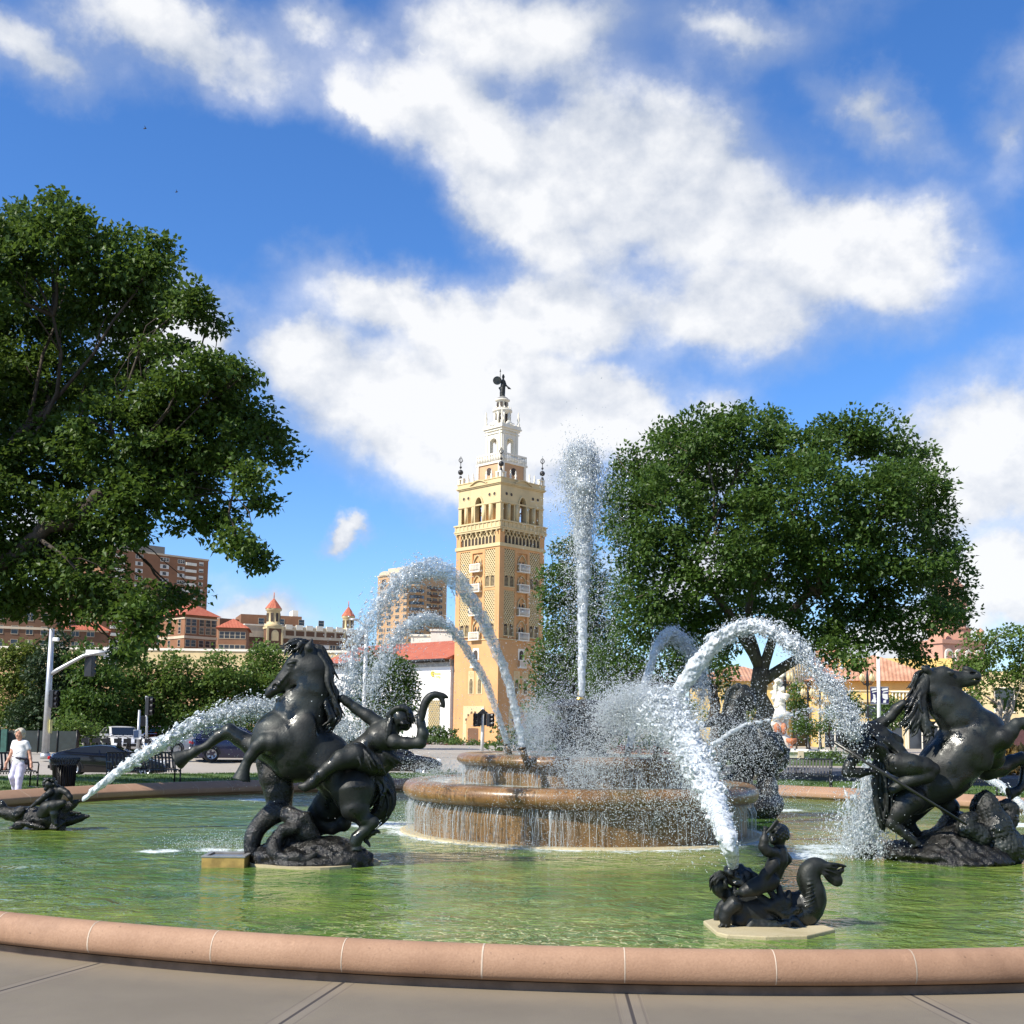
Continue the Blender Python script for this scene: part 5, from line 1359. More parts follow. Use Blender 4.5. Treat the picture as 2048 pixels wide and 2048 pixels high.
for (h, z0, z1) in ((hs + .10, tz(1091), Z['band0']), (hs + .16, Z['band1'], Z['band1'] + .18), (hs + .22, Z['band1'] + .18, Z['band1'] + .3), (hs + .24, Z['bal1'] - .16, Z['bal1']), (hs + .08, tz(1278), tz(1276))):
    ringbox(c_, h, h - hs + RD, z0, z1); c_.build('cornice', M_cream, T); c_ = MB()
for k in range(4):
    for i in range(9): c_ = MB(); fb(c_, k, hs, U_(.04 + .115 * i) - .05, U_(.04 + .115 * i) + .05, 0, .30, Z['band1'] - .28, Z['band1']); c_.M = None; c_.build('bracket', M_cream, T)
bl = MB(); ringbox(bl, hs + .12, .06, Z['band1'] + .3, Z['bal1'] - .16)
for k in range(4):
    for i in range(12):
        u = -hs - .02 + (2 * hs + .04) * i / 11; fb(bl, k, hs, u - .09, u + .09, .121, .18, Z['band1'] + .3, Z['bal1'] - .16)
bl.M = None; bl.build('balustrade', M_cream, T)
# open belfry
hb = hs * .965; wl = MB(); zt = Z['fr1']; zo = tz(1004)
SL = [(.07, .155), (.225, .31), (.655, .735), (.81, .895)]
for k in range(4):
    e = .5 if k % 2 else 0
    cuts = [0] + [x for s in (SL[0], SL[1], (.42, .58), SL[2], SL[3]) for x in s] + [1]
    for i in range(0, len(cuts), 2):
        u0, u1 = U_(cuts[i], hb), U_(cuts[i + 1], hb)
        if i == 0: u0 = -hb + e
        if i == len(cuts) - 2: u1 = hb - e
        fb(wl, k, hb - .5, u0, u1, 0, .5, Z['bal1'], zo)
        m_ = (u0 + u1) / 2
        if 0 < i < len(cuts) - 2: wl.M = turn(k); wl.tube([(m_, -hb - .02, Z['bal1']), (m_, -hb - .02, zo)], min(.19, (u1 - u0) * .4), 8)
    # lintel with the round arch cut out
    a0, a1 = U_(.42, hb), U_(.58, hb)
    fb(wl, k, hb - .5, -hb + e, a0, 0, .5, zo, zt); fb(wl, k, hb - .5, a1, hb - e, 0, .5, zo, zt)
    ztop = tz(986); n = 10; c = (a0 + a1) / 2; w = (a1 - a0) / 2
    for i in range(n):
        t0, t1 = math.pi * i / n, math.pi * (i + 1) / n
        A, B = (c + w * math.cos(t0), zo + (ztop - zo) * math.sin(t0)), (c + w * math.cos(t1), zo + (ztop - zo) * math.sin(t1))
        wl.M = turn(k); wl.prism([(B[0], B[1]), (A[0], A[1]), (A[0], zt), (B[0], zt)], -hb, -hb + .5)
    arch_frame(wl, k, hb, 0, .12, a0, a1, Z['bal1'], zo, ztop, .16, False)
    fb(wl, k, hb, -hb, hb, 0, .09, zo + .06, zo + .22)
wl.M = None; wl.build('belfry', M_cream, T)
ib = MB()
for k in range(4):
    for (a, b_) in ((.06, .32), (.645, .905)): fb(ib, k, hb - 1.1, U_(a, hb), U_(b_, hb), 0, .5, Z['bal1'], zo + .3)
    for (u) in (.13, .24, .745, .86):
        ib.cur = 1; ib.M = turn(k); uu = U_(u, hb); zz = tz(984)
        ib.tube([(uu, -hb - .03, zz), (uu, -hb + .05, zz)], .24, 12)
        ib.cur = 2; ib.tube([(uu, -hb - .04, zz), (uu, -hb - .031, zz)], .17, 12); ib.cur = 0
ib.M = None; ib.bb(-hb + .3, hb - .3, -hb + .3, hb - .3, zt - .3, zt - .05); ib.build('inner_piers', [M_stucco, M_cream, M_hole], T)
M_bell = simple('old_bell_metal', (.30, .22, .12), .3, 4, .5, .1, Metallic=.3)
for k in (0, 1):
    b = MB(turn(k)); b.lathe([(.5, -.95), (.42, -.8), (.32, -.4), (.25, -.1), (.1, 0), (0, .02)], (0, -hb + .9, tz(1003)), 14); b.bb(-.5, .5, -hb + .8, -hb + 1.0, tz(1003), tz(1003) + .15)
    b.M = None; b.build('bell', M_bell if k else simple('aged_bell', (.35, .27, .16)), T)
cn = MB()
for (h, z0, z1) in ((hb + .12, zt, zt + .12), (hb + .22, zt + .12, zt + .24), (hb + .1, zt + .24, Z['cor1'] - .05), (hb + .16, Z['cor1'] - .05, Z['cor1'] + .05)): ringbox(cn, h, .5, z0, z1); cn.build('cornice', M_cream, T); cn = MB()
cn.bb(-hb + .2, hb - .2, -hb + .2, hb - .2, zt, zt + .2)
for k in range(4):
    m = MB(); a0, a1 = U_(.30, hb), U_(.70, hb)
    cn.M = turn(k); P = [(a0 + (a1 - a0) * i / 10, zt + .26 + .42 * math.sin(math.pi * i / 10)) for i in range(11)]
    for i in range(10): cn.prism([P[i], P[i + 1], (P[i + 1][0], P[i + 1][1] + .12), (P[i][0], P[i][1] + .12)], -hb - .26, -hb - .1)
cn.M = None; cn.build('pediment', M_cream, T)
pk = MB(); ztop = Z['cor1'] + .05
for k in range(4):
    for f in (.22, .34, .66, .78):
        pk.M = turn(k); u = U_(f, hb); pk.lathe([(.12, 0), (.12, .15), (.06, .2), (.14, .45), (.05, .62), (.09, .75), (.0, 1.0)], (u, -hb, ztop), 8)
    pk.M = turn(k)
    for (sx, sy) in ((-.55, 0), (0, 0), (0, .55)): pk.bb(-hb + .04 - sx * 1 - .12, -hb + .04 - sx + .12, -hb + .04 + sy - .12, -hb + .04 + sy + .12, ztop, ztop + .5)
    pk.bb(-hb - .1, -hb + .75, -hb - .1, -hb + .2, ztop + .5, ztop + .62); pk.bb(-hb - .1, -hb + .2, -hb + .2, -hb + .75, ztop + .5, ztop + .62); pk.M = None; pk.build('parapet', M_creamw, T); pk = MB()
for k in range(4):
    b = MB(turn(k)); q = (-hb + .1, -hb + .1, ztop + .62)
    b.lathe([(.2, 0), (.12, .3), (.08, .35)], q, 8); b.ball((q[0], q[1], q[2] + .75), .29, 12, 9); b.ball((q[0], q[1], q[2] + 1.3), .13, 8, 6); b.tube([(q[0], q[1], q[2] + 1.1), (q[0], q[1], q[2] + 2.5)], .035, 6)
    for i in range(4):
        a = i * math.pi / 2; b.tube([(q[0], q[1], q[2] + 1.75), (q[0] + .3 * math.cos(a), q[1] + .3 * math.sin(a), q[2] + 2.05), (q[0] + .12 * math.cos(a), q[1] + .12 * math.sin(a), q[2] + 2.35)], .03, 5)
    b.M = None; b.build('finial', M_iron, T)
# spire stages
bk = hs * math.sqrt(2)
def tzc(py): return tz(py, bk)
hp = hs * .56; s1 = MB(); s1.bb(-hp, hp, -hp, hp, zt, tzc(933)); s1.build('plinth', wall_mat('buff_stucco', (.52, .33, .19)), T)
s2 = MB(); ringbox(s2, hp + .12, .4, tzc(935), tzc(931)); s2.bb(-hp + .2, hp - .2, -hp + .2, hp - .2, tzc(934), tzc(931) - .02); ringbox(s2, hp + .06, .14, tzc(917), tzc(914))
for k in range(4):
    s2.M = turn(k)
    for i in range(16):
        u = -hp + 2 * hp * i / 15; s2.tube([(u, -hp, tzc(931)), (u, -hp, tzc(925)), (u, -hp, tzc(917))], [.05, .09, .05], 6)
    for (u) in (-hp + .25, hp - .25): s2.bb(u - .12, u + .12, -hp - .14, -hp, zt + .5, tzc(935))
s2.M = None; s2.build('balustrade', M_creamw, T)
ho = MB()
for k in range(4): ho = MB(turn(k)); ho.tube([(0, -hp - .02, tzc(949)), (0, -hp + .1, tzc(949))], .42, 16); ho.M = None; ho.build('round_window', M_hole, T)
hw = hs * .372; s3 = MB(); z0, z1 = tzc(931) - .02, tzc(866)
for k in range(4):
    e = .4 if k % 2 else 0
    a0, a1 = -hw * .42, hw * .42; zs = tzc(888); zp = tzc(881)
    fb(s3, k, hw - .4, -hw + e, a0, 0, .4, z0, z1); fb(s3, k, hw - .4, a1, hw - e, 0, .4, z0, z1)
    for i in range(8):
        t0, t1 = math.pi * i / 8, math.pi * (i + 1) / 8
        A, B = (a1 * math.cos(t0), zs + (zp - zs) * math.sin(t0)), (a1 * math.cos(t1), zs + (zp - zs) * math.sin(t1))
        s3.M = turn(k); s3.prism([B, A, (A[0], z1), (B[0], z1)], -hw, -hw + .4)
    arch_frame(s3, k, hw, 0, .08, a0, a1, z0 + 1.0, zs, zp, .1, False)
    for u in (-hw * .8, hw * .8): fb(s3, k, hw, u - .1, u + .1, 0, .08, z0, z1)
s3.M = None
for (h, a, b_) in ((hw + .1, 872, 870), (hw + .14, 866, 862), (hw + .28, 862, 859), (hw + .2, 859, 854)): s3.bb(-h, h, -h, h, tzc(a), tzc(b_))
s3.build('white_stage', M_creamw, T)
fz = MB()
for k in range(4):
    fz.M = turn(k); fz.lathe([(.16, 0), (.16, .35), (.07, .45), (.16, .8), (.07, 1.15), (.1, 1.3), (0, 1.75)], (-hw, -hw, tzc(854)), 8)
    fz.lathe([(.55, 0), (.55, .12)], (0, -hw + .1, tzc(854)), 12); fz.ball((0, -hw + .15, tzc(854)), (.55, .15, .55), 10, 6)
fz.M = None; fz.build('finial', M_creamw, T)
r1 = hs * .245; s4 = MB(); s4.lathe([(r1 + .25, 0), (r1 + .1, .25), (r1 - .16, .3), (r1 - .16, tzc(824) - tzc(854) - .2)], (0, 0, tzc(854)), 16)
for i in range(8):
    a = i * math.pi / 4 + .2; s4.tube([(r1 * math.cos(a), r1 * math.sin(a), tzc(854)), (r1 * math.cos(a), r1 * math.sin(a), tzc(824))], .14, 8)
s4.lathe([(r1 - .1, tzc(830)), (r1 + .12, tzc(828)), (r1 + .12, tzc(825)), (r1 + .26, tzc(824)), (r1 + .26, tzc(821)), (r1 + .1, tzc(820)), (r1 - .3, tzc(820))], (0, 0, 0), 20)
for i in range(12):
    a = i * math.pi / 6; s4.tube([((r1 + .1) * math.cos(a), (r1 + .1) * math.sin(a), tzc(820)), ((r1 + .1) * math.cos(a), (r1 + .1) * math.sin(a), tzc(816))], .07, 6)
r2 = hs * .175; s4.lathe([(r2, tzc(820)), (r2, tzc(803)), (r2 + .22, tzc(802)), (r2 + .22, tzc(800)), (r2 + .05, tzc(799.5))], (0, 0, 0), 16)
s4.build('round_lantern', M_creamw, T)
lw = MB()
for i in range(8):
    a = i * math.pi / 4 + .6
    for (r, p0, p1, w) in ((r1 - .16, 848, 829, .26), (r2, 816, 806, .14)):
        v = Vector((math.cos(a), math.sin(a), 0)); t = Vector((-v.y, v.x, 0)); c = v * (r * .97 + .02)
        lw.add([c - t * w + Vector((0, 0, tzc(p0))) + v * .03, c + t * w + Vector((0, 0, tzc(p0))) + v * .03, c + t * w + Vector((0, 0, tzc(p1))) + v * .03, c - t * w + Vector((0, 0, tzc(p1))) + v * .03], [(0, 1, 2, 3)])
lw.build('lantern_opening', M_hole, T)['kind'] = 'stuff'
dm = MB(); dm.lathe([(r2 + .1, tzc(800)), (r2 + .02, tzc(797)), (r2 * .6, tzc(794)), (.25, tzc(792.5)), (.25, tzc(790))], (0, 0, 0), 16); dm.build('dome', M_lead, T)
# weathervane figure on the dome
wv = empty('bronze_figure', tw_c + Vector((0, 0, tzc(791))), 0, 'black bronze standing figure holding a round shield and a palm at the tower top', 'statue')
q = lambda px, py, d=0: Vector(((px - 1000.5) * .0522, d, tzc(py) - tzc(791)))
FG = [cap(q(1000, 790), .30, q(1000, 788), .22, .05), cap(q(1000, 786), .30, q(1001, 772), .26, .1), cap(q(1001, 772), .26, q(1001, 763), .24, .1), cap(q(1001, 760), .13, q(1001, 757), .11, .05), ell(q(1001.3, 753.5), (.16, .17, .2), .04), cap(q(1000, 762, -.1), .12, q(996, 765, -.3), .1, .05), cap(q(996, 765, -.3), .1, q(993, 757, -.3), .08, .04),
      cap(q(1004, 763), .12, q(1007, 770), .09, .05), cap(q(1007, 770), .09, q(1011, 774), .08, .03), cap(q(997, 778), .2, q(994, 776), .12, .1), cap(q(1001, 750), .1, q(1002, 749), .06, .03)]
organic('body', FG, .05, M_bronze, wv)
b = MB(); c = q(989, 763, -.3); b.tube([c + Vector((0, -.05, 0)), c + Vector((0, .05, 0))], [.48, .45], 18); b.build('shield', M_bronze, wv)
b = MB(); b.tube([q(995, 764, -.35), q(995, 740, -.35)], [.04, .03], 6); b.tube([q(995, 745, -.35), q(995, 741, -.35)], [.09, .01], 6); b.build('lance', M_bronze, wv)
b = MB(); b.tube([q(1009, 772), q(1013, 776), q(1018, 778)], [.05, .13, .02], 6); b.build('palm_branch', M_bronze, wv)

# ---------------------------------------------------------------- general building kit
def along(corner, ang, px):
    "length from corner along plan direction ang until photo column px"
    k = (px - 1024) / FPX; c, s = math.cos(ang), math.sin(ang)
    return (corner.x - k * corner.y) / (k * s - c)
WINC = {}
def win_mesh(w, h, kind, frame, gl=None):
    key = (round(w, 2), round(h, 2), kind, frame.name, gl.name if gl else '')
    if key in WINC: return WINC[key]
    b = MB(); b.cur = 1; b.bb(-w / 2, w / 2, -.03, -.008, 0, h)
    b.cur = 0; t = .07 * max(1, w / 2)
    b.bb(-w / 2 - t, w / 2 + t, -.10, -.0, -t * 1.4, 0); b.bb(-w / 2 - t, w / 2 + t, -.08, 0, h, h + t)
    b.bb(-w / 2 - t, -w / 2, -.08, 0, 0, h); b.bb(w / 2, w / 2 + t, -.08, 0, 0, h)
    if kind == 'sash': b.bb(-w / 2, w / 2, -.06, -.031, h * .5 - t * .4, h * .5 + t * .4)
    if kind in ('pair', 'triple'):
        n = 2 if kind == 'pair' else 3
        for i in range(1, n): x = -w / 2 + w * i / n; b.bb(x - t * .6, x + t * .6, -.07, -.031, 0, h)
        b.bb(-w / 2, w / 2, -.055, -.031, h * .55, h * .55 + t * .6)
    if kind == 'blind': b.cur = 2; b.bb(-w / 2, w / 2, -.05, -.031, h * .45, h)
    if kind == 'side': b.cur = 2; b.bb(-w / 2, -w * .22, -.05, -.031, 0, h); b.bb(w * .22, w / 2, -.05, -.031, 0, h)
    WINC[key] = b.mesh('window', [frame, gl or M_glass, M_blind]); return WINC[key]
class Bld:
    "building whose nearest corner is the origin; face B runs along +x, face A along +y"
    def __init__(s, name, label, corner, rz, cat='building'):
        s.o = empty(name, corner, rz, label, cat); s.n = 0; s.rest = MB()
    def win(s, face, u, z, w, h, kind='sash', frame=None, d=.0, gl=None):
        me = win_mesh(w, h, kind, frame or M_trim, gl)
        if s.n >= 96:
            M = Matrix.Translation((u, -d, z)) if face == 'B' else Matrix.Translation((-d, u, z)) @ Matrix.Rotation(-math.pi / 2, 4, 'Z')
            off = len(s.rest.v)
            for v in me.vertices: s.rest.v.append(M @ v.co)
            for p in me.polygons: s.rest.f.append([off + i for i in p.vertices]); s.rest.mi.append(p.material_index); s.rest.sm.append(False)
            s.restm = [m for m in me.materials]; return
        o = link('window', me, s.o); s.n += 1
        if face == 'B': o.location = (u, -d, z)
        else: o.location = (-d, u, z); o.rotation_euler.z = -math.pi / 2
    def done(s):
        if s.rest.v: s.rest.build('window_rows', s.restm, s.o)['kind'] = 'stuff'
        return s.o
    def box(s, name, m, x0, x1, y0, y1, z0, z1): b = MB(); b.bb(x0, x1, y0, y1, z0, z1); return b.build(name, m, s.o)
def hip(mb, x0, x1, y0, y1, z0, rise, ov=.5, inset=None):
    x0 -= ov; x1 += ov; y0 -= ov; y1 += ov; w = min(x1 - x0, y1 - y0) / 2; i = inset if inset is not None else w
    if x1 - x0 >= y1 - y0: r = [(x0 + i, (y0 + y1) / 2), (x1 - i, (y0 + y1) / 2)]
    else: r = [((x0 + x1) / 2, y0 + i), ((x0 + x1) / 2, y1 - i)]
    vs = [(x0, y0, z0), (x1, y0, z0), (x1, y1, z0), (x0, y1, z0), (r[0][0], r[0][1], z0 + rise), (r[1][0], r[1][1], z0 + rise)]
    fs = [(0, 1, 5, 4), (2, 3, 4, 5), (1, 2, 5), (3, 0, 4), (3, 2, 1, 0)] if x1 - x0 >= y1 - y0 else [(1, 2, 5, 4), (3, 0, 4, 5), (0, 1, 4), (2, 3, 5), (3, 2, 1, 0)]
    mb.add(vs, fs)
A45 = R(45)
def corner_at(px, D, z=-1.0): q = at(px, 1440, D); return Vector((q.x, D, z))
def zat(px, py, D): return at(px, py, D).z

# far brown high-rise
D = 450; c = corner_at(190, D, 0); LB = along(c, A45, 410); LA = along(c, R(135), 112); H = zat(190, 1096, D)
B = Bld('apartment_building', 'far brown brick high-rise with white balcony stacks rising behind the left tree', c, A45)
B.box('wall', M_brickhi, 0, LB, 0, LA, -2, H); B.box('roof_parapet', M_trim, -.25, LB + .25, -.25, LA + .25, H, H + .7)
B.box('penthouse', M_lead, LB * .3, LB * .7, LA * .3, LA * .6, H + .7, H + 5.5)
st = 2.87
for r in range(17):
    z = H - 2.3 - r * st
    for f in (.33, .57, .73): B.win('B', LB * f, z, 3.0 if f != .57 else 3.6, 1.35, 'side' if r % 3 else 'triple', M_creamw)
    B.win('B', LB * .93, z, 1.9, 1.35, 'blind', M_creamw)
    for f in (.3, .7): B.win('A', LA * f, z, 2.2, 1.4, 'pair', M_creamw)
for r in range(16):
    z = H - 2.9 - r * st
    for f in (.14, .82): b = MB(); b.bb(LB * f - 2.4, LB * f + 2.4, -1.1, 0, z, z + .2); b.bb(LB * f - 2.4, LB * f + 2.4, -1.1, -1.03, z + .2, z + 1.15); b.bb(LB * f - 2.4, LB * f - 2.3, -1.03, 0, z + .2, z + 1.15); b.bb(LB * f + 2.3, LB * f + 2.4, -1.03, 0, z + .2, z + 1.15); b.build('balcony', M_creamw, B.o)
B.done()
# brown block with a red hip roof in front of it
D = 300; c = corner_at(362, D, 0); LB = along(c, A45, 432); LA = along(c, R(135), 318); H = zat(362, 1229, D)
B = Bld('apartment_building', 'brown brick block with orange lit side and red hipped roof below the high-rise', c, A45)
B.box('wall', M_brickhi, 0, LB, 0, LA, -2, H)
b = MB(); hip(b, 0, LB, 0, LA, H, 3.6, .9); b.build('roof', M_redtile, B.o)
for (py, t) in ((1276, .7), (1237, .4)): B.box('string_course', M_trim, -.2, LB + .2, -.2, LA + .2, zat(362, py, D), zat(362, py, D) + t)
for py in (1250, 1266, 1292, 1310):
    for f in (.1, .28, .52, .72, .9): B.win('B', LB * f, zat(362, py, D), 1.3, 1.7, 'sash', M_trim)
    for f in (.2, .6): B.win('A', LA * f, zat(362, py, D), 1.2, 1.7, 'sash', M_trim)
B.done()
# long brown block behind the left tree
D = 285; c = corner_at(58, D, 0); LB = along(c, A45, 214); LA = 30; H = zat(58, 1216, D)
B = Bld('apartment_building', 'dark brown brick block with pale top storey behind the left oak at the edge', c, R(20))
LB = along(c, R(20), 214)
B.box('wall', M_brick, -22, LB, 0, LA, -2, H - 5); B.box('upper_wall', M_brick, -22, LB * .3, 0, LA, H - 5, H + 3); B.box('string_course', M_trim, -22.2, LB + .2, -.25, 0, H - 5.4, H - 4.8)
b = MB(); hip(b, LB * .32, LB, 0, LA, H - 5, 4, .8); b.build('roof', M_redtile, B.o)
for r in range(6):
    for i in range(7): B.win('B', -18 + i * 3.4, H + .2 - r * 3.4, 1.5, 2.0, 'pair' if i % 2 else 'sash', M_trim)
    if r > 1:
        for i in range(3): B.win('B', LB * .35 + i * 3.6, H + .2 - r * 3.4, 1.7, 1.9, 'pair', M_trim)
B.done()
# long block with two turrets
D = 300; c = corner_at(484, D, 0); an = R(28); LB = along(c, an, 735); H = zat(484, 1250, D); LA = 26
B = Bld('apartment_building', 'long brown brick block with pale parapet and two domed turrets capped in red tile', c, an)
B.box('wall', M_brick, 0, LB, 0, LA, -2, H - 3); B.box('attic', M_trim, -.15, LB + .15, -.15, LA, H - 3, H); B.box('coping', M_creamw, -.3, LB + .3, -.3, LA, H, H + .35)
b = MB(); bb2 = MB()
for i in range(9): x = 6 + i * (LB - 10) / 8.5; b.bb(x - .9, x + .9, -.5, 0, H - .6, H + .7); bb2.bb(x + 2, x + 4.3, -.19, -.14, H - 2.2, H - .9)
b.build('parapet_block', M_creamw, B.o); bb2.build('parapet_panel', M_brick, B.o)
for r in range(4):
    for i in range(17): B.win('B', 3 + i * (LB - 6) / 16, H - 6.2 - r * 3.6, 1.5, 1.9, ('pair', 'sash', 'blind')[i % 3], M_trim)
B.done()
for (px, pyt, pyb, wpx, lab) in ((545, 1206, 1290, 36, 'nearer round turret with red tile cap on the long brown block, left one'), (695, 1222, 1300, 30, 'farther round turret with red tile cap on the long brown block, by the lamp arm')):
    DD = D - .5 if px < 600 else D + 15; q = at(px, pyb, DD); r = wpx / 2 / FPX * DD * .82; z0 = 0; zt_ = at(px, pyt, DD).z - q.z
    t = empty('roof_turret', q, an, lab, 'turret')
    b = MB(); b.bb(-r, r, -r, r, 0, zt_ * .42); b.build('shaft', M_brick, t); b = MB()
    for sx in (-1, 1): b.bb(sx * r - .25, sx * r + .25, -r - .2, -r + .2, 0, zt_ * .42)
    b.bb(-r * 1.1, r * 1.1, -r * 1.1, r * 1.1, zt_ * .38, zt_ * .43); b.lathe([(r * 1.1, zt_ * .42), (r * 1.25, zt_ * .47), (r * .9, zt_ * .5), (r * .9, zt_ * .80), (r * 1.1, zt_ * .82), (r * 1.1, zt_ * .86)], (0, 0, 0), 16); b.build('drum', M_cream, t)
    b = MB(); b.lathe([(r * 1.2, zt_ * .86), (r * .6, zt_), (.05, zt_ * 1.12)], (0, 0, 0), 8, smooth=False); b.tube([(0, 0, zt_ * 1.1), (0, 0, zt_ * 1.25)], .12, 6); b.build('cap', M_redtile, t)
    b = MB()
    for i in range(8):
        a = i * math.pi / 4 + .3; b.box((r * .91 * math.cos(a), r * .91 * math.sin(a), zt_ * .65), (.06, r * .38, zt_ * .2), a)
    b.build('opening', M_hole, t)
    b = MB(); b.prism(arch_pts(-r * .5, r * .5, 1, zt_ * .25, zt_ * .35, False), -r - .1, -r - .02); b.build('arched_panel', M_cream, t)
# brown wing with red roof left of it
c = corner_at(430, 280, 0); an2 = R(10); LB = along(c, an2, 492); H = zat(440, 1255, 280)
B = Bld('apartment_building', 'low brown brick wing with bright red hipped roof between the two larger blocks', c, an2)
B.box('wall', M_brickhi, 0, LB, 0, 14, -2, H); b = MB(); hip(b, 0, LB, 0, 14, H, 2.6, .7); b.build('roof', M_redtile, B.o)
for r in range(3):
    for i in range(5): B.win('B', LB * (.12 + .19 * i), H - 2.6 - r * 3.2, 1.1, 1.6, 'sash', M_trim)
B.done()
c = corner_at(432, 340, 0); B = Bld('apartment_building', 'tan brick block with a flat roof behind the red hipped wing', c, A45); LB = along(c, A45, 500)
B.box('wall', M_brickhi, 0, LB, 0, 14, -2, zat(450, 1236, 340))
for r in range(2):
    for i in range(5): B.win('B', LB * (.12 + .19 * i), zat(450, 1236, 340) - 4 - r * 3.4, 1.5, 1.6, 'blind', M_trim)
B.done()
c = corner_at(570, 345, 0); B = Bld('apartment_building', 'brown brick upper block standing behind the left turret of the long building', c, R(20)); LB = along(c, R(20), 602)
B.box('wall', M_brickhi, -14, LB, 0, 14, -2, zat(570, 1232, 345)); B.box('penthouse', M_creamw, LB * .4, LB * .8, 2, 8, zat(570, 1232, 345), zat(570, 1232, 345) + 2)
for i in range(4): B.win('B', -8 + i * 6, zat(570, 1250, 345), 1.6, 1.7, 'sash', M_trim)
B.done()
# tan apartment tower
D = 520; c = corner_at(813, D, 0); LB = along(c, A45, 892); LA = along(c, R(135), 753); H = zat(813, 1147, D)
B = Bld('apartment_building', 'distant tan apartment tower with a rounded corner bay left of the bell tower', c, A45)
B.box('wall', M_tan, 0, LB, 0, LA, -2, H); b = MB(); b.lathe([(4.0, -2), (4.0, H - 6), (4.2, H - 6), (4.2, H - 5.2), (0, H - 5.2)], (3.2, -.6, 0), 20, smooth=True); b.build('corner_bay', M_tan, B.o)
B.box('parapet', M_trim, -.3, LB + .3, -.3, LA + .3, H, H + .8); B.box('roof_house', M_trim, LB * .1, LB * .5, LA * .2, LA * .8, H + .8, H + 4)
b = MB(); b.M = Matrix.Rotation(-math.pi / 2, 4, 'Z'); b.prism(arch_pts(-LA * .95, -LA * .62, H, H + 1, H + 2.6, False), -.3, 2); b.M = None; b.build('arched_gable', M_trim, B.o)
for r in range(13):
    z = H - 6 - r * 2.82
    for f in (.12, .36, .62, .86): B.win('A', LA * f, z, 2.6, 1.5, 'pair', M_trim)
    for f in (.52, .68, .84): B.win('B', LB * f, z, 2.6 if f < .8 else 2.0, 1.5, 'pair', M_trim)
    b = MB(); b.lathe([(4.06, z + .1), (4.06, z + 1.5)], (3.2, -.6, 0), 14, R(185), R(330)); b.build('bay_window', M_glass, B.o)
for (f, w) in ((.16, 2.0), (.45, 4.0), (.8, 3.0)): B.box('loggia', M_hole, -.2, .02, LA * f - w / 2, LA * f + w / 2, H - 4.6, H - 1.3)
for r in range(12):
    b = MB(); z = H - 6.6 - r * 2.82; b.bb(LB * .56, LB * .8, -.9, 0, z, z + .9); b.build('balcony', M_brick, B.o)
B.done()
# cream boundary block
D = 150; c = corner_at(330, D, -1); B = Bld('parking_block', 'long blank cream wall of a low flat block behind the left row of trees', c, R(-1)); LB = along(c, R(-1), 700); H = zat(400, 1302, D) + 1
B.box('wall', M_cream, -30, LB, 0, 20, 0, H); B.box('coping', M_creamw, -30.1, LB + .1, -.15, 20, H, H + .3)
B.box('plinth', M_tan, -30.05, LB + .05, -.08, 0, 0, H - 2.6)
# white hall with the red roof, joined to the tower
lc = tw_c + Vector((-hs * 2 * math.sqrt(.5) * 1.0, 0, 0)); D = 121.5
c = corner_at(903, D, -.4); B = Bld('white_hall', 'white stucco hall with a bright red tiled roof joined to the bell tower', c, R(135)); LH = along(c, R(135), 652); H = zat(903, 1318, D) + .4
B.box('wall', M_whitewall, .3, LH, -12, 0, -1, H); B.box('top_band', simple('grey_band', (.36, .36, .34)), .3, LH + .1, -12.1, .12, H - .75, H - .02)  # plain grey band across the wall top below the eaves
b = MB(); b.add([(.2, .95, H), (LH + .8, .95, H), (LH + .8, -6, H + 2.6), (.2, -6, H + 2.6), (LH + .8, -13, H), (.2, -13, H)], [(1, 0, 3, 2), (2, 3, 5, 4), (0, 1, 4, 5), (1, 2, 4), (0, 5, 3)]); b.build('roof', M_redtile, B.o)
b = MB(); b.bb(.2, LH + .9, .85, 1.05, H - .16, H + .04)
for i in range(int(LH / .7)): b.bb(.4 + i * .7, .58 + i * .7, .12, .85, H - .28, H - .1)
b.build('eaves', M_iron, B.o)
# cream lattice panel and pale yellow wall sign
p0 = along(c, R(135), 883); p1 = along(c, R(135), 861)
b = MB(); b.bb(p0, p1, .0, .05, zat(880, 1458, D) + .4, zat(880, 1400, D) + .4)
b.build('panel_back', simple('olive_back', (.22, .20, .12)), B.o)
b = MB()
for sg in (1, -1):
    for i in range(-5, 12):
        pts = []; zz0, zz1 = zat(880, 1458, D) + .4, zat(880, 1400, D) + .4
        for t in np.linspace(0, 1, 30):
            x = p0 + (p1 - p0) * t; z = zz0 + i * .42 + sg * 1.25 * (x - p0) + (0 if sg > 0 else 1.2)
            if zz0 < z < zz1: pts.append((x, .07, z))
        if len(pts) > 1: b.bar(pts[0], pts[-1], .10, .05)
b.build('lattice_panel', M_cream, B.o)
M_gold = simple('pale_gold_letters', (.72, .60, .12), .1, 3, .5)
b = MB(); s0 = along(c, R(135), 884); zc = zat(870, 1349, D) + .4
def stroke(pts, r=.045): b.tube([(s0 + (1 - x) * 1.55, .08, zc + z) for x, z in pts], r, 5)
stroke([(.16 + .17 * math.cos(t), .16 + .24 * math.sin(t)) for t in np.linspace(.5, 5.6, 12)], .07); stroke([(.14 + .07 * math.cos(t), .14 + .1 * math.sin(t)) for t in np.linspace(0, 6.2, 8)], .06)
for x in (.40, .53, .66, .79, .92): stroke([(x + .05 * math.cos(t), .14 + .07 * math.sin(t)) for t in np.linspace(.3, 5.6, 7)], .035)
stroke([(.36, .05), (.38, .32)], .035); stroke([(.30, -.12), (.42, -.30)], .035)
for x in (.50, .62, .74): stroke([(x, -.10), (x + .05, -.26), (x + .1, -.10)], .03)
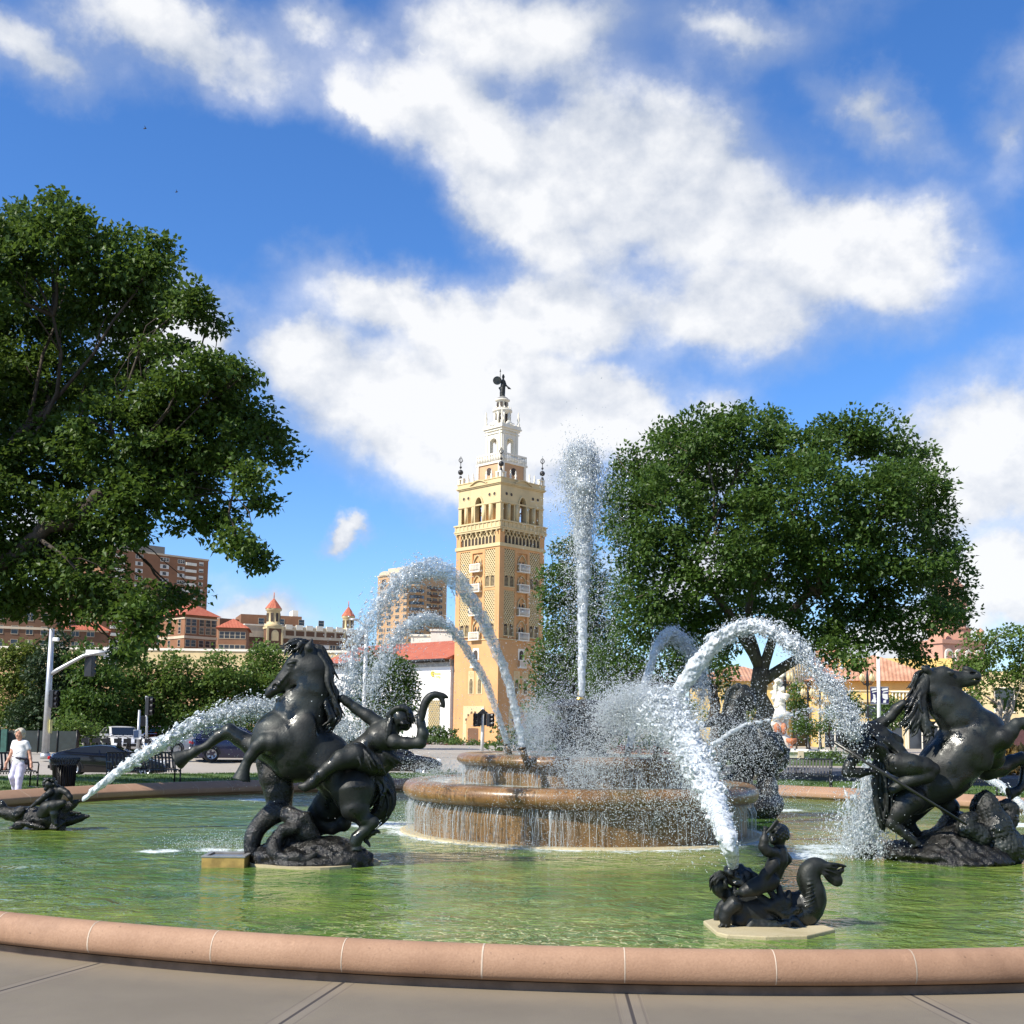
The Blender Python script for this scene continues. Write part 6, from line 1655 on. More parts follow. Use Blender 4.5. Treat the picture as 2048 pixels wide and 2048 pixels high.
stroke([(.84, -.12), (.9, -.28), (.96, -.12), (.9, -.42), (.84, -.48)], .03)
b.build('wall_sign', M_gold, B.o)
for (p_0, p_1, pt, DD) in ((818, 862, 1272, 150), (858, 905, 1262, 147), (1028, 1092, 1284, 165)):
    c = corner_at(p_0, DD, 0); mm = M_creamw if p_0 < 900 else M_brick
    o = Bld('roof_house' if p_0 < 900 else 'brick_house', {818: 'lower white box house on the roof behind the red tiled hall', 858: 'taller white box house on the roof right beside the bell tower', 1028: 'dark flat roofed brick block just right of the bell tower behind spray'}[p_0], c, 0)
    w = along(c, 0.0, p_1); hh = zat(p_0, pt, DD); b = MB(); b.bb(0, w, 0, 8, 0, hh); b.build('wall', mm, o.o); b = MB(); b.bb(-.15, w + .15, -.15, 8.15, hh, hh + .25); b.build('coping', M_creamw if p_0 < 900 else M_lead, o.o)

# ---------------------------------------------------------------- right side: yellow shops
D = 122; an = R(-12); c = corner_at(1628, D, -.6); B = Bld('shop_building', 'yellow stucco shop block with clay tile roof, red blinds and a balustraded lower front', c, an, 'shop')
LB = along(c, an, 2120); H = zat(1750, 1360, D) + .6
B.box('wall', M_yellow, 0, LB, 4, 18, -1, H); b = MB(); hip(b, 0, LB * .56, 4, 18, H, 3.0, .8, 3); b.build('roof', M_clay, B.o)
B.box('rear_parapet', M_yellow, LB * .1, LB * .7, 18.8, 22, H, zat(1750, 1318, D + 18) + .6)
hl = zat(1700, 1383, D) + .6
B.box('lower_front', M_yellow, 0, LB, 0, 4, -1, hl - .9); B.box('lower_parapet', M_yellow, 0, LB, .2, .6, hl - .9, hl); B.box('cornice', M_cream, -.2, LB + .2, -.35, .1, hl - 1.15, hl - .85); B.box('parapet_coping', M_cream, -.1, LB + .1, .1, .7, hl, hl + .15)
for f in (.03, .2, .38, .58, .8): B.box('pilaster', M_cream, LB * f - .35, LB * f + .35, -.12, 0, -.6, hl - 1.2)
for i, f in enumerate((.12, .29, .48, .69, .9)):
    b = MB(); b.cur = 0; b.prism(arch_pts(LB * f - 2.2, LB * f + 2.2, 3.7, 4.6, 5.1, False), -.06, -.01); b.build('window', [M_glass], B.o)
    b = MB(); b.bb(LB * f - 2.4, LB * f + 2.4, -.10, -.02, .1, 2.9); b.cur = 1; b.bb(LB * f - 2.5, LB * f + 2.5, -.16, -.02, 2.9, 3.3)
    for q in (-2.4, -.8, .8, 2.4): b.bb(LB * f + q - .06, LB * f + q + .06, -.15, -.101, .1, 2.9)
    b.build('shopfront', [M_glass, M_creamw], B.o)
for (f) in (.06, .21, .4, .55):
    b = MB(); b.add([(LB * f - 1.4, 3.97, H - 1.2), (LB * f + 1.4, 3.97, H - 1.2), (LB * f + 1.4, 3.2, H - 2.2), (LB * f - 1.4, 3.2, H - 2.2)], [(0, 3, 2, 1)]); b.bb(LB * f - 1.4, LB * f + 1.4, 3.18, 3.22, H - 2.5, H - 2.2); b.build('awning', M_red, B.o)
    B.win('B', LB * f, H - 3.6, 2.0, 1.6, 'pair', M_red, -3.98)
b = MB()
for i in range(26): b.lathe([(.09, 0), (.05, .15), (.11, .4), (.05, .8)], (LB * .33 + i * .36, .1, hl - .85), 6)
b.bb(LB * .33 - .2, LB * .33 + 9.4, -.05, .2, hl - .06, hl + .06); b.build('balustrade', M_creamw, B.o)
b = MB(); b.bb(LB * .02, LB * .14, 12, 14, H, zat(1722, 1300, D + 12) + .6); b.build('chimney', M_clay, B.o)
# arched corner building with the fan gable
D = 128; c = corner_at(1574, D, -.6); B = Bld('shop_building', 'pale yellow corner building with a fan shaped arched gable behind the white column', c, R(-4), 'shop'); LB = along(c, R(-4), 1630); H = zat(1600, 1375, D) + .6
B.box('wall', M_yellow, -6, LB, 0, 10, -1, H)
b = MB(); b.prism(arch_pts(-.4, LB, H - .02, H + .5, H + 3.6, False), -.2, .8); b.build('gable', M_cream, B.o)
b = MB()
for i in range(13):
    a = math.pi * (i + .5) / 13; c2 = LB / 2; b.bar((c2 + .8 * math.cos(a), -.25, H - .4 + 1.0 * math.sin(a)), (c2 + LB * .45 * math.cos(a), -.25, H - .4 + 3.3 * math.sin(a)), .09, .1)
b.build('fan_rib', M_lead, B.o)['kind'] = 'stuff'
b = MB(); b.prism(arch_pts(LB * .2, LB * .8, 0, H * .62, H * .78, False), -.08, -.02); b.build('window', M_glass, B.o)
for f in (.04, .96): B.box('pilaster', M_cream, LB * f - .3, LB * f + .3, -.3, 0, -.6, H)
B.box('side_window', M_hole, LB * .88, LB * .93, -.34, -.31, 2, 5)
c = corner_at(1395, 126, -.6); B = Bld('shop_building', 'yellow shopfront with a blue lit window seen between the oak trunk and spray', c, R(-2), 'shop'); LB = along(c, R(-2), 1575); H = zat(1440, 1398, 126) + .6
B.box('wall', M_yellow, 0, LB, 0, 8, -1, H + 2)
b = MB(); hip(b, 0, LB, 0, 8, H + 2, 1.8, .6); b.build('roof', M_clay, B.o)
b = MB(); x0, x1 = along(c, R(-2), 1426), along(c, R(-2), 1437); b.bb(x0, x1, -.08, -.01, 2.6, H - 1.1); b.build('window', mat('blue_screen', None, Base_Color=(.12, .42, .5, 1), Roughness=.3), B.o)
# salmon church-like tower
D = 230; q = at(1902, 1440, D); t = empty('church_tower', (q.x, D, 0), R(22), 'salmon pink stepped tower with arches half hidden by the right oak crown', 'tower')
k = D / FPX; zz = lambda py: zat(1902, py, D)
b = MB(); b.bb(-54 * k, 54 * k, -40 * k, 40 * k, -1, zz(1291)); b.build('lower_block', M_salmon, t)
b = MB(); b.bb(-57 * k, 57 * k, -43 * k, 43 * k, zz(1291), zz(1283)); b.lathe([(40 * k, zz(1283)), (40 * k, zz(1262)), (44 * k, zz(1260)), (44 * k, zz(1257))], (0, 0, 0), 8, smooth=False); b.lathe([(33 * k, zz(1257)), (33 * k, zz(1215)), (39 * k, zz(1212)), (40 * k, zz(1206)), (35 * k, zz(1202)), (29 * k, zz(1198))], (0, 0, 0), 8, smooth=False, phase=.2); b.build('middle_stage', M_salmon, t)
b = MB(); b.lathe([(27 * k, zz(1198)), (27 * k, zz(1178)), (33 * k, zz(1176)), (33 * k, zz(1172)), (26 * k, zz(1168)), (18 * k, zz(1152)), (3 * k, zz(1140))], (0, 0, 0), 8, smooth=False, phase=.2); b.build('top_stage', M_salmon, t)
b = MB()
for i in range(8):
    a = i * math.pi / 4 + .2 + math.pi / 8; b.box((25.2 * k * math.cos(a), 25.2 * k * math.sin(a), zz(1188)), (.15, 1.1, 1.6), a); b.box((30.8 * k * math.cos(a), 30.8 * k * math.sin(a), zz(1235)), (.15, 1.2, 3.0), a)
b.build('opening', M_hole, t)
b = MB()
for i in range(4):
    u0 = -50 * k + i * 25 * k; b.M = Matrix.Translation((0, -40 * k, 0)); b.cur = 0; b.prism(arch_pts(u0, u0 + 19 * k, zz(1325), zz(1312), zz(1301), False), -.3, -.02); b.cur = 1; b.prism(arch_pts(u0 + 4 * k, u0 + 15 * k, zz(1325), zz(1313), zz(1306), False), -.36, -.31)
b.M = None; b.build('arcade', [M_creamw, M_salmon], t)
for s_ in (-1, 1): b = MB(); b.lathe([(3 * k, zz(1283)), (3 * k, zz(1272)), (7 * k, zz(1268)), (7 * k, zz(1262)), (0, zz(1256))], (s_ * 48 * k, -34 * k, 0), 8); b.build('corner_urn', M_salmon, t)
# back wall of shops at the far right behind the small tree
c = corner_at(1960, 100, -.6); B = Bld('shop_building', 'cream two storey shop with dark ground floor behind the right tree', c, R(-20), 'shop'); LB = along(c, R(-20), 2300)
B.box('wall', M_cream, 0, LB, 0, 12, 3.4, zat(2000, 1330, 100)); B.box('ground_floor', simple('maroon_front', (.06, .02, .02)), 0, LB, .3, 12, -1, 3.4)
for i in range(5): B.win('B', 2 + i * 3.4, 4.2, 1.5, 2.0, 'sash', M_creamw)
B.done()
# ================================================================ trees and planting
def leaf_mat(name, c1, c2, c3, tr=.35, sc=1.0):
    m = bpy.data.materials.new(name); m.use_nodes = True; S.nt = m.node_tree; S.nt.nodes.clear()
    o = S.node('ShaderNodeOutputMaterial'); p = texco('Object')
    n = noise(p, .55 * sc, 4, .6); g = noise(p, 7 * sc, 3, .7)
    c = mix(ss(n, .3, .7), c1, c2); c = mix(ss(g, .45, .75) * .7, c, c3)
    d = S.node('ShaderNodeBsdfPrincipled'); S.put(d.inputs['Base Color'], c); d.inputs['Roughness'].default_value = .48; d.inputs['Specular IOR Level'].default_value = .35
    t = S.node('ShaderNodeBsdfTranslucent'); S.put(t.inputs[0], mix(.5, c, c3, 'MIX'))
    x = S.node('ShaderNodeMixShader'); x.inputs[0].default_value = tr
    S.nt.links.new(d.outputs[0], x.inputs[1]); S.nt.links.new(t.outputs[0], x.inputs[2]); S.nt.links.new(x.outputs[0], o.inputs[0])
    return m
M_oak = leaf_mat('oak_leaves', (.044, .088, .014), (.072, .135, .020), (.125, .185, .030), .42)
M_oak2 = leaf_mat('far_oak_leaves', (.044, .090, .016), (.070, .138, .022), (.118, .188, .032), .42)
M_linden = leaf_mat('light_leaves', (.075, .14, .025), (.115, .19, .034), (.18, .245, .05), .42)
M_lime = leaf_mat('yellow_green_leaves', (.10, .15, .025), (.14, .19, .03), (.20, .23, .05), .4)
M_yew = leaf_mat('dark_needles', (.022, .045, .018), (.032, .062, .02), (.06, .085, .03), .2)
M_hedge = leaf_mat('hedge_leaves', (.05, .10, .02), (.08, .14, .025), (.12, .18, .04), .3, 3)
M_redleaf = leaf_mat('red_bedding', (.16, .035, .04), (.22, .05, .05), (.12, .08, .04), .3, 3)
M_straw = leaf_mat('dry_grass', (.38, .22, .07), (.30, .20, .06), (.20, .19, .06), .3, 3)
def bark_fn(c1, c2):
    def fn(b):
        v = texco('Object'); n = noise(vmul(v, (1, 1, .25)), 9, 5, .7)
        S.put(b.inputs['Base Color'], mix(ss(n, .3, .7), c1, c2)); b.inputs['Roughness'].default_value = .95
        S.put(b.inputs['Normal'], bump(n, .9, .05))
    return fn
M_bark = mat('oak_bark', bark_fn((.035, .027, .02), (.075, .06, .045)))
M_bark2 = mat('brown_bark', bark_fn((.075, .058, .04), (.16, .13, .09)))
M_palebark = mat('pale_bark', bark_fn((.30, .25, .19), (.44, .38, .30)))
LEAF = np.array([(0, 0, 0), (.38, .30, .10), (.05, 1, -.06), (-.38, .30, .10)], float)
def leaf_cloud(C, Rr, size, per, g, outward=None, droop=.2):
    "C sprays (n,3), each a fan of leaves about size long spreading over Rr"
    n = len(C); N = n * per
    o = g.normal(0, 1, (N, 3)); o /= np.linalg.norm(o, axis=1)[:, None]; o *= (g.random(N) ** .45)[:, None] * np.array((1.9, 1.9, 1.25))
    ctr = np.repeat(C, per, 0) + o * Rr
    d = g.normal(0, 1, (N, 3))
    if outward is not None: d += np.repeat(outward, per, 0) * 1.1
    d[:, 2] -= droop
    d /= np.linalg.norm(d, axis=1)[:, None] + 1e-9
    up = g.normal(0, .55, (N, 3)) + np.array((0, 0, 1.0))
    s = np.cross(d, up); s /= np.linalg.norm(s, axis=1)[:, None] + 1e-9
    u = np.cross(s, d); sz = size * g.uniform(.6, 1.35, N)
    V = ctr[:, None, :] + sz[:, None, None] * (LEAF[None, :, 0:1] * s[:, None, :] + LEAF[None, :, 1:2] * d[:, None, :] + LEAF[None, :, 2:3] * u[:, None, :])
    return V.reshape(-1, 3), np.arange(N * 4).reshape(N, 4)
def crown_points(lobes, dens, g, shell=.55, gap=.18):
    P, O = [], []
    for (c, r) in lobes:
        c = np.array(c); r = np.array(r); n = max(6, int(dens * (r[0] * r[1] * r[2]) ** (2 / 3)))
        v = g.normal(0, 1, (n, 3)); v /= np.linalg.norm(v, axis=1)[:, None]
        rad = (shell + (1 - shell) * g.random(n) ** .6)
        lump = 1 + .16 * np.sin(v[:, 0] * 7 + c[0]) * np.sin(v[:, 2] * 6 + c[2]) + .08 * np.sin(v[:, 1] * 11 + v[:, 0] * 9)
        q = c + v * r * (rad * lump)[:, None]
        keep = np.sin(q[:, 0] * 1.9 + 1.3 * np.sin(q[:, 2] * 1.4)) * np.sin(q[:, 2] * 2.3 + q[:, 1]) > -1 + gap
        P.append(q[keep]); O.append(v[keep])
    return np.concatenate(P), np.concatenate(O)
def limb(mb, a, b, r0, r1, g, bend=.12, seg=6, n=7):
    a, b = Vector(a), Vector(b); L = (b - a).length; pts = []; rs = []
    off = Vector((g.normal(0, bend), g.normal(0, bend), abs(g.normal(0, bend)) * .6)) * L
    for i in range(seg + 1):
        t = i / seg; p = a.lerp(b, t) + off * math.sin(math.pi * t) + Vector(g.normal(0, .018 * L, 3)) * math.sin(math.pi * t)
        pts.append(p); rs.append(r0 + (r1 - r0) * t ** .8)
    mb.tube(pts, rs, n); return pts
def tree(name, label, base, fork, r0, lobes, leafm, barkm, dens, leaf, spread, per, seed, cat='tree', group=None, gap=.18, twigs=3, stems=1, shell=.5, dead=0):
    g = np.random.default_rng(seed); base = Vector(base)
    t = empty(name, base, 0, label, cat, group)
    lob = [(tuple(Vector(c) - base), r) for c, r in lobes]
    mb = MB(); fk = Vector(fork) - base
    forks = []
    for s in range(stems):
        e = fk + Vector((g.normal(0, .25 * (stems > 1)) * fk.z, g.normal(0, .12 * (stems > 1)) * fk.z, 0)); ps = Vector((g.normal(0, .12) * (stems > 1), 0, 0))
        pts = []; rs = []
        for i in range(9):
            q = i / 8; pts.append(ps.lerp(e, q) + Vector((g.normal(0, .02), g.normal(0, .02), 0)) * fk.length * (0 < i < 8)); rs.append(r0 * (1.45 if i == 0 else 1.12 - .3 * q) / stems ** .4)
        mb.tube(pts, rs, 12); forks.append(e)
    mains = []
    if stems == 1 and len(lob) > 4:
        xs = sorted(lob, key=lambda l: l[0][0]); kx = max(2, min(4, len(lob) // 8))
        for q in range(kx):
            part = xs[q * len(xs) // kx:(q + 1) * len(xs) // kx]; m = sum((Vector(l[0]) for l in part), Vector()) / len(part)
            e = fk.lerp(m, .72); e.z = max(e.z, fk.z + (m.z - fk.z) * .8)
            pts = limb(mb, fk - Vector((0, 0, fk.z * .04 * q)), e, r0 * .62, r0 * .26, g, .07, 8, 9); forks += [pts[4], pts[6], pts[8]]
    for (c, r) in lob:
        f = min(forks, key=lambda e: (e - Vector(c)).length)
        near = [m for m in mains if (m[1] - Vector(c)).length < (f - Vector(c)).length * .6 and m[2] > .03]
        vol = (r[0] * r[1] * r[2]) ** (1 / 3); rr_ = r0 * min(.34, .10 + .07 * vol)
        if near and g.random() < .75:
            m = min(near, key=lambda m: (m[1] - Vector(c)).length); st = m[0][int(len(m[0]) * .6)]; rr_ = min(rr_, m[2] * .8)
        else: st = f - (f * .12 * g.random())
        pts = limb(mb, st, c, rr_, rr_ * .3, g, .10)
        mains.append((pts, Vector(c), rr_))
        for _ in range(int(twigs * (1 + vol))):
            v = Vector(g.normal(0, 1, 3)).normalized(); e = Vector(c) + Vector((v.x * r[0], v.y * r[1], v.z * r[2])) * .85
            limb(mb, pts[int(g.integers(2, len(pts)))], e, rr_ * .32, .008 + .01 * vol * .3, g, .14, 5, 5)
    mb.build('trunk', barkm, t)
    P, O = crown_points(lob, dens, g, shell, gap)
    V, Fc = leaf_cloud(P, spread, leaf, per, g, O)
    link('crown', npmesh('crown', V, Fc, leafm, False), t)
    return t
def L_(Y, spec, g, dj=.5, df=.8):
    out = []
    for (px, py, rx, ry) in spec:
        dd = g.normal(0, dj); q = at(px, py, Y + dd); k = Y / FPX
        out.append((tuple(q), (rx * k, max(.25, (rx + ry) / 2 * k * df), ry * k)))
    return out
g0 = np.random.default_rng(5)
# the big oak at the left edge
YL = 26.0; q = gz(-175, 1600, 0)
spec = [(20, 500, 85, 75), (120, 470, 60, 60), (108, 412, 18, 32), (45, 440, 26, 40), (175, 470, 30, 30), (270, 470, 26, 26), (315, 500, 34, 32), (230, 530, 105, 62), (310, 560, 48, 48), (60, 620, 125, 95), (230, 620, 115, 66), (370, 610, 60, 34), (418, 640, 30, 24),
        (90, 760, 140, 105), (225, 740, 70, 50), (385, 745, 62, 34), (455, 750, 55, 40), (495, 745, 24, 26), (350, 800, 110, 58), (480, 830, 62, 52), (430, 880, 105, 60), (540, 885, 42, 34), (565, 915, 30, 20), (250, 880, 140, 85), (80, 920, 130, 95), (380, 955, 100, 44),
        (500, 965, 36, 30), (525, 1000, 22, 20), (290, 985, 90, 52), (410, 1035, 70, 30), (470, 1080, 42, 26), (500, 1115, 26, 26), (520, 1120, 14, 14), (150, 1050, 140, 70), (255, 1062, 60, 24), (50, 1130, 105, 62), (165, 1150, 85, 48), (280, 1195, 40, 28), (340, 700, 40, 18), (300, 690, 30, 16), (362, 1188, 36, 20), (335, 1215, 24, 20),
        (270, 1245, 48, 48), (255, 1305, 30, 32), (215, 1215, 50, 36), (130, 1210, 60, 34), (30, 1195, 60, 30), (-90, 560, 110, 100), (-120, 760, 130, 110), (-130, 950, 140, 110), (-120, 1120, 120, 70), (-300, 750, 160, 180), (-320, 980, 160, 120), (-60, 1010, 100, 80)]
tree('oak_tree', 'huge dark green oak hanging into the left side of the view', (q.x - .4, YL, 0), at(-170, 1180, YL), .42, L_(YL, spec, g0, 1.0, .95) + L_(29, [(-60, 820, 130, 140), (-220, 1000, 150, 130), (-260, 640, 150, 150), (-420, 820, 150, 160), (-450, 1060, 140, 110)], g0, 1.2), M_oak, M_bark, 84, .125, .22, 56, 3, gap=.06, twigs=2, shell=.3)  # crown widened with unseen lobes beyond the left edge to shade the lawn
# the big oak on the right
YR = 42.0; base = at(1529, 1440, YR); base.z = 0
spec = [(1280, 965, 66, 62), (1262, 915, 30, 26), (1350, 900, 60, 50), (1400, 880, 90, 52), (1480, 868, 90, 56), (1545, 855, 42, 32), (1600, 905, 70, 50), (1690, 872, 66, 48), (1755, 868, 60, 46), (1810, 920, 56, 46), (1835, 985, 70, 66), (1868, 1050, 46, 56), (1880, 1120, 46, 40), (1240, 1030, 36, 60), (1320, 1020, 95, 80), (1450, 990, 130, 90),
        (1600, 1000, 130, 90), (1740, 1010, 110, 88), (1840, 1120, 74, 52), (1890, 1180, 48, 40), (1915, 1230, 32, 26), (1850, 1235, 62, 30), (1270, 1100, 56, 52), (1262, 1190, 48, 44), (1330, 1180, 80, 60), (1440, 1120, 110, 72), (1560, 1120, 120, 70), (1680, 1120, 110, 62), (1770, 1160, 80, 40), (1390, 1240, 80, 42), (1300, 1255, 60, 40), (1640, 1205, 90, 36),
        (1500, 1225, 80, 34), (1700, 1265, 52, 24), (1655, 1300, 44, 24), (1710, 1318, 24, 22), (1770, 1225, 60, 26), (1790, 1282, 46, 24), (1830, 1305, 36, 18), (1740, 1240, 46, 18), (1440, 1285, 34, 18), (1610, 1262, 60, 22), (1560, 1245, 50, 24), (1390, 1275, 46, 22)]
tree('oak_tree', 'broad domed dark green oak with a stout trunk behind the right side of the fountain', base, at(1522, 1338, YR), .36, L_(YR, spec, g0, 1.9, 1.0), M_oak2, M_bark2, 40, .16, .30, 48, 5, gap=.14, twigs=2, shell=.42)
base = at(1437, 1440, 50); base.z = 0
tree('oak_tree', 'lower dark oak with a slim trunk behind the spray, left of the domed oak', base, at(1425, 1370, 50), .26, L_(50, [(1240, 1330, 66, 52), (1320, 1320, 76, 54), (1400, 1320, 60, 46), (1440, 1360, 36, 30), (1210, 1385, 40, 40), (1290, 1390, 50, 36)], g0, .8), M_oak2, M_bark, 40, .19, .32, 30, 7)
base = at(1150, 1440, 70); base.z = 0
tree('tall_tree', 'tall greyish green tree behind the central plume', base, at(1152, 1380, 70), .3, L_(70, [(1150, 1120, 42, 44), (1118, 1175, 36, 44), (1180, 1170, 50, 44), (1140, 1240, 56, 46), (1195, 1245, 50, 50), (1125, 1310, 52, 46), (1180, 1330, 66, 50), (1085, 1370, 32, 34), (1130, 1390, 60, 36), (1105, 1425, 54, 36), (1190, 1420, 64, 40), (1240, 1400, 40, 40)], g0, .8), M_oak2, M_bark, 34, .24, .42, 30, 9, gap=.1)
row = [('light_tree', 'yellow green tree at the left edge in front of the brown block', M_lime, 72, [(18, 1340, 40, 42), (55, 1320, 34, 36), (20, 1400, 40, 44), (70, 1370, 30, 36)]),
       ('dark_conifer', 'dark green conifer beside the tall mast arm pole', M_yew, 70, [(118, 1300, 26, 36), (105, 1350, 48, 46), (135, 1370, 48, 44), (115, 1420, 62, 46), (60, 1430, 44, 40)]),
       ('bushy_tree', 'bushy dark tree right of the mast arm pole under the signal arm', M_oak2, 68, [(185, 1330, 44, 44), (205, 1380, 46, 44), (160, 1420, 44, 40), (200, 1430, 40, 30)]),
       ('shrub', 'low bright green shrub behind the black sports car', M_linden, 64, [(150, 1455, 44, 22), (180, 1465, 26, 18), (130, 1470, 24, 16)]),
       ('street_tree', 'leafy street tree left of the white sedan with foliage down to the cars', M_linden, 72, [(262, 1345, 40, 44), (240, 1395, 44, 42), (285, 1400, 42, 42), (262, 1435, 48, 26)]),
       ('street_tree', 'full green street tree below the cream wall, leftmost of the three there', M_linden, 72, [(345, 1345, 40, 36), (330, 1390, 46, 44), (375, 1395, 46, 42), (350, 1435, 52, 30)]),
       ('street_tree', 'full green street tree below the cream wall, middle one of the three', M_linden, 73, [(440, 1345, 44, 40), (415, 1385, 42, 40), (470, 1385, 46, 44), (440, 1430, 56, 36)]),
       ('street_tree', 'pale green airy street tree just behind the head of the left horse', M_linden, 75, [(535, 1325, 44, 40), (515, 1370, 46, 40), (560, 1380, 44, 44), (535, 1420, 50, 36), (592, 1345, 24, 24)]),
       ('street_tree', 'round dark street tree in front of the white hall beside the lamp pole', M_oak2, 84, [(755, 1330, 38, 32), (795, 1345, 34, 34), (735, 1365, 34, 30), (780, 1380, 48, 34), (740, 1410, 42, 30), (805, 1415, 32, 30), (770, 1450, 46, 24), (828, 1375, 16, 14)]),
       ('park_tree', 'sunlit green tree with several pale stems at the right edge', M_linden, 56, [(1950, 1300, 44, 36), (2000, 1285, 46, 36), (2045, 1300, 36, 40), (1925, 1345, 40, 34), (1985, 1345, 56, 36), (2040, 1350, 40, 30), (1935, 1385, 34, 24), (2025, 1400, 40, 30), (2075, 1340, 50, 60)]),
       ('small_tree', 'slender bright green tree beside the white carved column', M_linden, 100, [(1590, 1380, 14, 16), (1598, 1405, 16, 18), (1590, 1425, 16, 16)]),
       ('small_tree', 'small dark green tree in front of the arched corner building', M_oak2, 88, [(1612, 1450, 16, 14), (1625, 1465, 14, 14), (1600, 1460, 14, 12)]),
       ('small_tree', 'thin sapling in front of the yellow shopfront left of the rider', M_hedge, 88, [(1655, 1445, 12, 16), (1662, 1425, 10, 14)]),
       ('small_tree', 'small green tree in front of the yellow shops beside the banner pole', M_hedge, 90, [(1700, 1400, 14, 16), (1708, 1425, 22, 18), (1696, 1445, 20, 16)]),
       ('small_tree', 'green tree right of the banner pole under the horse neck', M_hedge, 90, [(1780, 1410, 22, 16), (1800, 1430, 26, 22), (1770, 1440, 22, 16)]),
       ('small_tree', 'little bright lime tree behind the spray left of the oak trunk', M_lime, 96, [(1385, 1420, 14, 16), (1372, 1408, 10, 10)]),
       ('small_tree', 'lime green bush tree behind the head of the far bronze horse', M_lime, 94, [(1415, 1434, 13, 12), (1500, 1425, 14, 24)])]
for i, (nm, lab, mm, Y, sp) in enumerate(row):
    cx = sum(s[0] for s in sp) / len(sp); base = at(cx, 1440, Y); base.z = 0; multi = nm == 'park_tree'
    if multi: base = at(1985, 1440, Y); base.z = 0
    low = max(s[1] for s in sp)
    f = at(cx, low - 10 if not multi else 1400, Y); f.z = max(f.z, .6)
    sz = .16 if Y < 65 else .20
    tree(nm, lab, base, f, .20 if sp[0][2] > 30 else .07, L_(Y, sp, g0, .5), mm, M_palebark if multi else M_bark, (44 if not multi else 30), sz * 1.1, sz * 1.9, 30, 100 + i, 'shrub' if nm == 'shrub' else 'tree', gap=.22 if multi else .16, twigs=2, stems=4 if multi else 1, shell=.35)
def bush(name, label, boxes, leafm, dens, leaf, seed, cat='hedge', droop=.0, per=6, spread=.12):
    g = np.random.default_rng(seed); base = Vector(boxes[0][0]); P = []; O = []
    for (c, r) in boxes:
        n = int(dens * r[0] * r[1] * r[2] * 8) + 12; q = g.uniform(-1, 1, (n, 3)); P.append(np.array(c) + q * np.array(r) * (1 + .12 * g.normal(0, 1, (n, 1)))); O.append(np.tile((0, 0, .8), (n, 1)))
    V, Fc = leaf_cloud(np.concatenate(P) - np.array(base), spread, leaf, per, g, np.concatenate(O), droop)
    return tag(link(name, npmesh(name, V, Fc, leafm, False), None, base), label, cat)
q = at(880, 1484, 106); bush('hedge', 'clipped bright green hedge at the foot of the bell tower', [((q.x, 106, q.z), (2.0, .5, .35))], M_hedge, 60, .18, 1)
q = at(865, 1469, 110); bush('shrub', 'dark leafy shrub between the white hall and the tower door', [((q.x, 110, q.z), (1.0, .7, .7)), ((q.x + 1.4, 110, q.z - .2), (.9, .6, .6))], M_oak2, 40, .22, 2, 'shrub')
q = at(870, 1497, 104); bush('flower_bed', 'bed of dark red bedding plants below the green hedge', [((q.x, 104, q.z), (4.2, .8, .35))], M_redleaf, 26, .16, 3, 'flower bed')
q = at(960, 1492, 104); bush('hedge', 'low green planting at the tower foot behind the signal pole', [((q.x, 104, q.z), (3.0, .8, .4))], M_hedge, 30, .18, 4)
q = at(1665, 1517, 61); bush('hedge', 'low sunlit hedge beyond the street right of the bench', [((q.x - .6, 61, q.z), (.9, .5, .34)), ((q.x + 1.0, 61, q.z + .05), (1.2, .5, .36))], M_hedge, 70, .13, 5)
q = at(885, 1537, 44); bush('ground_plants', 'patch of small leafy plants at the lawn edge left of the tiers', [((q.x, 44, -.08), (.5, .3, .14))], M_hedge, 500, .07, 6, 'plants', 0, 5, .05)
q = at(2030, 1492, 50); bush('ornamental_grass', 'clump of tan ornamental grass behind the right horse leg', [((q.x, 50, .55), (1.3, .5, .5))], M_straw, 130, .34, 7, 'grass', -1.2, 6, .1)
q = at(1255, 1500, 60); bush('flower_bed', 'bed of pink and red flowers glimpsed through the central spray', [((q.x, 60, .5), (2.2, .4, .3)), ((q.x + 3, 60, .5), (1.8, .4, .25))], M_redleaf, 60, .12, 8, 'flower bed')
q = at(1100, 1470, 78); bush('hedge', 'dark hedge behind the upper tier and its mist', [((q.x + 3, 78, .8), (6.5, .8, .9))], M_oak2, 22, .22, 9)
q = at(300, 1447, 79); bush('hedge', 'long dark hedge under the row of street trees on the left', [((q.x, 79, .9), (15, .8, 1.0))], M_oak2, 26, .24, 10)
# grass blades along the near edge of the lawn
gg = np.random.default_rng(77); n = 60000
ph = gg.uniform(R(12), R(172), n); rr2 = 16.0 + (gg.random(n) ** 1.2) * 12.1
P = np.stack([PCX + rr2 * np.cos(ph), PCY + rr2 * np.sin(ph), np.interp(rr2, LAWN[0], LAWN[1]) - .002], 1)
d = np.stack([gg.normal(0, .35, n), gg.normal(0, .35, n), np.ones(n)], 1); w = np.stack([np.cos(ph * 37), np.sin(ph * 37), np.zeros(n)], 1) * .014; hgt = gg.uniform(.03, .085, n)[:, None]
V = np.stack([P - w, P + w, P + d * hgt], 1).reshape(-1, 3)
tag(link('grass', npmesh('grass', V, np.arange(n * 3).reshape(n, 3), M_hedge, False)), 'short mown grass blades of the lawn behind the pool', 'grass', None, 'stuff')
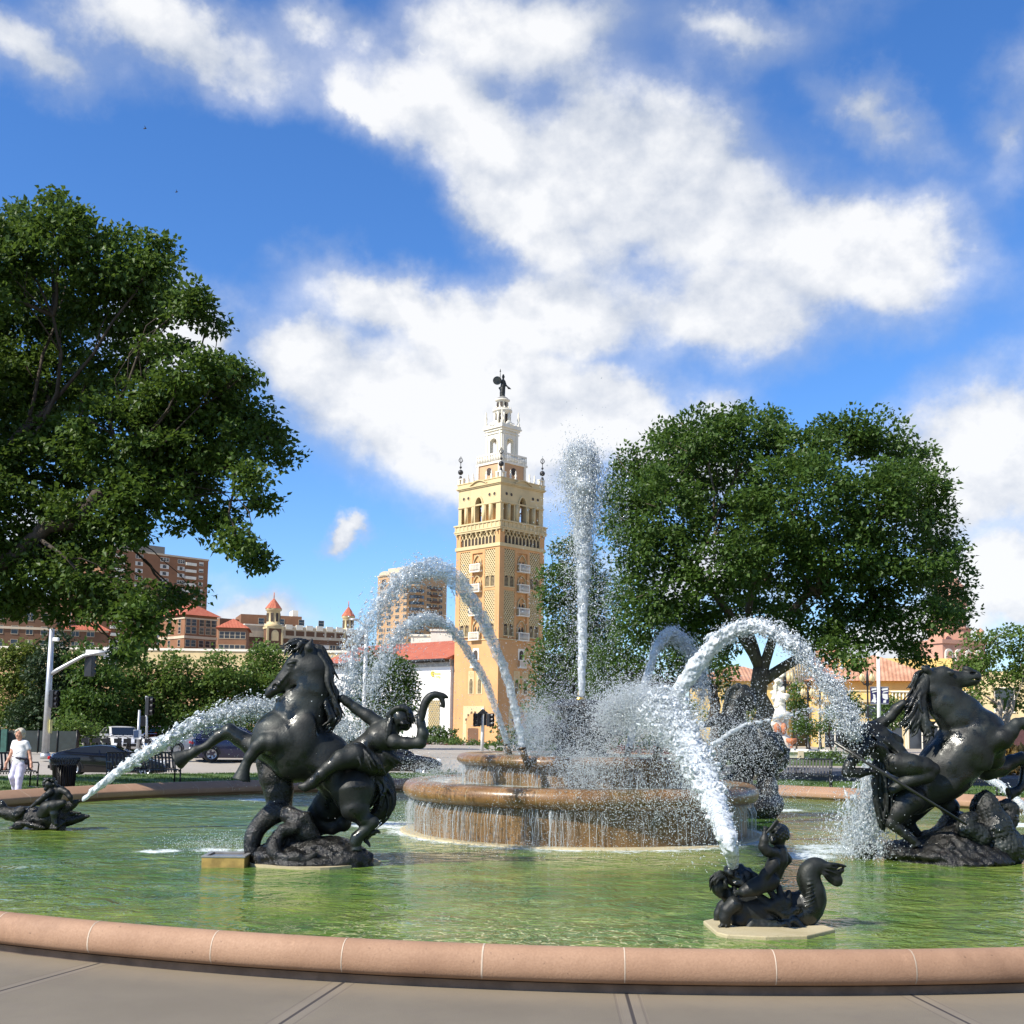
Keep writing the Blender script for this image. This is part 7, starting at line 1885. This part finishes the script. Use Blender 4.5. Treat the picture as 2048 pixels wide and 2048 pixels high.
# ================================================================ street furniture, cars, people
def bench(label, pos, rz):
    t = empty('park_bench', pos, rz, label, 'bench', 'black slatted benches round the pool'); Lb = 1.9
    b = MB()
    for i in range(19):
        x = -Lb / 2 + .06 + i * (Lb - .12) / 18
        b.bar((x, .19, .46), (x, .33, .90), .052, .012)
    b.bar((-Lb / 2, .335, .91), (Lb / 2, .335, .91), .05, .04); b.bar((-Lb / 2, .19, .47), (Lb / 2, .19, .47), .04, .03); b.build('backrest', M_black, t)
    b = MB()
    for i in range(26):
        x = -Lb / 2 + .06 + i * (Lb - .12) / 25; b.tube([(x, .17, .44), (x, 0, .43), (x, -.20, .45), (x, -.27, .43), (x, -.28, .38)], .015, 4)
    b.build('seat', M_black, t)
    for s in (-1, 1):
        x = s * Lb / 2
        b = MB(); b.tube([(x, .33, .90), (x, .20, .46), (x, .24, .0)], .024, 6); b.tube([(x, -.22, .44), (x, -.25, .0)], .024, 6); b.tube([(x, -.25, .42), (x, .2, .44)], .02, 6); b.tube([(x, -.33, .015), (x, .33, .015)], .022, 6); b.build('leg', M_black, t)
        b = MB(); b.tube([(x, -.23, .44), (x, -.26, .62), (x, -.20, .67), (x, .10, .66), (x, .27, .66)], .02, 6); b.build('armrest', M_black, t)
    b = MB(); b.tube([(-.08, .02, .45), (-.08, -.02, .62), (.08, -.02, .62), (.08, .02, .45)], .018, 6); b.build('divider', M_black, t)
    return t
def face_pool(p): return math.atan2(p.y - PCY, p.x - PCX) - math.pi / 2
def on_ground(px, D, z=0.008): q = at(px, 1500, D); return Vector((q.x, D, z))
for (px, D, lab) in ((-2, 30.0, 'black slatted bench behind the walking woman'), (290, 32.2, 'black slatted bench behind the spout of the left dolphin, right of the litter bin'), (1597, 35.4, 'black slatted bench right of the tiers with its pale gaps in full view'), (1925, 33.0, 'black slatted bench mostly hidden behind the right bronze horse')):
    p = on_ground(px, D); bench(lab, p, face_pool(p) * .8)
p = on_ground(131, 29.6, 0.0); t = empty('litter_bin', p, 0, 'black slatted litter bin with a flared rim beside the left bench', 'bin')
b = MB()
for i in range(30):
    a = i * 2 * math.pi / 30; c, s = math.cos(a), math.sin(a); b.tube([(.25 * c, .25 * s, .03), (.285 * c, .285 * s, .68), (.36 * c, .36 * s, .80), (.345 * c, .345 * s, .84)], .017, 4)
b.build('slats', M_black, t)['kind'] = 'stuff'
b = MB(); b.lathe([(.27, .0), (.27, .05)], (0, 0, 0), 24); b.lathe([(.30, .66), (.30, .70)], (0, 0, 0), 24); b.lathe([(.22, .05), (.25, .70), (0, .70)], (0, 0, 0), 24); b.build('liner', M_black, t)
# ---------------------------------------------------------------- cars
M_tyre = simple('tyre_rubber', (.015, .015, .016), .2, 6, .85); M_rim = simple('alloy_rim', (.45, .46, .48), .1, 6, .3, 0, Metallic=.8)
M_cglass = mat('car_glass', None, Base_Color=(.012, .015, .02, 1), Roughness=.04)
M_tail = mat('tail_light', None, Base_Color=(.55, .01, .02, 1), Roughness=.15); M_lampw = mat('head_light', None, Base_Color=(.75, .77, .8, 1), Roughness=.08)
def paint(n, c): return mat(n, None, Base_Color=(*c, 1), Roughness=.22, Coat_Weight=.7, Coat_Roughness=.04, Metallic=.15)
CARS = {  # outline x,z front = +x : lower body then cabin
 'sport': dict(L=4.5, W=1.88, body=[(-2.2, .30), (-2.24, .62), (-2.12, .92), (-1.5, .97), (-.6, .90), (.6, .86), (1.5, .74), (2.1, .58), (2.25, .40), (2.2, .22)], cab=[(-1.95, .94), (-1.0, 1.17), (-.35, 1.24), (.15, 1.20), (.95, .84)], wx=(-1.30, 1.36), r=.34),
 'sedan': dict(L=4.8, W=1.84, body=[(-2.3, .32), (-2.38, .62), (-2.3, .98), (-1.6, 1.03), (0, .99), (1.0, .95), (1.9, .82), (2.3, .66), (2.38, .45), (2.3, .25)], cab=[(-1.75, 1.02), (-1.05, 1.38), (-.3, 1.46), (.35, 1.42), (1.15, .94)], wx=(-1.42, 1.40), r=.33),
 'suv': dict(L=4.7, W=1.9, body=[(-2.25, .36), (-2.34, .7), (-2.28, 1.08), (-1.4, 1.12), (0, 1.10), (.9, 1.08), (1.9, .98), (2.25, .80), (2.34, .50), (2.25, .3)], cab=[(-2.2, 1.10), (-1.95, 1.62), (-1.0, 1.72), (.1, 1.68), (.95, 1.08)], wx=(-1.40, 1.42), r=.37)}
def car(name, label, pos, rz, kind, pm):
    k = CARS[kind]; t = empty(name, pos, rz, label, 'car'); W = k['W'] / 2; zb = min(z for _, z in k['cab'])
    def width(z): return W * (1 - .06 * max(0, .45 - z) / .3 - .05 * max(0, (z - .6)))
    P = k['body']; xs = []
    poly = P + [(P[-1][0] - .3, .2), (P[0][0] + .3, .22)]
    rows = 9; m = MB(); n = len(poly); vs = []
    for j in range(rows):
        f = -1 + 2 * j / (rows - 1); e = 1 - abs(f) ** 5 * .10
        for (x, z) in poly: vs.append((x * (1 - .05 * abs(f) ** 4), f * width(z), z - .02 * abs(f) ** 4))
    fs = []
    for j in range(rows - 1):
        for i in range(n): fs.append((j * n + i, j * n + (i + 1) % n, (j + 1) * n + (i + 1) % n, (j + 1) * n + i))
    fs += [tuple(reversed(range(n))), tuple((rows - 1) * n + i for i in range(n))]
    m.add(vs, fs, True)
    C = k['cab']; nc = len(C); zt_ = max(z for _, z in C); vs = []
    def cw(z): return (W - .08) * (1 - .20 * (z - zb) / (zt_ - zb))
    for j in range(7):
        f = -1 + 2 * j / 6
        for (x, z) in C: vs.append((x, f * cw(z), z + (.03 * (1 - f * f) if z > zb + .1 else 0)))
    fs = [(j * nc + i, j * nc + i + 1, (j + 1) * nc + i + 1, (j + 1) * nc + i) for j in range(6) for i in range(nc - 1)] + [tuple(reversed(range(nc))), tuple(6 * nc + i for i in range(nc))]
    m.add(vs, fs, True); o = bevel(m.build('body', pm, t), .03, 2)
    ci = C; cen = (sum(x for x, _ in C) / nc, zb + .05)
    def ins(p, a=.82): return (cen[0] + (p[0] - cen[0]) * a, zb + .06 + (p[1] - zb) * .80)
    for s in (-1, 1):
        g = MB(); q = [ins(p) for p in C]; mid = cen[0] + .1
        pv = [(x, s * (cw(z) + .012), z) for x, z in q]; g.add(pv, [tuple(range(nc)) if s < 0 else tuple(reversed(range(nc)))])
        g.build('side_window', M_cglass, t)
        g = MB(); g.bar((mid, s * (cw(zb) + .015), zb + .03), (mid - .03, s * (cw(zt_) + .01), zt_ - .06), .05, .02); g.box((C[-1][0] - .35, s * (W + .05), zb + .06), (.16, .2, .12)); g.build('mirror_pillar', pm, t)
    for (a, b_) in ((C[-1], C[-2]), (C[0], C[1])):
        g = MB(); vx = []
        for (p, f) in ((a, .10), (b_, .06)): vx.append(p)
        dxn = .02 if a[0] > b_[0] else -.02
        A = (a[0] + (b_[0] - a[0]) * .08, a[1] + (b_[1] - a[1]) * .08); B_ = (a[0] + (b_[0] - a[0]) * .93, a[1] + (b_[1] - a[1]) * .93)
        g.add([(A[0] + dxn, -cw(A[1]) * .9, A[1] + .035), (A[0] + dxn, cw(A[1]) * .9, A[1] + .035), (B_[0] + dxn, cw(B_[1]) * .9, B_[1] + .035), (B_[0] + dxn, -cw(B_[1]) * .9, B_[1] + .035)], [(0, 1, 2, 3) if a[0] > b_[0] else (3, 2, 1, 0)])
        g.build('windscreen' if a[0] > b_[0] else 'rear_window', M_cglass, t)
    for wx in k['wx']:
        for s in (-1, 1):
            r = k['r']; w = MB(); y = s * (W - .12)
            w.M = Matrix.Translation((wx, y, r)) @ Matrix.Rotation(math.pi / 2, 4, 'X')
            w.lathe([(r * .62, -.115), (r * .93, -.115), (r, -.08), (r, .08), (r * .93, .115), (r * .62, .115)], (0, 0, 0), 26); wo = w.build('wheel', M_tyre, t)
            w = MB(); w.M = Matrix.Translation((wx, y, r)) @ Matrix.Rotation(math.pi / 2, 4, 'X'); so = -s
            w.lathe([(0, so * .06), (r * .16, so * .08), (r * .2, so * .07)], (0, 0, 0), 16); w.lathe([(r * .56, so * .10), (r * .64, so * .118)], (0, 0, 0), 24)
            for i in range(5):
                a = i * 2 * math.pi / 5; w.bar((r * .15 * math.cos(a), r * .15 * math.sin(a), so * .08), (r * .6 * math.cos(a), r * .6 * math.sin(a), so * .105), .09, .02)
            w.build('rim', M_rim, wo)
            w = MB(); w.M = Matrix.Translation((wx, s * (width(.5) + .002), r)) @ Matrix.Rotation(math.pi / 2, 4, 'X'); w.lathe([(r * 1.0, 0), (r * 1.16, 0)], (0, 0, 0), 26, 0, math.pi); w.build('wheel_arch', M_black, t)
    xr, xf = P[1][0], P[-2][0]; zl = P[2][1] - .17; zh = P[-3][1] - .02
    for s in (-1, 1):
        g = MB(); g.box((xr + .05, s * W * .66, zl), (.10, W * .42, .12)); bevel(g.build('tail_light', M_tail, t), .02)
        g = MB(); g.box((P[-3][0] - .08, s * W * .70, zh + .02), (.18, W * .34, .13)); bevel(g.build('headlight', M_lampw, t), .02)
    g = MB(); g.box((xf - .05, 0, .46), (.10, W * .9, .16)); g.box((xr + .06, 0, .40), (.1, W * 1.5, .12)); g.build('grille', M_black, t)
    g = MB(); g.box((xr + .0, 0, .62), (.03, .5, .12)); g.build('number_plate', M_white, t)
    return t
PB = paint('black_paint', (.006, .006, .008)); PW = paint('white_car_paint', (.72, .72, .72)); PN = paint('navy_paint', (.010, .012, .05)); PT = paint('teal_paint', (.015, .06, .08)); PR = paint('red_paint', (.22, .01, .015))
car('sports_car', 'low black sports car with lit red tail lamp beyond the litter bin', on_ground(222, 46, -.42), R(14), 'sport', PB)
car('parked_car', 'white sedan facing us behind the row of docked bicycles', on_ground(240, 66, -.012), R(-58), 'sedan', PW)
car('parked_car', 'white sport utility car under the arc of the left dolphin spout', on_ground(378, 60, -.012), R(-128), 'suv', PW)
car('parked_car', 'dark navy car seen between the forelegs of the left horse', on_ground(478, 57, -.13), R(20), 'suv', PN)
car('parked_car', 'teal car half hidden behind the sign post', on_ground(284, 78, -.012), R(-70), 'sedan', PT)
car('parked_car', 'dark red car right of the teal car', on_ground(312, 76, -.012), R(110), 'sedan', PR)
car('parked_car', 'black car whose front wheel shows right of the left bronze horse', on_ground(776, 51, -.42), R(6), 'sedan', PB)
# ---------------------------------------------------------------- bike share dock
dk = on_ground(243, 58, -.012)
for i in range(8):
    p = dk + Vector((-1.75 + i * .52, .15 * (i % 2), 0)); t = empty('docked_bicycle', p, R(-78) + rnd.uniform(-.05, .05), 'black public bicycle locked in the kerbside rack', 'bicycle', 'bicycles in the kerbside dock')
    t['label'] = 'black public bicycle standing in the kerbside dock in front of the white sedan'
    for x in (-.52, .52):
        b = MB(Matrix.Translation((x, 0, .33)) @ Matrix.Rotation(math.pi / 2, 4, 'X')); b.lathe([(.33 + .025 * math.cos(a), .025 * math.sin(a)) for a in np.linspace(0, 2 * math.pi, 7)], (0, 0, 0), 22)
        for q in range(6): a = q * math.pi / 3; b.bar((0, 0, 0), (.32 * math.cos(a), .32 * math.sin(a), 0), .012)
        b.build('wheel', M_tyre, t)
    b = MB(); b.tube([(.52, 0, .33), (.40, 0, .95)], .025, 6); b.tube([(.42, 0, .80), (-.05, 0, .45), (-.18, 0, .85)], .03, 6); b.tube([(-.52, 0, .33), (-.05, 0, .40)], .02, 6); b.build('frame', M_black, t)
    b = MB(); b.tube([(.42, -.27, 1.05), (.40, 0, .98), (.42, .27, 1.05)], .018, 6); b.box((.52, 0, .80), (.28, .34, .22)); b.build('handlebar_basket', M_black, t)
    b = MB(); b.box((-.2, 0, .90), (.26, .16, .07)); bevel(b.build('saddle', M_black, t), .02)
    b = MB(); b.M = Matrix.Translation((-.52, 0, .33)) @ Matrix.Rotation(math.pi / 2, 4, 'X'); b.lathe([(.37, -.04), (.38, 0), (.37, .04)], (0, 0, 0), 14, 0, math.pi); b.build('mudguard', M_black, t)
# ---------------------------------------------------------------- traffic signals, poles, lamps
p = on_ground(91, 53, 0); t = empty('signal_mast', p, 0, 'tall grey mast arm pole with curved arm and signals at the left', 'traffic signal'); k = 53 / FPX
def rel(px, py, o, D, d=0.0): q = at(px, py, D); return Vector((q.x - o.x, d, q.z - o.z))
b = MB(); b.tube([(0, 0, 0), (0, 0, .25)], .22, 14); b.tube([(0, 0, .2), rel(104, 1258, p, 53)], [.17, .11], 14); b.build('pole', M_steel, t)
b = MB(); A = [(100, 1349, 0), (115, 1340, 0), (140, 1326, 0), (168, 1311, -.0), (195, 1306, 0), (226, 1302, 0)]; b.tube([rel(x, y, p, 53, d) for x, y, d in A], [.10, .095, .085, .08, .07, .06], 10); b.build('arm', M_steel, t)
def sig(o, px, py, D, par, w=.34, h=1.05, rz=0.0, d=0.0, m=M_black):
    c = rel(px, py, o, D, d); b = MB(); b.box(c, (w, .22, h), rz); s = bevel(b.build('signal_head', m, par), .02)
    for i in (-1, 0, 1):
        b = MB(); f = Vector((math.sin(rz), -math.cos(rz), 0)); cc = c + Vector((0, 0, i * h * .31)) + f * .12
        b.tube([cc, cc + f * .16], [w * .36, w * .38], 10, False); b.build('visor', m, s)
    return s
sig(p, 228, 1308, 53, t, .36, .95, R(75), -.15, simple('grey_signal_back', (.24, .25, .26)))
sig(p, 176, 1331, 53, t, .40, 1.0, R(160), .2); sig(p, 110, 1398, 53, t, .34, .8, R(60), -.1)
b = MB(); b.box(rel(190, 1305, p, 53, .12), (.95, .03, .26), 0); b.box(rel(213, 1305, p, 53, .15), (.34, .03, .55), 0); b.build('sign_back', M_white, t)
b = MB(); b.box(rel(112, 1279, p, 53), (.26, .2, .18)); bevel(b.build('camera_box', M_white, t), .03)
b = MB(); b.box(rel(103, 1453, p, 53, -.1), (.04, .3, .62)); b.build('sign', simple('yellow_sign_edge', (.55, .5, .2)), t)
p = on_ground(275, 55, -.01); t = empty('sign_post', p, 0, 'slim grey post carrying a small dark parking board in front of the cars', 'sign post')
b = MB(); b.tube([(0, 0, 0), rel(279, 1420, p, 55)], [.08, .06], 8); b.box((0, 0, .15), (.3, .3, .3)); b.build('post', M_steel, t)
b = MB(); b.box(rel(276, 1469, p, 55, -.1), (.36, .04, .44)); b.build('board', M_white, t); b = MB(); b.box(rel(274, 1468, p, 55, -.13), (.22, .02, .34)); b.build('panel', simple('blue_grey_panel', (.10, .14, .22)), t)
p = on_ground(294, 60, -.01); t = empty('signal_post', p, 0, 'thin post with a black signal head before the street trees', 'traffic signal')
b = MB(); b.tube([(0, 0, 0), rel(293, 1392, p, 60)], [.07, .06], 8); b.build('post', M_steel, t); sig(p, 298, 1412, 60, t, .36, .95, R(70)); sig(p, 286, 1442, 60, t, .34, .5, R(200))
p = on_ground(964, 76, 0); t = empty('signal_post', p, 0, 'white post with two black signal heads in front of the bell tower door', 'traffic signal')
b = MB(); b.tube([(0, 0, 0), rel(966, 1416, p, 76)], [.11, .09], 10); b.build('post', M_white, t)
sig(p, 956, 1440, 76, t, .5, .85, R(-70), -.1); sig(p, 979, 1440, 76, t, .5, .85, R(70), -.1); sig(p, 967, 1437, 76, t, .4, .9, R(180), .2)
b = MB(); b.prism([(rel(954, 1428, p, 76).x, rel(954, 1428, p, 76).z), (rel(979, 1428, p, 76).x, rel(979, 1428, p, 76).z), (rel(966, 1417, p, 76).x, rel(966, 1417, p, 76).z)], -.2, .1); b.build('hood', M_black, t)
p = on_ground(725, 62, -.01); t = empty('street_lamp', p, 0, 'tall white lamp pole with one slanting arm behind the left horse', 'street lamp')
b = MB(); b.tube([(0, 0, 0), rel(733, 1250, p, 62)], [.12, .08], 10); b.build('pole', M_white, t); b = MB(); b.tube([rel(733, 1251, p, 62), rel(712, 1240, p, 62)], [.05, .04], 8); b.build('arm', M_steel, t)
b = MB(); c = rel(709, 1239, p, 62); b.ball(c, (.32, .14, .07), 10, 6); b.build('lamp_head', M_steel, t)
def cluster_lamp(px, ptop, D, label, m=M_black):
    p = on_ground(px, D, 0); H = at(px, ptop, D).z; t = empty('street_lamp', p, 0, label, 'street lamp', 'five globe lamps on the plaza')
    b = MB(); b.lathe([(.22, 0), (.22, .3), (.14, .4), (.10, .9), (.075, 1.0), (.06, H - 1.6), (.12, H - 1.5), (.10, H - .9), (.05, H - .4), (0, H)], (0, 0, 0), 10); b.build('post', m, t)
    for i in range(4):
        a = i * math.pi / 2 + .3; c, s = math.cos(a), math.sin(a); b = MB(); b.tube([(0, 0, H - 1.3), (.3 * c, .3 * s, H - 1.45), (.5 * c, .5 * s, H - 1.2)], .035, 6); b.build('arm', m, t)
        b = MB(); b.lathe([(.06, 0), (.15, .12), (.17, .3), (.08, .5), (.02, .62)], (.5 * c, .5 * s, H - 1.2), 8); b.build('globe', simple('amber_glass', (.62, .50, .26), .1, 4, .25), t)
    return t
cluster_lamp(1737, 1330, 84, 'dark five globe lamp left of the banner pole'); cluster_lamp(1571, 1326, 74, 'dark five globe lamp right beside the white carved column'); cluster_lamp(1617, 1362, 92, 'slim dark lamp in front of the arched corner building'); cluster_lamp(1641, 1368, 96, 'farther slim dark lamp in front of the yellow shopfront')
p = on_ground(1759, 68, 0); t = empty('banner_pole', p, 0, 'tall pale pole with two navy printed banners left of the right horse neck', 'banner pole')
b = MB(); b.tube([(0, 0, 0), rel(1756, 1285, p, 68)], [.13, .09], 10); b.build('pole', M_white, t)
M_navy = simple('navy_cloth', (.02, .02, .10), .2, 3, .8)
for (x0, x1, fig) in ((1741, 1754, 0), (1762, 1777, 1)):
    a, c = rel(x0, 1407, p, 68, -.0), rel(x1, 1375, p, 68, -.0); b = MB(); b.bb(a.x, c.x, -.02, .02, a.z, c.z); bo = b.build('banner', M_navy, t)
    W_, H_ = c.x - a.x, c.z - a.z; pt = lambda u, v: (a.x + u * W_, -.026, a.z + v * H_)
    b = MB()
    b.add([pt(.15, .80), pt(.88, .86), pt(.90, .97), pt(.17, .93)], [(0, 1, 2, 3)]); b.add([pt(.22, .66), pt(.92, .74), pt(.90, .80), pt(.3, .74)], [(0, 1, 2, 3)])
    if not fig: b.add([pt(.38, .45), pt(.72, .40), pt(.86, .10), pt(.62, .04), pt(.35, .10), pt(.12, .06), pt(.24, .24), pt(.42, .30)], [tuple(range(8))]); b.add([pt(.35, .60), pt(.7, .55), pt(.75, .40), pt(.42, .42)], [(0, 1, 2, 3)][::1])
    else: b.add([pt(.16, .62), pt(.85, .60), pt(.88, .28), pt(.60, .24), pt(.22, .34)], [tuple(reversed(range(5)))]); b.add([pt(.25, .05), pt(.62, .05), pt(.66, .22), pt(.32, .2)], [(0, 1, 2, 3)])
    b.build('printed_shapes', M_white, bo)
    b = MB(); b.bar((a.x, 0, c.z + .02), (c.x, 0, c.z + .02), .05); b.bar((a.x, 0, a.z - .02), (c.x, 0, a.z - .02), .05); b.build('bracket', M_steel, t)
# screened works fence, bus shelter
p = on_ground(45, 60, .05); t = empty('screen_fence', p, 0, 'dark screened fence with a green post behind the walking woman', 'fence')
b = MB(); zt_ = rel(45, 1461, p, 60).z
for i in range(6): b.bb(-3.2 + i * 1.0, -2.24 + i * 1.0, 0, .04, .05, zt_)
b.build('screen_panel', simple('dark_screen', (.022, .032, .032), .2, 3, .8), t); b = MB()
for i in range(7): b.tube([(-3.22 + i, -.02, 0), (-3.22 + i, -.02, zt_ + .05)], .03, 6)
b.build('post', M_black, t); b = MB(); b.bb(-1.05, -.75, -.25, -.1, 0, zt_ + .06); b.build('green_post', simple('green_paint', (.03, .10, .08)), t)
p = on_ground(222, 74, 0); t = empty('bus_shelter', p, 0, 'small shelter with a thin blue roof behind the white sedan', 'shelter')
b = MB(); b.bb(-.85, .85, -.7, .7, 2.3, 2.42); b.build('roof', simple('blue_roof', (.03, .05, .22)), t); b = MB()
for x in (-.75, .75): b.bb(x - .05, x + .05, .5, .6, 0, 2.3); b.bb(x - .05, x + .05, -.6, -.5, 0, 2.3)
b.build('post', M_steel, t); b = MB(); b.bb(-.7, .7, .54, .56, .4, 2.1); b.build('glass_wall', M_cglass, t)
# white carved column with basin
D = 72; p = on_ground(1559, D, .12); t = empty('carved_column', p, 0, 'white carved fountain column with terracotta bowl and low basin wall on the plaza', 'monument'); k = D / FPX; z_ = lambda py: at(1559, py, D).z - .12
b = MB(); b.lathe([(r * k, z_(y)) for r, y in ((22, 1520), (22, 1475), (15, 1470), (13, 1440), (22, 1436), (23, 1430), (23, 1425), (13, 1421), (10, 1408), (13, 1402), (14, 1396), (10, 1388), (6, 1382), (6, 1370), (9, 1367), (7, 1362), (5, 1350), (5, 1335), (0, 1330))], (0, 0, 0), 20); b.build('shaft', wall_mat('white_carved_stone', (.80, .76, .68), .06, .3, 1.5), t)
V = [ell((x * k, -.15, z_(y)), (a * k, .2, c * k), .04) for x, y, a, c in ((-2, 1343, 4, 9), (3, 1354, 5, 7), (-4, 1362, 6, 5), (1, 1333, 2.6, 3.6), (10, 1393, 8, 8), (-10, 1391, 7, 9), (0, 1399, 10, 5), (-7, 1376, 4, 6), (7, 1378, 4, 6), (4, 1410, 7, 6), (-6, 1411, 6, 5), (-12, 1450, 5, 12), (0, 1452, 6, 14), (12, 1450, 5, 12), (-6, 1348, 2, 6), (7, 1347, 2, 7))]
organic('carving', V, .045, M_creamw, t, (0, 0, 0), ripple(.07, 11, 71))
b = MB()
for (x) in (-9, 5): b.ball((x * k, -.55, z_(1457)), (6 * k, .25, 11 * k), 10, 8)
b.lathe([(.08, z_(1495)), (.1, z_(1488)), (10 * k, z_(1484)), (11 * k, z_(1477)), (9 * k, z_(1476))], (17 * k, -.9, 0), 12); b.build('terracotta_bowl', simple('terracotta', (.45, .16, .07)), t)
b = MB(); b.lathe([(3.0, -.1), (3.0, z_(1503)), (3.12, z_(1503)), (3.12, z_(1499)), (2.7, z_(1499)), (2.7, -.1)], (.6, 0, 0), 40); b.build('basin_wall', M_creamw, t)
b = MB(); b.bb(17 * k - .16, 17 * k + .16, -3.22, -2.9, -.1, z_(1499)); b.build('pier', M_trim, t)
# ---------------------------------------------------------------- woman in white
YW = 26.4; F = Frame(0, 1430, 10.17, YW); bw = F.p(345, 1760); bw.z = 0
t = empty('person', bw, 0, 'grey haired woman in white top and trousers with a dark belt bag walking left', 'person')
M_skin = simple('skin', (.52, .27, .18), .10, 12, .5, .05); M_shirt = simple('white_cotton', (.80, .80, .81), .04, 6, .8, .25, 25); M_trous = simple('pale_lilac_trousers', (.66, .64, .78), .05, 6, .8, .25, 22); M_hair = simple('grey_hair', (.46, .42, .35), .3, 40, .7, .5, 80); M_belt = simple('dark_belt', (.03, .03, .05)); M_shoe = simple('white_shoe', (.6, .6, .6))
Bd = F.ch([(398, 360, 0, 74), (388, 430, -.01, 60), (378, 470, -.02, 34)], .03) + F.ch([(400, 450, .02, 42), (405, 540, .03, 46)], .03)
Bd += [F.el(345, 405, -.075, 13, 20, .022, .012), F.el(372, 385, -.085, 9, 6, .01, .006, True), F.el(326, 385, -.07, 9, 6, .01, .006, True), F.el(345, 447, -.075, 26, 6, .012, .006, True), F.el(470, 405, .0, 12, 24, .012, .008)]
Bd += F.ch([(405, 620, .02, 84), (410, 760, .02, 80), (405, 900, .02, 84), (400, 990, .02, 84)], .03)
Bd += F.ch([(285, 585, .02, 46), (255, 690, 0, 40), (235, 770, -.03, 36), (180, 880, -.07, 30), (135, 965, -.1, 23), (125, 985, -.1, 22)], .02)
Bd += hand(F.p(122, 985, -.1), F.p(112, 1080, -.1) - F.p(122, 985, -.1), (1, -.2, 0), .18, .45)
Bd += F.ch([(545, 590, .03, 46), (580, 690, .03, 40), (598, 770, .03, 36), (620, 880, .0, 30), (635, 975, -.03, 23), (637, 990, -.03, 22)], .02)
Bd += hand(F.p(637, 990, -.03), F.p(632, 1100, -.05) - F.p(637, 990, -.03), (-1, -.2, 0), .18, .45, -1)
Bd += F.ch([(340, 1020, .03, 70), (255, 1250, -.02, 58), (305, 1480, .18, 42), (330, 1600, .22, 36)], .03) + F.ch([(450, 1020, .02, 72), (395, 1260, -.06, 60), (372, 1500, -.08, 42), (368, 1700, -.10, 36)], .03)
organic('body', Bd, .0085, M_skin, t, bw)
Sh = F.ch([(315, 570, .02, 60), (400, 560, .03, 62), (500, 570, .03, 62)], .04) + F.ch([(360, 620, .0, 92), (380, 760, 0, 92), (365, 860, .0, 100), (370, 960, .0, 100)], .05) + F.ch([(450, 620, .02, 95), (450, 760, .02, 95), (440, 860, .02, 104), (440, 950, .02, 104)], .05)
Sh += F.ch([(300, 575, .02, 58), (262, 670, .0, 50)], .03) + F.ch([(530, 580, .03, 62), (580, 680, .03, 54)], .03) + [ell(F.p(388, 492, -.03), (F.m(44), .06, F.m(42)), .015, None, True)]
for (x, y, a) in ((430, 700, 30), (470, 800, 40), (360, 780, -30), (400, 900, 10)): Sh += [F.el(x, y, -.115, 70, 5, .02, .01, True, rot=a)]
organic('shirt', Sh, .009, M_shirt, t, bw, ripple(.0035, 35, 81))
Tr = F.ch([(370, 990, .02, 112), (430, 990, .02, 112)], .04) + F.ch([(330, 1010, .03, 98), (250, 1250, -.02, 72), (300, 1470, .18, 54), (318, 1560, .21, 56)], .03) + F.ch([(455, 1010, .02, 100), (392, 1260, -.06, 74), (372, 1480, -.08, 58), (368, 1640, -.10, 60)], .03)
organic('trousers', Tr, .009, M_trous, t, bw, ripple(.004, 28, 83))
Hr = [F.el(425, 345, .03, 92, 82, .098, .03), F.el(465, 400, .05, 58, 70, .08, .03), F.el(345, 320, -.04, 44, 34, .05, .03), F.el(318, 370, .0, 20, 40, .04, .02)]
organic('hair', Hr, .009, M_hair, t, bw, ripple(.006, 60, 85))
Bt = [cap(F.p(270, 850, -.08), F.m(22), F.p(400, 880, -.13), F.m(22), .02), cap(F.p(400, 880, -.13), F.m(22), F.p(520, 895, -.06), F.m(22), .02), cap(F.p(520, 895, -.06), F.m(22), F.p(545, 890, .06), F.m(22), .02), F.el(545, 945, -.02, 48, 66, .06, .02)]
organic('belt_bag', Bt, .008, M_belt, t, bw)
for (x, y, d) in ((318, 1640, .16), (345, 1740, -.14)): organic('shoe', [cap(F.p(x + 20, y - 8, d + .05), .042, F.p(x - 28, y + 6, d - .10), .036, .02)] + ([cap(F.p(x + 22, y - 40, d + .05), .036, F.p(x + 20, y - 8, d + .05), .042, .02)]), .009, M_shoe, t, bw)
# birds far up
for (px, py, D) in ((290, 257, 120), (353, 384, 140)):
    q = at(px, py, D); b = MB(); b.tube([(-.18, 0, -.02), (0, 0, 0), (.2, 0, .03)], [.03, .07, .01], 6); b.add([(0, 0, 0), (.12, 0, 0), (.05, -.35, .22), (.0, -.1, .08)], [(0, 1, 2, 3)]); b.add([(0, 0, 0), (.12, 0, 0), (.05, .35, .26), (.0, .1, .08)], [(0, 1, 2, 3)])
    tag(b.build('bird', M_black, None, q), 'tiny dark bird ' + ('higher up in the blue sky, nearer the top' if py < 300 else 'lower in the blue sky, just right of the oak top'), 'bird', 'birds over the park')
